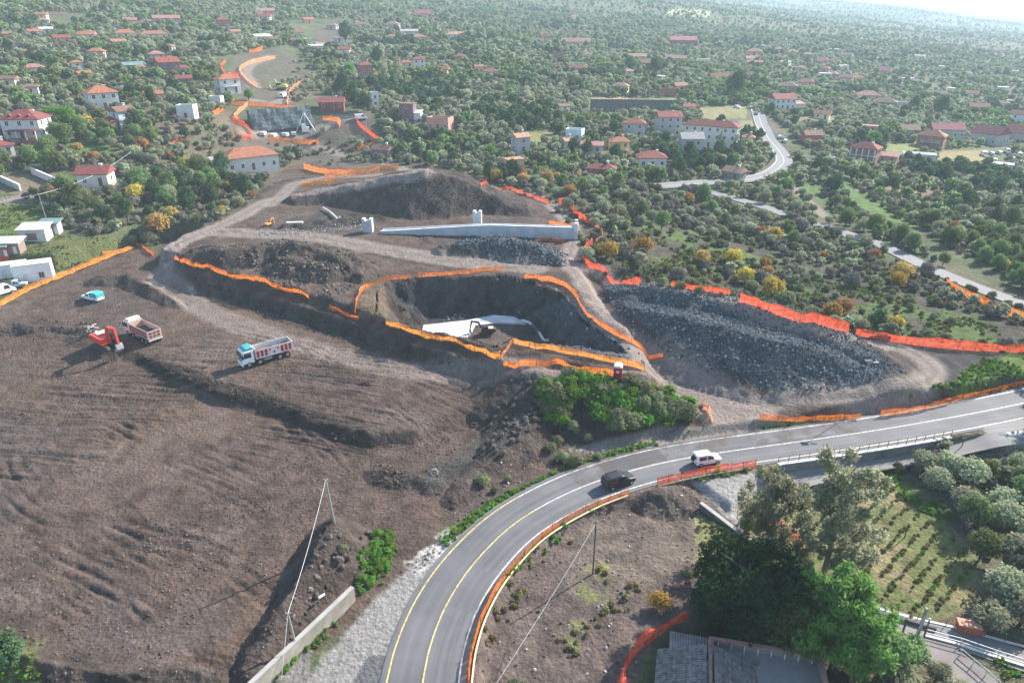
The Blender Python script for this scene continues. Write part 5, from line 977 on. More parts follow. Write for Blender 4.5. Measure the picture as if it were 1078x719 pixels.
def stones(name, polys, kinds, s, lo, hi, seed, pw=2.5, thr=None, wl=6):
    p = np.concatenate([fill(q, s, seed + i, thr, wl) for i, q in enumerate(polys)]); r = np.random.default_rng(seed); scatter(name, p, lo + (hi - lo) * r.random(len(p)) ** pw, r.uniform(0, 6.28, len(p)), kinds, 1.0, .02)
stones("basalt_rubble", [PILE], basalt, .33, .09, .52, 701, 2.8); stones("basalt_heap", [[(472, 258), (500, 247), (560, 250), (598, 268), (596, 281), (540, 278)]], basalt, .42, .14, .75, 702)
stones("pit_rubble", [[(560, 332), (600, 312), (655, 358), (690, 384), (600, 368)], [(408, 300), (590, 300), (600, 330), (430, 340)], [(575, 350), (690, 384), (640, 378)]], basalt, 1.2, .2, .9, 703, 3)
stones("earth_clods", [[(0, 560), (120, 520), (260, 560), (300, 640), (260, 719), (0, 719)], [(0, 330), (120, 345), (100, 440), (0, 470)], [(380, 470), (480, 450), (540, 410), (470, 530), (400, 520)], [(100, 600), (300, 480), (400, 480), (330, 560), (280, 640)], [(60, 300), (170, 262), (200, 330), (100, 350)]], clods, .62, .08, .36, 704, 2.5, .42, 5)
stones("dark_clods", [[(134, 368), (260, 408), (330, 432), (396, 466), (380, 474), (310, 446), (220, 416)], [(195, 290), (300, 322), (400, 352), (515, 384), (490, 392), (390, 366), (280, 336)], [(395, 488), (455, 500), (450, 515), (400, 508)], [(40, 335), (100, 340), (95, 352), (40, 352)], [(300, 236), (400, 222), (440, 186), (490, 192), (530, 216), (420, 226)]], darkc, .6, .15, .7, 705, 2.5, .38, 4)
stones("mound_clods", [[(210, 262), (300, 252), (372, 264), (392, 292), (350, 318), (250, 288)], [(340, 555), (356, 550), (366, 590), (300, 690), (270, 719), (300, 650)], [(548, 390), (570, 408), (550, 460), (520, 460)]], clods, .7, .2, .9, 706, 2.2, .4, 4)
stones("scattered_stones", [[(500, 690), (560, 580), (640, 528), (730, 514), (790, 560), (720, 640), (660, 719), (500, 719)], [(450, 520), (560, 450), (640, 478), (560, 512), (480, 560)], [(420, 600), (470, 556), (484, 566), (430, 612)], [(1030, 463), (1090, 449), (1090, 465), (1030, 470)], [(930, 395), (1000, 415), (900, 432)], [(690, 510), (730, 508), (722, 545), (690, 540)]], pale + clods, .85, .08, .42, 707, 3, .42, 5)
stones("roadside_cobbles", [[(1030, 463), (1090, 449), (1090, 465), (1030, 470)], [(432, 600), (470, 558), (484, 566), (436, 606)], [(268, 245), (385, 232), (400, 240), (270, 250)]], pale, .5, .2, .6, 708, 2, .35, 3)

# ================================================================ ORANGE FENCES
def netmat(name, c, tr=.35):
    m, t = newmat(name); N = t.nodes.new; L = t.links.new
    o = N("ShaderNodeOutputMaterial"); d = N("ShaderNodeBsdfPrincipled"); d.inputs["Roughness"].default_value = .55; d.inputs["Specular IOR Level"].default_value = .2; tn = N("ShaderNodeBsdfTranslucent"); mx = N("ShaderNodeMixShader"); mx.inputs[0].default_value = tr
    tc = N("ShaderNodeTexCoord"); n = N("ShaderNodeTexNoise"); n.inputs["Scale"].default_value = 1.3; n.inputs["Detail"].default_value = 6; L(tc.outputs["Object"], n.inputs[0])
    cr = N("ShaderNodeMix"); cr.data_type = 'RGBA'; mr = N("ShaderNodeMapRange"); mr.inputs[1].default_value = .35; mr.inputs[2].default_value = .68; L(n.outputs["Fac"], mr.inputs[0]); L(mr.outputs[0], cr.inputs[0])
    cr.inputs[6].default_value = tuple(v * .8 for v in c) + (1,); cr.inputs[7].default_value = tuple(min(1, v * 1.15 + .02) for v in c) + (1,)
    L(cr.outputs[2], d.inputs["Base Color"]); L(cr.outputs[2], tn.inputs[0]); L(d.outputs[0], mx.inputs[1]); L(tn.outputs[0], mx.inputs[2])
    tp = N("ShaderNodeBsdfTransparent"); m2 = N("ShaderNodeMixShader"); n3_ = N("ShaderNodeTexNoise"); n3_.inputs["Scale"].default_value = 2.4; n3_.inputs["Detail"].default_value = 8; L(tc.outputs["Object"], n3_.inputs[0])
    r3 = N("ShaderNodeMapRange"); r3.inputs[1].default_value = .50; r3.inputs[2].default_value = .66; r3.inputs[3].default_value = .2; r3.inputs[4].default_value = .7; L(n3_.outputs["Fac"], r3.inputs[0]); L(r3.outputs[0], m2.inputs[0]); L(mx.outputs[0], m2.inputs[1]); L(tp.outputs[0], m2.inputs[2]); L(m2.outputs[0], o.inputs[0]); return m
ORG = netmat("net_orange", (.86, .235, .03), .42); RED = netmat("net_red_orange", (.84, .115, .045), .40); PALE = netmat("net_faded", (.82, .34, .15), .38); YEL = netmat("net_amber", (.85, .33, .05), .42)
rod = mat("rusty_rod", (.16, .10, .07), .8); rail_w = mat("guard_rail", (.62, .55, .34), .6)
def fence(px, hh, label, m=ORG, sag=.16, post=3.0, wild=.12, lean=0.0, width=0.0, rail=False, world=None):
    hh *= .84
    w = (world if world is not None else smooth_line(GL(px)[:, :2], .5)); dist = float(np.hypot(*(w[len(w) // 2] - 0)))
    st = .45 if dist < 160 else 1.1; w = resample(w[:, :2], st); n = len(w); r = np.random.default_rng(int(abs(w[0, 0] * 10)) + n)
    base = np.array([w[0, 0], w[0, 1], float(hgt(w[0, 0], w[0, 1]))]); e = empty("orange_fence", base, 0, label, "fence", "orange safety fences")
    d = np.gradient(w, axis=0); d /= np.linalg.norm(d, axis=1)[:, None] + 1e-9; nr = np.stack([-d[:, 1], d[:, 0]], 1); s = np.arange(n) * st
    def nz(wl, k): return vnoise(s / wl + k * 31.7, np.full(n, k * 7.3), k + n % 50) - .5
    z = hgt(w[:, 0], w[:, 1]); ph = np.abs(np.sin(np.pi * (s / (post or 3.0) + .5 * nz(4, 13)))) * r.uniform(.2, 1.7, n // 4 + 9)[(s / (post or 3.0)).astype(int) % (n // 4 + 9)]; top = hh * (1 - sag * ph * (.6 + nz(5, 1))) * (1 + .45 * nz(9, 2) + .35 * nz(1.3, 5)); rows = []
    for k, f in enumerate((0, .25, .5, .75, 1.0)):
        off = (nz(1.6, 3 + k) * wild * 3 + nz(6, 9) * wild * 2) * (.4 + f) + lean * f * hh; wd = width * (f - .5)
        xy = w + nr * (off + wd)[:, None]; g_ = hgt(xy[:, 0], xy[:, 1]) if width else z
        hz_ = top * f if not width else .10 + hh * (.3 + 1.1 * np.abs(nz(.9, 20 + k)) + .6 * math.sin(math.pi * f))
        rows.append(np.concatenate([xy, (g_ + hz_ - (.06 if k == 0 else 0))[:, None]], 1) - base)
    V = np.stack(rows, 1).reshape(-1, 3); K = 5; i, j = np.meshgrid(np.arange(n - 1), np.arange(K - 1), indexing='ij')
    F4 = np.stack([i * K + j, i * K + j + 1, (i + 1) * K + j + 1, (i + 1) * K + j], -1).reshape(-1, 4)
    # folded top hem
    hem = [rows[4], rows[4] + np.concatenate([nr * .07, np.full((n, 1), -.16)], 1)]; b0 = len(V); V = np.concatenate([V, np.stack(hem, 1).reshape(-1, 3)]); ii = np.arange(n - 1)
    F4 = np.concatenate([F4, np.stack([b0 + ii * 2, b0 + ii * 2 + 1, b0 + ii * 2 + 3, b0 + ii * 2 + 2], -1)])
    link("net", mesh_np("fence_net", V, F4, m, smooth=True), e)
    if post and dist < 330:
        me = MB().tube((0, 0, -.3), (0, 0, hh * 1.08 + .12), .035, n=5).mesh("fence_post", rod)
        for k in range(0, n, max(1, int(post / st)))[:100] if 0 else list(range(0, n, max(1, int(post / st))))[:100]:
            o = link("post", me, e, tuple(np.array([w[k, 0], w[k, 1], z[k]]) - base)); o.rotation_euler = (r.normal() * .07, r.normal() * .07, 0)
    if rail:
        b = MB(); q = np.concatenate([w - nr * .28, z[:, None]], 1) - base
        for k in range(0, n - 3, 3): b.tube(q[k] + (0, 0, .22), q[min(k + 3, n - 1)] + (0, 0, .22), .10, n=5)
        b.build("guard_rail", rail_w, e)
    return e
def rside(px0, px1, off):                              # run along the road edge between two picture points
    a, b = P(*px0, 0.), P(*px1, 0.); i = int(np.argmin(np.hypot(*(road - a).T))); j = int(np.argmin(np.hypot(*(road - b).T))); i, j = min(i, j), max(i, j)
    c = road[i:j + 1]; d = np.gradient(c, axis=0); d /= np.linalg.norm(d, axis=1)[:, None]; return c + np.stack([d[:, 1], -d[:, 0]], 1) * off
fence([(-10, 326), (30, 305), (62, 292), (100, 277), (136, 262)], .7, "broad crumpled amber net lying along the left edge of the site by the cabins", YEL, post=5, width=2.6, wild=.5)
fence([(142, 259), (152, 262), (162, 270)], 1.1, "short orange net right of the gap beyond the crumpled amber one", ORG, wild=.2)
fence([(184, 274), (200, 280), (250, 294), (290, 304), (326, 315)], 1.25, "long taut orange net on the crest of the dark double bank, above the white-cabbed truck")
fence([(346, 325), (360, 331), (378, 336)], 1.0, "short sagging orange net at the lower left corner of the pit", ORG, .3, wild=.25)
fence([(374, 332), (378, 312), (388, 302), (410, 296), (432, 293)], 1.1, "curved orange net climbing the left rim of the pit")
fence([(440, 292), (480, 289), (530, 285)], 1.1, "straight orange net along the back rim of the pit")
fence([(406, 343), (430, 350), (480, 362), (527, 378)], 1.25, "orange net on the front rim of the pit, left of its corner", YEL)
fence([(527, 378), (534, 368), (541, 361)], 1.0, "short pale pinkish net closing the corner of the front pit rim", PALE, wild=.2)
fence([(541, 362), (600, 373), (650, 383), (678, 391)], 1.25, "long orange net on the front rim of the pit, right of its corner", YEL)
fence([(530, 387), (560, 386), (587, 384), (620, 392), (658, 402)], 1.2, "orange net in front of the pit ending at the red portable toilet", ORG)
fence([(552, 293), (576, 296), (600, 306), (620, 334), (658, 358), (698, 377)], 1.15, "long orange net descending along the right rim of the pit")
fence([(506, 197), (530, 200), (552, 205), (578, 215)], 1.3, "wavy red-orange net behind the large earth mound, under the golden trees", RED)
fence([(588, 216), (600, 217), (606, 228), (624, 238)], 2.2, "tall red net section at the upper bend of the track", RED, .05)
fence([(626, 238), (634, 246), (633, 254), (626, 258)], 1.6, "short red and white faded net at the tightest bend of the track", PALE)
fence([(624, 257), (615, 266), (617, 280), (640, 293), (674, 300)], 1.9, "tall red net curving down from the track bend towards the rock pile", RED, .06)
fence([(706, 302), (740, 307), (768, 311)], 1.4, "short red net just behind the crest of the rock pile", RED)
fence([(778, 318), (830, 336), (893, 351)], 2.0, "tall red net right of the rock pile, left of the gap", RED, .05)
fence([(900, 353), (960, 363), (1020, 369), (1095, 373)], 2.0, "tall red net running out at the right picture edge", RED, .05)
fence([(800, 443), (850, 444), (906, 440)], 1.2, "orange net on the verge left of the thin lamp post", ORG)
fence([(926, 439), (975, 431), (1020, 419), (1090, 402)], 1.3, "orange net on the verge running to the right picture edge", ORG)
fence(None, 1.2, "long orange net with a pale rail along the outside of the road bend", ORG, .08, 2.0, .05, rail=True, world=rside((478, 790), (652, 515), 4.15))
fence(None, 1.35, "orange-red net along the road beside the white off-road car", RED, .08, 2.0, .05, rail=True, world=rside((690, 505), (794, 490), 4.15))
fence([(738, 428), (746, 436), (750, 446)], 1.2, "small orange and white net scrap at the tip of the bramble bank", PALE, .3, wild=.3)
fence([(540, 252), (570, 254), (594, 256)], .9, "low orange net lying in front of the concrete channel", ORG, .25, wild=.2)
fence([(578, 236), (600, 240), (606, 250)], 1.2, "orange and white net around the right end of the concrete channel", ORG)
fence([(652, 738), (658, 700), (690, 668), (722, 652)], 1.0, "red-orange net drooping beside the grey tiled roof", RED, .3, 3, .3, width=.8)
fence([(784, 540), (790, 546), (797, 552)], 1.5, "orange net scrap hanging near the concrete slab, left of the eucalyptuses", ORG, .3, 1.5, .4, width=.8)
fence([(786, 582), (798, 592), (808, 604)], 1.4, "red net scrap in the shade under the pale eucalyptus", RED, .3, 1.5, .4, width=.8)
fence([(820, 556), (832, 568), (842, 584)], 1.4, "orange-red net strip between the two eucalyptuses", RED, .3, 1.5, .4, width=.6)
FAR = [([(238, 66), (233, 72), (240, 82), (246, 88)], RED, "far red net left of the upper fenced road, behind the balcony house"), ([(290, 62), (264, 68), (253, 75), (259, 84), (271, 93)], PALE, "far faded curved net on the outer side of the upper road bend"), ([(243, 80), (249, 81), (252, 86)], RED, "small far red net in the middle of the upper road"),
       ([(328, 86), (313, 92), (305, 100), (303, 112)], PALE, "far pale orange net right of the green-yellow digger"), ([(244, 111), (270, 112), (300, 115), (323, 119)], ORG, "far straight orange net along the crest of the netted cutting"), ([(261, 112), (250, 122), (248, 126), (258, 132)], PALE, "far thin net curving down left of the netted cutting"),
       ([(245, 128), (258, 134), (265, 142), (264, 148)], RED, "far red net zigzagging left of the netted cutting"), ([(243, 146), (254, 147), (264, 147)], RED, "far short red net left of the foot of the netted cutting"), ([(222, 126), (236, 115)], ORG, "far orange net beside the roofless white ruin"), ([(340, 127), (358, 129), (357, 135)], ORG, "far hooked orange net right of the drilling rig"),
       ([(374, 126), (380, 135), (389, 142), (399, 149)], RED, "far red net running down below the narrow white house"), ([(284, 149), (310, 151), (336, 152)], ORG, "far low orange net in front of the netted cutting"), ([(320, 178), (342, 183), (380, 183), (420, 178)], ORG, "orange net behind the top of the large earth mound"), ([(342, 188), (368, 186), (400, 182)], PALE, "faded pinkish net just behind the dirt track top"), ([(318, 198), (336, 195), (352, 193)], YEL, "crumpled amber net beside the double wheel track"),
       ([(205, 170), (211, 176), (222, 176)], RED, "far red net beside the yellow flowering tree"), ([(180, 156), (188, 151), (196, 152)], RED, "small far red net above the yellow flowering tree"), ([(996, 302), (1012, 311), (1036, 321), (1046, 328)], ORG, "orange net in the scrub beside the right service road"), ([(1062, 333), (1078, 338), (1090, 342)], ORG, "orange net at the right edge beside the service road"), ([(374, 12), (390, 13), (400, 16)], YEL, "distant amber net on the far pale road near the top"), ([(376, 158), (388, 156), (396, 152)], ORG, "far tangled orange net above the brown-roofed farmhouse"), ([(262, 56), (274, 54), (278, 50)], ORG, "far orange net at the head of the upper road")]
for px, m, lb in FAR: fence(px, 2.2, lb, m, .1, 0, .2)

# ================================================================ CONCRETE WORKS
white_c = mat("fresh_concrete", (.54, .54, .52), .85, .28, .35, .01); grey_c = mat("grey_concrete", (.40, .43, .45), .85, .15, .5, .01)
fl = GL([(432, 352), (446, 344), (490, 339), (520, 333), (545, 330), (566, 335), (556, 339), (525, 341), (500, 344), (494, 354), (445, 357)])
zb = float(np.median(fl[:, 2])); c0 = fl.mean(0); e = empty("concrete_slab", (c0[0], c0[1], zb), 0, "bright white concrete slab on the floor of the pit", "slab")
n = len(fl); top = [(p[0] - c0[0], p[1] - c0[1], .3) for p in fl]; bot = [(x, y, -.8) for x, y, _ in top]
MB().add(top + bot, [tuple(range(n)), tuple(range(2 * n - 1, n - 1, -1))] + [(i, (i + 1) % n, (i + 1) % n + n, i + n) for i in range(n)]).build("body", white_c, e)
g = G1(430, 345); b = MB()
def path_tube(name, pl, r, m, label, cat, dz=.2, parent=None, n=8):
    w = smooth_line(GL(pl), .8); w[:, 2] = hgt(w[:, 0], w[:, 1]) + dz; b = MB(); o = w[0]
    for p, q in zip(w[:-1], w[1:]): b.tube(p - o, q - o, r, n=n)
    ob = b.build(name, m, None, tuple(o), smooth=False); return tag(ob, label, cat)
path_tube("drain_pipe", [(549, 339), (558, 342), (566, 350), (577, 360)], .28, white_c, "white bent drain pipe at the right side of the pit floor", "pipe", .35)
g = G1(568, 346); e = empty("rebar_mat", g, .6, "dark steel reinforcement bundle beside the bent drain pipe", "rebar"); b = MB()
for k in range(9): b.tube((-3.6, k * .35 - 1.4, .35 + .03 * k), (3.6, k * .35 - 1.4 + .2, .5), .07, n=5)
for k in range(12): b.tube((-3.3 + k * .6, -1.6, .52), (-3.3 + k * .6, 1.7, .55), .06, n=5)
b.build("bars", mat("dark_steel", (.05, .05, .055), .6), e)
# long channel wall with its two pillars and end block
a, c = G1(400, 246), G1(604, 252); d = c - a; L = float(np.hypot(d[0], d[1])); ang = math.atan2(d[1], d[0]); e = empty("concrete_channel", a, ang, "long pale concrete channel wall rising to the right behind the small rock heap", "channel wall")
dz = c[2] - a[2]; rings = []
for k in range(13):
    t = k / 12; hh = .5 + 2.3 * min(1, t * 1.8); z0 = dz * t
    rings.append([(L * t, 0, z0 - .8), (L * t, 0, z0 + hh), (L * t, .45, z0 + hh), (L * t, .55, z0 + .3), (L * t, 2.4, z0 + .3), (L * t, 2.5, z0 + hh * .9), (L * t, 2.9, z0 + hh * .9), (L * t, 2.9, z0 - .8)])
MB().loft(rings).build("trough", grey_c, e); MB().loft([[(r_[1][0], -.06, r_[1][2] + .003), (r_[1][0], .51, r_[1][2] + .003), (r_[1][0], .51, r_[1][2] + .09), (r_[1][0], -.06, r_[1][2] + .09)] for r_ in rings]).build("coping", white_c, e)
MB().box(L + .01, L + .9, -.4, 3.4, dz - .8, dz + 3.4).box(L + .02, L + .85, -.4, .4, dz + 3.4, dz + 4).box(L + .02, L + .85, 2.6, 3.4, dz + 3.4, dz + 4).build("end_block", white_c, e, bevel=.06)
for px, py, w, hh, lb in ((388, 244, 2.5, 2.9, "pale grey concrete pier with notched top at the low left end of the channel wall"), (503, 240, 2.1, 3.9, "pale concrete pier with notched top standing in the middle of the channel wall")):
    g = G1(px, py); e = empty("concrete_pier", g, ang, lb, "pier", "concrete piers")
    MB().box(-w / 2, w / 2, -1.0, .6, -.8, hh).build("shaft", grey_c, e, bevel=.05); MB().box(-w / 2, -w / 2 + .7, -.95, .55, hh + .002, hh + .55).box(w / 2 - .7, w / 2, -.95, .55, hh + .002, hh + .55).build("horn", white_c, e, bevel=.04)
path_tube("steel_pipe", [(340, 221), (348, 226), (358, 231)], .25, white_c, "white pipe lying aslant at the left foot of the large earth mound", "pipe", .6)
g = G1(310, 236); e = empty("white_panel_stack", g, .1, "flat stack of white panels under the left foot of the mound", "panels"); MB().box(-2.2, 2.2, -.6, .6, 0, .3).build("lower_panel", white_c, e, bevel=.02); MB().box(-2.0, 2.1, -.55, .55, .303, .55).build("upper_panel", white_c, e, bevel=.02)

# retaining walls, railings
wall_between("retaining_wall", G1(264, 738) * (1, 1, 0) + (0, 0, .6), G1(373, 632) * (1, 1, 0) + (0, 0, .6), 1.2, .35, oldwall, "weathered cream retaining wall between the dug field and the gravel apron", z0=-1.6, cap=conc)
wr = rside((812, 487), (1000, 462), 4.62); wr = resample(wr, 1.5); base = np.array([wr[0, 0], wr[0, 1], 0]); e = empty("roadside_wall", base, 0, "concrete retaining wall with railing dropping from the road to the lower lane", "wall")
d = np.gradient(wr, axis=0); d /= np.linalg.norm(d, axis=1)[:, None]; nr = np.stack([d[:, 1], -d[:, 0]], 1); q = wr - base[:2]
MB().loft([[(*(p - n_ * .22), -3.2), (*(p + n_ * .22), -3.2), (*(p + n_ * .22), .28), (*(p - n_ * .22), .28)] for p, n_ in zip(q, nr)]).build("body", mat("dark_wall", (.16, .155, .15), .95, .3, .7, .03), e)
MB().loft([[(*(p - n_ * .26), .283), (*(p + n_ * .26), .283), (*(p + n_ * .26), .38), (*(p - n_ * .26), .38)] for p, n_ in zip(q, nr)]).build("coping", white_c, e)
pm = MB().box(-.03, .03, -.03, .03, .38, 1.5).mesh("railing_post", rod)
for p in q[::1]: link("post", pm, e, (p[0], p[1], 0))
b = MB()
for zz in (1.0, 1.45):
    for p, p2 in zip(q[:-1], q[1:]): b.tube((*p, zz), (*p2, zz), .025, n=4)
b.build("rail", rod, e)
def railing(px, hh, label, m, top_r=.05, step=2.0, wallh=0, z0=None):
    w = smooth_line(GL(px)[:, :2], .5); w = resample(w, min(step, np.linalg.norm(w[-1] - w[0]) / 3)); z = hgt(w[:, 0], w[:, 1]) if z0 is None else np.full(len(w), z0); base = np.array([w[0, 0], w[0, 1], z[0]]); e = empty("railing", base, 0, label, "railing")
    q = np.concatenate([w, z[:, None]], 1) - base; pm = MB().tube((0, 0, -.3), (0, 0, hh), .045, n=6).mesh("railing_post", m)
    for p in q: link("post", pm, e, tuple(p))
    b = MB()
    for f in (.55, 1.0):
        for p, p2 in zip(q[:-1], q[1:]): b.tube(p + (0, 0, hh * f), p2 + (0, 0, hh * f), top_r, n=5)
    b.build("rail", m, e)
    if wallh:
        b = MB(); dd = np.gradient(w, axis=0); dd /= np.linalg.norm(dd, axis=1)[:, None]; nn = np.stack([-dd[:, 1], dd[:, 0]], 1)
        b.loft([[(p[0] - n_[0] * .13, p[1] - n_[1] * .13, p[2] - .5), (p[0] + n_[0] * .13, p[1] + n_[1] * .13, p[2] - .5), (p[0] + n_[0] * .13, p[1] + n_[1] * .13, p[2] + wallh), (p[0] - n_[0] * .13, p[1] - n_[1] * .13, p[2] + wallh)] for p, n_ in zip(q, nn)]).build("kerb", white_c, e)
    return e
railing([(892, 503), (935, 500), (975, 492), (1008, 484)], 1.1, "dark thin railing along the outer edge of the lower lane", rod, .025, 2.2)
railing([(973, 670), (1000, 676), (1040, 690), (1090, 706)], 1.0, "white railing on a kerb beside the concrete lane at the lower right", white_p, .045, 2.4, .25)
railing([(908, 636), (950, 648), (1000, 660), (1090, 684)], .9, "thin dark mesh railing on the vineyard side of the concrete lane", rod, .02, 2.4, .15)
railing([(1010, 690), (1030, 706), (1050, 724)], .9, "curved white handrail at the right side of the paved yard", white_p, .05, 1.6)
railing([(776, 556), (790, 548), (802, 541)], 1.1, "rusty gate-like railing across the concrete slab near the eucalyptuses", rod, .03, 1.2)
wall_between("garden_wall", G1(737, 534), G1(790, 575), .7, .4, lava, "low dark stone wall along the lower side of the concrete slab", z0=-1.5, cap=conc)
wall_between("garden_wall", G1(985, 500), G1(1040, 590), .4, .5, lava, "rough stone wall between the vineyard and the olive yard", z0=-.8)
wall_between("garden_wall", G1(893, 638), G1(985, 664), .45, .3, lava, "low dark wall along the lower edge of the vineyard", z0=-.8)
wall_between("garden_wall", G1(1004, 486), G1(1062, 480), .6, .4, lava, "dark wall below the rubble bank at the right", z0=-1.5)

# near house at the bottom: pantiled roof, corrugated lean-to, terrace with parapet
tile_g = mat("old_grey_tile", (.17, .155, .145), .9, .45, 2.2, .02); g = G1(742, 736); zb = float(hgt(g[0], g[1]))
e = empty("grey_roofed_house", (g[0], g[1], zb), math.radians(-14), "old house with grey weathered pantile roof at the bottom edge, red net beside it", "house"); HB = 2.5
MB().box(-4.2, 4.2, -6, 2.2, -2, HB).build("wall", WM["pale"], e)
def pantiles(x0, x1, y0, y1, z0, z1, pitch, m, name, parent):          # courses of half-round tiles running down the slope (along y)
    b = MB(); nx = int((x1 - x0) / pitch); ny = int(abs(y1 - y0) / .42); V = []; seg = 4
    r_ = np.random.default_rng(nx)
    for k in range(nx):
        xc = x0 + (k + .5) * pitch
        for q in range(ny):
            ya, yb = y0 + (y1 - y0) * q / ny, y0 + (y1 - y0) * (q + 1.12) / ny; za, zb_ = z0 + (z1 - z0) * q / ny, z0 + (z1 - z0) * (q + 1.12) / ny; j = r_.normal() * .02; ring = []
            for (yy, zz, rr_, up) in ((ya, za, pitch * .52, .05), (yb, zb_, pitch * .44, .0)):
                ring.append([(xc + j + math.cos(t) * rr_, yy, zz + up + math.sin(t) * rr_ * .8) for t in np.linspace(0, math.pi, seg + 1)])
            bs = ring[0] + ring[1]; b.add(bs, [(i, i + 1, i + seg + 2, i + seg + 1) for i in range(seg)])
    b.add([(x0, y0, z0 - .1), (x1, y0, z0 - .1), (x1, y1, z1 - .1), (x0, y1, z1 - .1), (x0, y0, z0 + .02), (x1, y0, z0 + .02), (x1, y1, z1 + .02), (x0, y1, z1 + .02)], [(3, 2, 1, 0), (4, 5, 6, 7), (0, 1, 5, 4), (1, 2, 6, 5), (2, 3, 7, 6), (3, 0, 4, 7)])
    return b.build(name, m, parent)
# two slopes left and right of a ridge that runs towards the camera
for s in (-1, 1):
    ho = pantiles(-6.3, 2.5, .35, 4.6, HB + 1.75, HB - .1, .27, tile_g, "roof_slope", e); ho.rotation_euler = (0, 0, math.pi / 2 * -s); ho.scale = (1, 1, 1)
    ho.location = (0, -3.8, 0) if s == 1 else (0, 0, 0)
rg = MB()
for k in range(20): rg.tube((0, -6.2 + k * .44, HB + 1.86), (0, -6.2 + k * .44 + .48, HB + 1.83), .17, .14, 8)
rg.build("ridge_tiles", tile_g, e)
b = MB()                                                # corrugated lean-to at the back
xs = np.linspace(-3.6, 4.6, 67); V = [(x, y, z + .05 * math.cos(k * math.pi)) for k, x in enumerate(xs) for y, z in ((2.55, HB + .35), (5.4, HB - .5))] ; b.add(V, [(2 * k, 2 * k + 2, 2 * k + 3, 2 * k + 1) for k in range(66)])
b.build("corrugated_sheet", mat("weathered_sheet", (.22, .205, .195), .7, .3, 1.0), e); MB().box(-3.5, 4.5, 2.21, 5.2, -2, HB - .62).build("lean_to", WM["stone"], e)
g2 = G1(806, 722); e = empty("roof_terrace", (g2[0], g2[1], float(hgt(*g2[:2]))), math.radians(-12), "flat terrace with brick-red parapet at the bottom right of the grey tiled roof", "terrace")
MB().box(-5.4, 4.6, -5, 1.6, -2, 2.6).build("body", WM["stone"], e); b = MB(); b.box(-5.4, 4.6, 1.3, 1.6, 2.6, 3.3).box(4.3, 4.6, -5, 1.29, 2.6, 3.3).box(-5.4, -5.1, -5, 1.29, 2.6, 3.3); b.build("parapet", WM["stone"], e)
MB().box(-5.45, 4.65, 1.24, 1.66, 3.303, 3.42).box(4.24, 4.66, -5, 1.23, 3.303, 3.42).box(-5.46, -5.04, -5, 1.23, 3.303, 3.42).build("coping", mat("brick_coping", (.34, .17, .14), .85, .2, 2), e)
for k in range(8): MB().box(-.04, .04, 1.05, 1.29, 2.61, 3.25).build("strut", WM["pale"], e, (-4.6 + k * 1.2, 0, 0))
g = G1(1018, 664); e = empty("trough", g, math.radians(-16), "rust-red brick trough with pale lid beside the concrete lane", "trough"); MB().box(-1.0, 1.0, -.5, .5, -.3, .95).build("body", mat("trough_brick", (.33, .12, .07), .9, .3, 4), e, bevel=.03)
MB().box(-1.08, 1.08, -.56, .56, .955, 1.07).build("lid", mat("trough_lid", (.50, .24, .16), .8), e, bevel=.02); MB().box(1.01, 1.5, -.35, .35, -.3, .6).build("side_step", WM["brick"], e)

# ================================================================ POLES AND WIRES
wood = mat("grey_wood", (.30, .27, .24), .9, .2, 2); cable = mat("cable", (.55, .53, .50), .6)
def pole(px, py, hh, r0, label, m=wood, lean=(0, 0), cross=False, cat="pole", name="utility_pole", cap=False):
    g = G1(px, py); e = empty(name, g, 0, label, cat); t = (lean[0] * hh, lean[1] * hh, hh); MB().tube((0, 0, -.6), t, r0, r0 * .7, 9).build("shaft", m, e)
    if cross: MB().box(-.8, .8, -.06, .06, -.08, .08).build("crossarm", m, e, (t[0] - .0, t[1] - .2, hh - .4))
    for k in (-.18, .18): MB().tube((0, 0, 0), (0, 0, .16), .05, .03, 6).build("insulator", WM["white"], e, (t[0] + k, t[1], hh + .0))
    if cap: MB().tube((0, 0, 0), (0, 0, .14), r0 * 1.5, r0 * .6, 8).build("cap", white_p, e, (t[0], t[1], hh + .005))
    return g + np.array(t)
def wire(p, q, label, sagm=.6, r=.035):
    p = np.array(p, float); q = np.array(q, float); b = MB(); n = 16; pts = [p * (1 - t) + q * t - np.array([0, 0, sagm * 4 * t * (1 - t)]) - p for t in np.linspace(0, 1, n + 1)]
    for a_, c_ in zip(pts[:-1], pts[1:]): b.tube(a_, c_, r, n=5)
    return tag(b.build("overhead_cable", cable, None, tuple(p)), label, "cable", "overhead cables")
tb = pole(352, 549, 5.6, .13, "leaning pale wooden pole on the tip of the earth berm", lean=(-.06, 0)); ta = pole(314, 688, 5.0, .13, "short pale wooden pole beside the cream retaining wall", lean=(-.07, 0.02))
wire(tb, ta, "pale cable from the berm pole down to the pole by the cream wall", .5, .028); wire(ta, G1(296, 716), "guy cable running down from the pole by the cream wall", .05, .03)
tc_ = pole(624, 604, 7.2, .09, "thin dark pole in the middle of the plot below the road", mat("dark_wood", (.07, .06, .05), .9)); wire(tc_ - (0, 0, .3), G1(512, 735), "pale cable slanting down across the plot below the road", .3, .026)
td = pole(49, 232, 6.5, .11, "pale pole beyond the sheds on the left grass plot", lean=(-.03, 0)); wire(td, np.array([-170., 128., 13.]), "cable leaving the left pole towards the picture edge", 1.2, .04); wire(td, G1(142, 178) + (0, 0, 5), "cable from the left pole over the farmhouse thicket", 1.5, .04)
te = pole(956, 694, 6.5, .20, "thick grey wooden pole leaning over the concrete lane", wood, (.05, .02)); pole(972, 672, 2.6, .10, "short dark post with white cap at the end of the white railing", rod, cap=True); pole(947, 676, 3.2, .13, "short dark post left of the thick leaning pole", rod)
wire(te - (0, 0, .6), G1(936, 735), "pale cable down from the thick leaning pole", .1, .03)
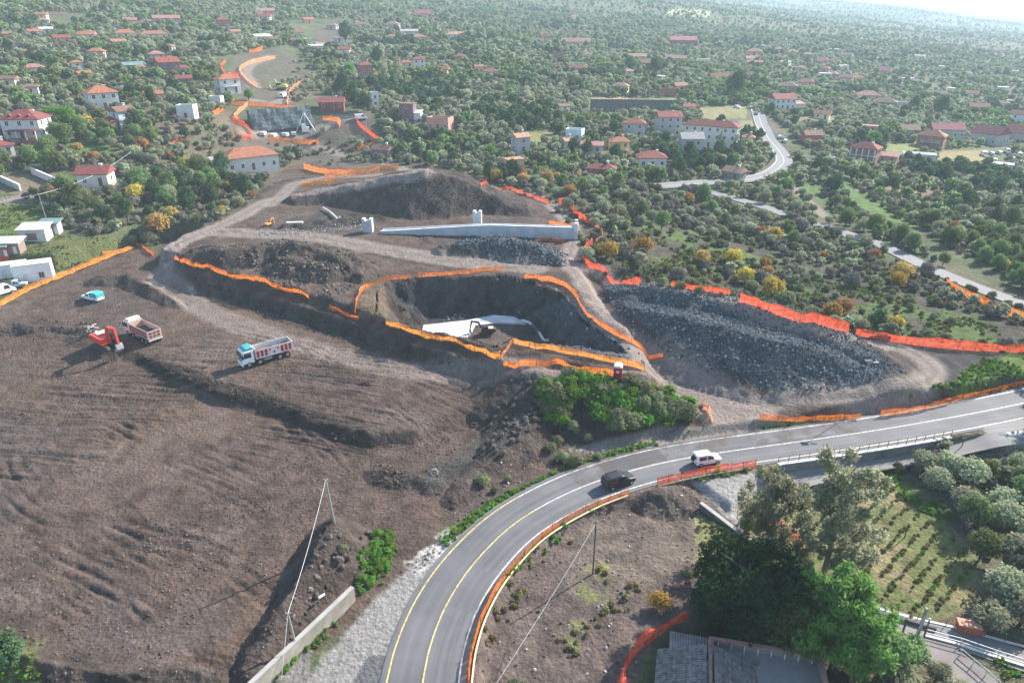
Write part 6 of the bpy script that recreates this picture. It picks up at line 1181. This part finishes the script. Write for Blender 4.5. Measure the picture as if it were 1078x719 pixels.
for (x, y, hh, lb) in ((1010, 478, 2.6, "dark post at the corner of the lower lane"), (1072, 488, 3.4, "dark post at the right edge below the rubble bank"), (952, 566, 2.2, "lone stake in the upper vineyard"), (690, 492, 0, "")):
    if hh: pole(x, y, hh, .08, lb, rod, cat="post", name="post")
g = G1(902, 424); e = empty("street_lamp", g, 0, "thin grey street lamp at the edge of the yard between the two verge nets", "street lamp"); MB().tube((0, 0, -.4), (.35, 0, 6.6), .07, .045, 8).build("pole", WM["grey"], e); MB().tube((.35, 0, 6.5), (1.2, -.2, 6.75), .035, n=6).build("arm", WM["grey"], e)
MB().box(.9, 1.7, -.32, -.08, 6.7, 6.84).build("lamp_head", WM["grey"], e, bevel=.03); MB().box(-.25, .75, -.4, .4, 6.95, 7.0).build("solar_panel", glass, e)
g = G1(722, 498); e = empty("road_sign", rside((700, 492), (740, 489), 4.5)[4].tolist() + [0.0], 0, "small yellow road marker on a post behind the white off-road car", "road sign"); MB().tube((0, 0, -1), (0, 0, 1.6), .035, n=6).build("post", rod, e); MB().box(-.28, .28, -.03, -.0, 1.0, 1.6).build("plate", mat("sign_yellow", (.62, .45, .04), .5), e)
for (x, y, lb) in ((165, 100, "thin pole among the olives left of the white box-like house"), (222, 128, "pale pole beside the roofless ruin"), (296, 128, "thin pole at the upper edge of the netted cutting"), (352, 112, "thin pole beside the dark red house"), (386, 128, "pale pole uphill of the brown-roofed farmhouse"), (808, 128, "pole beside the country road near the yellow meadow"), (433, 178, "pole behind the crest of the earth mound")):
    pole(x, y + 6, 7.5, .11, lb, wood, cross=True)

# ================================================================ VEHICLES
tyre_m = mat("tyre_rubber", (.025, .025, .026), .85); rim_m = mat("wheel_rim", (.45, .45, .46), .4, metal=.6); blackp = mat("black_plastic", (.02, .02, .022), .5); carglass = mat("car_glass", (.02, .025, .03), .08, .1, 1, spec=.8)
lightm = mat("headlight_lens", (.75, .75, .72), .15); tail_m = mat("tail_lens", (.40, .02, .02), .3)
def wheel(parent, x, y, r, w, rim=rim_m):
    b = MB(); b.tube((0, -w / 2, 0), (0, w / 2, 0), r, n=18); t = b.build("wheel", tyre_m, parent, (x, y, r), bevel=.03)
    s = 1 if y > 0 else -1; MB().tube((0, s * (w / 2 - .02), 0), (0, s * (w / 2 + .015), 0), r * .58, r * .5, 14).build("rim", rim, t)
def paint_m(n, c): return mat("paint_" + n, c, .42, .14, 2.5, .004, spec=.4)
def dump_truck(px, py, heading, label, cabc, capc, bedc, ribc, ribstyle):
    g = G1(px, py); e = empty("dump_truck", g + np.array([0, 0, .02]), heading, label, "dump truck", "dump trucks on the site")
    MB().box(-4.2, 3.9, -.45, .45, .75, 1.05).build("chassis", blackp, e)
    cabp = [(2.3, .75), (4.25, .75), (4.3, 1.7), (4.12, 2.75), (3.95, 2.95), (2.3, 2.98)]
    c = MB().prism(cabp, -1.2, 1.2).build("cab", paint_m(*cabc), e, bevel=.07)
    MB().add([(4.325, -1.05, 1.72), (4.325, 1.05, 1.72), (4.145, 1.0, 2.66), (4.145, -1.0, 2.66), (4.26, -1.05, 1.72), (4.26, 1.05, 1.72), (4.08, 1.0, 2.66), (4.08, -1.0, 2.66)], [(0, 1, 2, 3), (7, 6, 5, 4), (0, 4, 5, 1), (1, 5, 6, 2), (2, 6, 7, 3), (3, 7, 4, 0)]).build("windscreen", carglass, c)
    for s in (-1, 1):
        MB().prism([(2.75, 1.75), (4.0, 1.75), (3.88, 2.6), (2.75, 2.6)], s * 1.19, s * 1.215).build("side_window", carglass, c); MB().box(4.25, 4.34, s * .75 - .22, s * .75 + .22, .95, 1.15).build("headlight", lightm, c)
        MB().box(4.05, 4.3, s * 1.28 - .06, s * 1.28 + .06, 1.7, 2.45).build("mirror", blackp, c); MB().box(2.4, 3.0, s * 1.02 - .18, s * 1.02 + .18, .5, .74).build("step", blackp, e)
    MB().box(4.2, 4.42, -1.22, 1.22, .45, .9).build("bumper", paint_m(*cabc), c, bevel=.04); MB().box(4.31, 4.335, -.8, .8, 1.2, 1.55).build("grille", blackp, c)
    MB().prism([(2.35, 3.0), (3.9, 2.99), (3.4, 3.3), (2.35, 3.42)], -1.1, 1.1).build("roof_deflector", paint_m(*capc), c, bevel=.04)
    L0, L1, Wd, z0, z1, t = -4.35, 2.05, 1.25, 1.2, 2.75, .07; b = MB()
    b.box(L0, L1, -Wd, Wd, z0, z0 + .1).box(L0 + t, L1 - t, -Wd, -Wd + t, z0 + .1, z1).box(L0 + t, L1 - t, Wd - t, Wd, z0 + .1, z1).box(L1 - t, L1, -Wd, Wd, z0 + .1, z1 + .25).box(L0, L0 + t, -Wd, Wd, z0 + .1, z1 - .05)
    bed = b.build("tipper_bed", paint_m(*bedc), e)
    b = MB(); n = 9
    nz = np.array([[.55 + .32 * math.sin(i * 1.3 + j * .8) + .1 * math.sin(i * 3.1 + j) for j in range(6)] for i in range(14)]); V = [(L0 + t + .02 + (L1 - L0 - 2 * t - .04) * i / 13, -Wd + t + .02 + (2 * Wd - 2 * t - .04) * j / 5, z0 + .25 + nz[i, j] * .55) for i in range(14) for j in range(6)]
    b.add(V, [(i * 6 + j, (i + 1) * 6 + j, (i + 1) * 6 + j + 1, i * 6 + j + 1) for i in range(13) for j in range(5)]); b.build("bed_lining", mat("bed_dark", (.075, .065, .06), .9, .4, 2, .04), bed)  # dark uneven surface inside the bed
    for s in (-1, 1):
        for k in range(9):
            x0 = L0 + .35 + k * .68
            if ribstyle == "bars" and k not in (3, 4, 5): MB().box(x0, x0 + .42, s * (Wd + .03) - .028, s * (Wd + .03) + .028, z0 + .25, z1 - .18).build("side_panel", paint_m(*ribc), bed)
            elif ribstyle == "bars": MB().box(x0 + .1, x0 + .34, s * (Wd + .03) - .028, s * (Wd + .03) + .028, z0 + .35 + .55 * (k % 2), z0 + .75 + .55 * (k % 2)).build("side_panel", paint_m(*ribc), bed)
            else:
                for zz in (0, .62): MB().box(x0 + .06, x0 + .44, s * (Wd + .03) - .028, s * (Wd + .03) + .028, z0 + .3 + zz, z0 + .75 + zz).build("side_panel", paint_m(*ribc), bed)
    for k in range(3):
        for zz in (0, .6): MB().box(L0 - .05, L0 - .005, -Wd + .3 + k * .72, -Wd + .75 + k * .72, z0 + .3 + zz, z0 + .72 + zz).build("tailgate_panel", paint_m(*ribc), bed)
    MB().box(L0 - .06, L0 + .0, -Wd - .04, Wd + .04, .95, 1.1).build("rear_bar", white_p, e)
    for s in (-1, 1):
        for x in (3.25, 1.45, -1.9, -3.2): wheel(e, x, s * 1.02, .52, .36 if x > 0 else .5)
        MB().box(-.6, .7, s * .95 - .28, s * .95 + .28, .55, 1.0).build("fuel_tank", mat("tank_alu", (.35, .36, .37), .4, metal=.5), e, bevel=.05); MB().box(L0 - .02, L0 + .04, s * 1.0 - .14, s * 1.0 + .14, .75, .93).build("tail_light", tail_m, e)
    return e
def head(p, q):                                         # heading from picture point p to q
    a, b = G1(*p), G1(*q); return math.atan2(b[1] - a[1], b[0] - a[0])
dump_truck(281, 379, head((302, 372), (262, 385)), "white-cabbed tipper truck with red side bars standing alone in the middle of the field", ("white", (.74, .76, .76)), ("teal", (.05, .32, .33)), ("ivory", (.70, .62, .58)), ("crimson", (.42, .03, .04)), "bars")
dump_truck(152, 356, head((168, 364), (130, 345)), "tipper truck with peach panelled bed being loaded beside the red excavator", ("offwhite", (.66, .67, .66)), ("offwhite", (.66, .67, .66)), ("peach", (.52, .37, .31)), ("oxide", (.16, .055, .05)), "squares")

def excavator(px, py, heading, swing, label, body_c, arm_c, sc=1.0, reach=1.0, group="excavators"):
    g = G1(px, py); e = empty("excavator", g, heading, label, "excavator", group); e.scale = (sc,) * 3; bm_, am_ = paint_m(*body_c), paint_m(*arm_c); track_m = mat("track_steel", (.045, .042, .04), .8, .2, 4, .02)
    for s in (-1, 1):
        prof = [(-1.9, .18), (-1.6, 0), (1.6, 0), (1.95, .2), (2.05, .48), (1.9, .78), (1.6, .92), (-1.6, .92), (-1.95, .75), (-2.1, .45)]
        tr_ = MB().prism(prof, s * 1.15 - .3, s * 1.15 + .3).build("track", track_m, e, bevel=.04)
        for k in range(5): MB().tube((-1.4 + k * .7, s * 1.46, .33), (-1.4 + k * .7, s * 1.5, .33), .2, n=10).build("roller", track_m, tr_)
    MB().box(-1.0, 1.0, -.85, .85, .45, 1.05).build("undercarriage", blackp, e)
    def R(o): o.rotation_euler = (0, 0, swing); return o
    R(MB().prism([(-2.6, 1.3), (-2.75, 1.6), (-2.7, 2.15), (-2.3, 2.3), (1.2, 2.2), (1.35, 2.05), (1.35, 1.12), (-2.2, 1.12)], -1.35, 1.35).build("upper_body", bm_, e, bevel=.08))
    R(MB().box(-2.85, -2.5, -1.36, 1.36, 1.15, 2.0).build("counterweight", bm_, e, bevel=.1)); R(MB().box(-2.1, -.6, -.7, 1.2, 2.25, 2.42).build("engine_cover", mat("sunbleached", (.72, .42, .33), .5), e, bevel=.05))
    c = R(MB().prism([(-.35, 1.2), (1.55, 1.2), (1.7, 1.7), (1.45, 2.95), (1.2, 3.05), (-.3, 3.05), (-.4, 2.6)], .35, 1.33).build("cab", blackp, e, bevel=.06))
    MB().prism([(.0, 1.8), (1.3, 1.8), (1.15, 2.8), (.0, 2.8)], 1.315, 1.34).build("side_window", carglass, c); MB().box(-.3, 1.25, .37, 1.31, 3.055, 3.12).build("cab_roof", bm_, c); MB().add([(1.72, .45, 1.75), (1.72, 1.24, 1.75), (1.5, 1.2, 2.85), (1.5, .5, 2.85)], [(0, 1, 2, 3)]).build("windscreen", carglass, c)
    def beam(pts, w, name, m):
        return R(MB().prism([p for p in pts], -w / 2 - .25, w / 2 - .25).build(name, m, e, bevel=.03))
    k = reach
    beam([(1.0, 1.6), (1.35, 1.5), (2.6 * k, 3.9), (4.6 * k, 4.3), (4.6 * k, 4.65), (2.4 * k, 4.5), (2.1 * k, 4.25)], .42, "boom", am_); beam([(4.1 * k, 4.85), (4.75 * k, 4.75), (5.15 * k, 2.1), (4.85 * k, 2.0), (4.35 * k, 4.0)], .32, "stick", am_)
    R(MB().tube((1.5, -.25, 2.2), (2.7 * k, -.25, 4.05), .09, n=8).build("boom_cylinder", rim_m, e)); R(MB().tube((2.9 * k, -.25, 4.75), (4.15 * k, -.25, 5.0), .09, n=8).build("stick_cylinder", rim_m, e))
    R(MB().prism([(4.8 * k, 2.15), (5.2 * k, 2.1), (5.35 * k, 1.3), (4.9 * k, .75), (4.3 * k, .85), (4.2 * k, 1.05), (4.7 * k, 1.25)], -.8, .3).build("bucket", mat("bucket_steel", (.30, .30, .31), .5), e, bevel=.03))
    return e
excavator(113, 366, head((95, 361), (135, 370)), math.radians(-12), "red tracked excavator working at the end of the dark strip", ("exc_red", (.62, .05, .03)), ("exc_red", (.62, .05, .03)), 1.05)
excavator(296, 95, math.radians(200), -.3, "far yellow-green excavator with raised arm on the upper road", ("exc_lime", (.45, .50, .12)), ("exc_lime", (.45, .50, .12)), 1.0)
excavator(512, 352, math.radians(160), .5, "dark machine with folded arm on the pit slab", ("exc_dark", (.05, .045, .045)), ("exc_dark", (.05, .045, .045)), .62)
excavator(283, 238, math.radians(40), .4, "small orange mini excavator at the left foot of the mound", ("exc_orange", (.70, .28, .03)), ("exc_orange", (.70, .28, .03)), .38)
g = G1(98, 352); e = empty("scrap_heap", g, .4, "tangle of pale bent pipes and scrap left of the red excavator", "scrap"); r = np.random.default_rng(9)
for k in range(16):
    p = r.uniform(-1.3, 1.3, 3) * (1, .9, .5) + (0, 0, .9); q_ = r.uniform(-1.3, 1.3, 3) * (1, .9, .5) + (0, 0, .9); m_ = p * .5 + q_ * .5 + r.normal(size=3) * .5; m_[2] = abs(m_[2])
    MB().tube(p, m_, .09, n=6).tube(m_, q_, .09, n=6).build("bent_pipe", WM["white"] if k % 3 else tyre_m, e)

def car(px, py, heading, kind, paint, label, cat="car", group=None, z=None, dark=False, detail=True, name="parked_car", canopy=None):
    g = np.array(px) if z is not None else G1(px, py); e = empty(name, g + np.array([0, 0, .01]), heading, label, cat, group); pm_ = paint_m(*paint)
    K = dict(suv=[(-2.2, .80, .5, .95, .95), (-2.12, .86, .38, 1.0, 1.58), (-1.5, .9, .34, 1.02, 1.70), (0, .92, .32, 1.0, 1.68), (.45, .92, .32, 1.0, 1.60), (1.15, .91, .32, .98, 1.04), (2.0, .86, .34, .86, .88), (2.22, .74, .45, .74, .76)],
             boxy=[(-1.85, .78, .5, .98, 1.0), (-1.8, .80, .42, 1.02, 1.66), (-1.2, .82, .4, 1.04, 1.72), (.1, .83, .4, 1.02, 1.70), (.42, .83, .4, 1.02, 1.60), (.85, .82, .4, 1.0, 1.06), (1.7, .78, .42, .92, .94), (1.85, .70, .48, .84, .86)],
             hatch=[(-1.95, .74, .45, .85, .9), (-1.85, .80, .34, .92, 1.2), (-1.3, .83, .32, .94, 1.46), (-.1, .84, .3, .92, 1.48), (.3, .84, .3, .92, 1.4), (1.0, .83, .3, .90, .96), (1.8, .78, .34, .78, .80), (1.98, .66, .42, .68, .7)],
             van=[(-2.4, .9, .5, 1.1, 1.9), (-2.36, .95, .4, 1.1, 2.1), (-.5, .96, .38, 1.1, 2.15), (.9, .96, .38, 1.1, 2.1), (1.15, .95, .38, 1.1, 2.0), (1.8, .92, .38, 1.06, 1.2), (2.3, .86, .42, .92, .96), (2.42, .76, .48, .8, .82)],
             pick=[(-2.5, .84, .5, .95, .97), (-2.42, .88, .42, .97, 1.0), (-.35, .9, .4, .98, 1.0), (-.3, .9, .4, .98, 1.62), (.2, .9, .4, .98, 1.68), (.75, .9, .4, .98, 1.6), (1.35, .88, .4, .97, 1.03), (2.2, .84, .42, .9, .92), (2.4, .74, .5, .78, .8)])[kind]
    rings = []
    for x, hw, zb_, zt, zr in K: tw = hw * (.80 if zr > zt + .2 else .97); rings.append([(x, -hw * .94, zb_), (x, -hw, (zb_ + zt) / 2), (x, -hw * .98, zt), (x, -tw, zr - .04), (x, -tw * .8, zr), (x, tw * .8, zr), (x, tw, zr - .04), (x, hw * .98, zt), (x, hw, (zb_ + zt) / 2), (x, hw * .94, zb_)])
    MB().loft(rings).build("body", pm_, e, smooth=False, bevel=.035)
    cab = [i for i, k in enumerate(K) if k[4] > k[3] + .25]; a, b_ = cab[0], cab[-1]; xa, xb = K[a][0], K[b_][0]; zt = K[a + 1][3]; zr = K[a + 1][4]; hw = K[a + 1][1]
    for s in (-1, 1):
        nwin = 2 if kind != "van" else 1; x0 = xa + .22 if kind != "van" else .1; ln = (xb + .35 - x0) / nwin
        for k in range(nwin):
            p0, p1 = x0 + k * ln + .05, x0 + (k + 1) * ln - .05; t1 = p1 - (.34 if k == nwin - 1 else 0)
            lo, hi = zt + .05, zr - .14; yl = hw * .98 + .012 - .05 * hw * .9 * .3; f = lambda z_: s * (hw * .98 - (hw * .98 - hw * .80) * (z_ - zt) / (zr - .04 - zt) + .014)
            MB().add([(p0, f(lo), lo), (p1, f(lo), lo), (t1, f(hi), hi), (p0 + .06, f(hi), hi), (p0, f(lo) - s * .03, lo), (p1, f(lo) - s * .03, lo), (t1, f(hi) - s * .03, hi), (p0 + .06, f(hi) - s * .03, hi)], [(0, 1, 2, 3), (0, 4, 5, 1), (1, 5, 6, 2), (2, 6, 7, 3), (3, 7, 4, 0)]).build("side_window", carglass, e)
    xw0, xw1 = K[b_][0], K[b_ + 1][0]; z1_, z0_ = K[b_][4], K[b_ + 1][4]
    sl_ = lambda t, y: (xw0 + (xw1 - xw0) * t + .03, y * hw, z1_ + (z0_ - z1_) * t + .03)
    MB().add([sl_(.12, -.66), sl_(.12, .66), sl_(.9, .76), sl_(.9, -.76)], [(0, 1, 2, 3)]).build("windscreen", carglass, e)
    if kind != "pick": MB().add([(K[0][0] - .02, -hw * .68, zt + .1), (K[0][0] - .02, hw * .68, zt + .1), (K[1][0] - .035, hw * .62, zr - .22), (K[1][0] - .035, -hw * .62, zr - .22)], [(0, 1, 2, 3)]).build("rear_window", carglass, e)
    xf = K[-1][0]; xr = K[0][0]
    for s in (-1, 1):
        MB().box(xf - .28, xf - .02, s * hw * .62 - .16, s * hw * .62 + .16, .62, .78).build("headlight", lightm, e); MB().box(xr - .02, xr + .1, s * hw * .72 - .1, s * hw * .72 + .1, .72, .95).build("tail_light", tail_m, e); MB().box(xb + .2, xb + .38, s * hw * 1.06 - .09, s * hw * 1.06 + .09, zt, zt + .15).build("mirror", pm_, e)
        for x in (xr * .64, xf * .64): wheel(e, x, s * (hw - .10), .34, .24)
    MB().box(xf - .12, xf + .04, -hw * .8, hw * .8, .35, .55).build("bumper", blackp if kind in ("boxy", "pick") else pm_, e, bevel=.03)
    if kind == "boxy": t_ = MB().tube((xr - .22, .2, .95), (xr - .02, .2, .95), .33, n=16).build("spare_wheel", tyre_m, e); MB().box(-1.7, .1, -.62, .62, 1.715, 1.75).build("roof_panel", pm_, e)
    if kind == "suv":
        for s in (-1, 1): MB().tube((-1.7, s * .66, 1.76), (.2, s * .66, 1.74), .03, n=5).build("roof_rail", blackp, e)
    if canopy:
        cm_ = mat("canopy_teal", canopy, .8, .15, 2, .02); MB().prism([(-2.5, .98), (-.42, .98), (-.42, 1.85), (-.6, 2.0), (-2.3, 2.0), (-2.5, 1.85)], -.92, .92).build("canopy", cm_, e, bevel=.05)
    return e
def on_road(px, py, off): 
    p = P(px, py, 0.); i = int(np.argmin(np.hypot(*(road - p).T))); i = min(max(i, 1), len(road) - 2); d = road[i + 1] - road[i - 1]; d /= np.linalg.norm(d); q = road[i] + np.array([d[1], -d[0]]) * off; return (q[0], q[1], .035), math.atan2(d[1], d[0])
q, a = on_road(650, 505, 1.75); car(q, None, a, "suv", ("black", (.012, .013, .015)), "black car driving on the road bend towards the right", z=1, name="car")
q, a = on_road(747, 487, 1.75); car(q, None, a, "boxy", ("white", (.74, .76, .76)), "small white off-road car with spare wheel driving on the main road", z=1, name="car")
car(98, 316, head((108, 318), (85, 313)), "pick", ("white", (.74, .76, .76)), "white pickup with teal canvas canopy parked on the bare field", "pickup", name="pickup", canopy=(.06, .34, .36))
car(80, 204, .2, "hatch", ("white", (.74, .76, .76)), "white car parked beside the farmhouse and the red machinery")
car(16, 303, math.radians(25), "pick", ("bluegrey", (.32, .40, .42)), "blue-grey pickup parked in front of the lower site cabin", "pickup")
car(3, 310, math.radians(60), "van", ("white", (.74, .76, .76)), "white van cut by the left picture edge below the cabins", "van", name="parked_van")
car(380, 126, .4, "van", ("white", (.74, .76, .76)), "white van at the end of the far works road near the narrow white house", "van", name="parked_van")
car(300, 103, 1.2, "van", ("white", (.74, .76, .76)), "white van standing by the yellow-green excavator", "van", name="parked_van")
car(796, 121, head((797, 125), (795, 117)), "hatch", ("grey", (.2, .2, .21)), "dark car on the straight upper part of the country road", name="car")
for i, (x, y) in enumerate([(1035, 164), (1043, 163), (1051, 162), (1060, 161), (1046, 170), (1064, 168), (1072, 165), (1074, 172)]):
    car(x, y, math.radians(70 + 9 * (i % 3)), "hatch" if i % 3 else "van", [("white", (.74, .76, .76)), ("silver", (.5, .52, .54)), ("offwhite", (.66, .67, .66))][i % 3], "pale car parked in the yard below the maroon warehouses", "car", "cars in the warehouse yard")
for i, (x, y, lb) in enumerate([(822, 146, "pale car left of the red barn"), (826, 150, "second pale car left of the red barn, nearer the road"), (873, 158, "white car right of the red barn"), (880, 164, "white car under the palm by the columned villa"), (661, 174, "white car parked below the yellow villa"), (776, 114, "white vehicle on the yellow meadow edge"), (878, 169, "pale car below the white one near the palm")]):
    car(x, y, .4 + i, "hatch", ("white", (.74, .76, .76)), lb)
# red machinery by the farmhouse
g = G1(60, 203); e = empty("farm_implement", g, .1, "bright red farm machinery parked beside the white wall and the farmhouse", "farm machinery"); rp = paint_m("farm_red", (.50, .04, .03))
MB().box(-2.6, 2.6, -.5, .5, .7, 1.0).build("frame", rp, e); MB().prism([(-2.4, 1.0), (-.4, 1.0), (-.8, 1.9), (-2.1, 1.9)], -.7, .7).build("hopper", rp, e, bevel=.05); MB().prism([(.6, 1.0), (2.3, 1.0), (2.0, 1.7), (.9, 1.7)], -.6, .6).build("hopper", rp, e, bevel=.05)
for s in (-1, 1):
    for x in (-1.5, 1.5): wheel(e, x, s * .75, .45, .25)
# red portable toilet, tyre, small site things
g = G1(650, 399); e = empty("portable_toilet", g, math.radians(-12), "dark red portable toilet with white roof at the end of the net before the pit", "toilet"); tr_ = paint_m("toilet_red", (.40, .02, .03))
MB().box(-.62, .62, -.62, .62, 0, 2.15).build("cabin", tr_, e, bevel=.04); MB().prism([(-.66, 2.152), (.66, 2.152), (.55, 2.38), (.3, 2.48), (-.3, 2.48), (-.55, 2.38)], -.66, .66).build("roof", white_p, e, bevel=.03); d_ = MB().box(-.42, .42, -.66, -.6, .12, 2.0).build("door", tr_, e); MB().box(-.2, .2, -.67, -.655, 1.35, 1.65).build("sign_plate", white_p, d_); MB().box(-.68, .68, -.68, .68, -.25, -.005).build("base", blackp, e)
def tyre(px, py, tilt, label, m=tyre_m):
    import bmesh
    g = G1(px, py); bm = bmesh.new(); V = []
    R_, r_ = .42, .15
    for i in range(20):
        for k in range(8): a, b2 = 6.2832 * i / 20, 6.2832 * k / 8; V.append(bm.verts.new(((R_ + r_ * math.cos(b2)) * math.cos(a), (R_ + r_ * math.cos(b2)) * math.sin(a), r_ * math.sin(b2))))
    for i in range(20):
        for k in range(8): bm.faces.new((V[i * 8 + k], V[((i + 1) % 20) * 8 + k], V[((i + 1) % 20) * 8 + (k + 1) % 8], V[i * 8 + (k + 1) % 8]))
    me = bpy.data.meshes.new("tyre"); bm.to_mesh(me); bm.free(); me.materials.append(m); o = link("old_tyre", me, None, tuple(g + np.array([0, 0, .35]))); o.rotation_euler = tilt; return tag(o, label, "tyre")
tyre(457, 500, (1.0, 0, .3), "whitish old tyre lying on the stony bank above the road", mat("chalky_tyre", (.24, .235, .22), .9)); tyre(83, 279, (.3, .2, 0), "black tyre on the dirt in front of the crumpled amber net"); tyre(78, 281, (.9, .1, .5), "black tyre leaning left of the other by the crumpled amber net")
path_tube("white_gutter", [(337, 640), (343, 636)], .12, white_p, "short white plastic gutter piece lying on top of the cream wall", "gutter", 1.35)
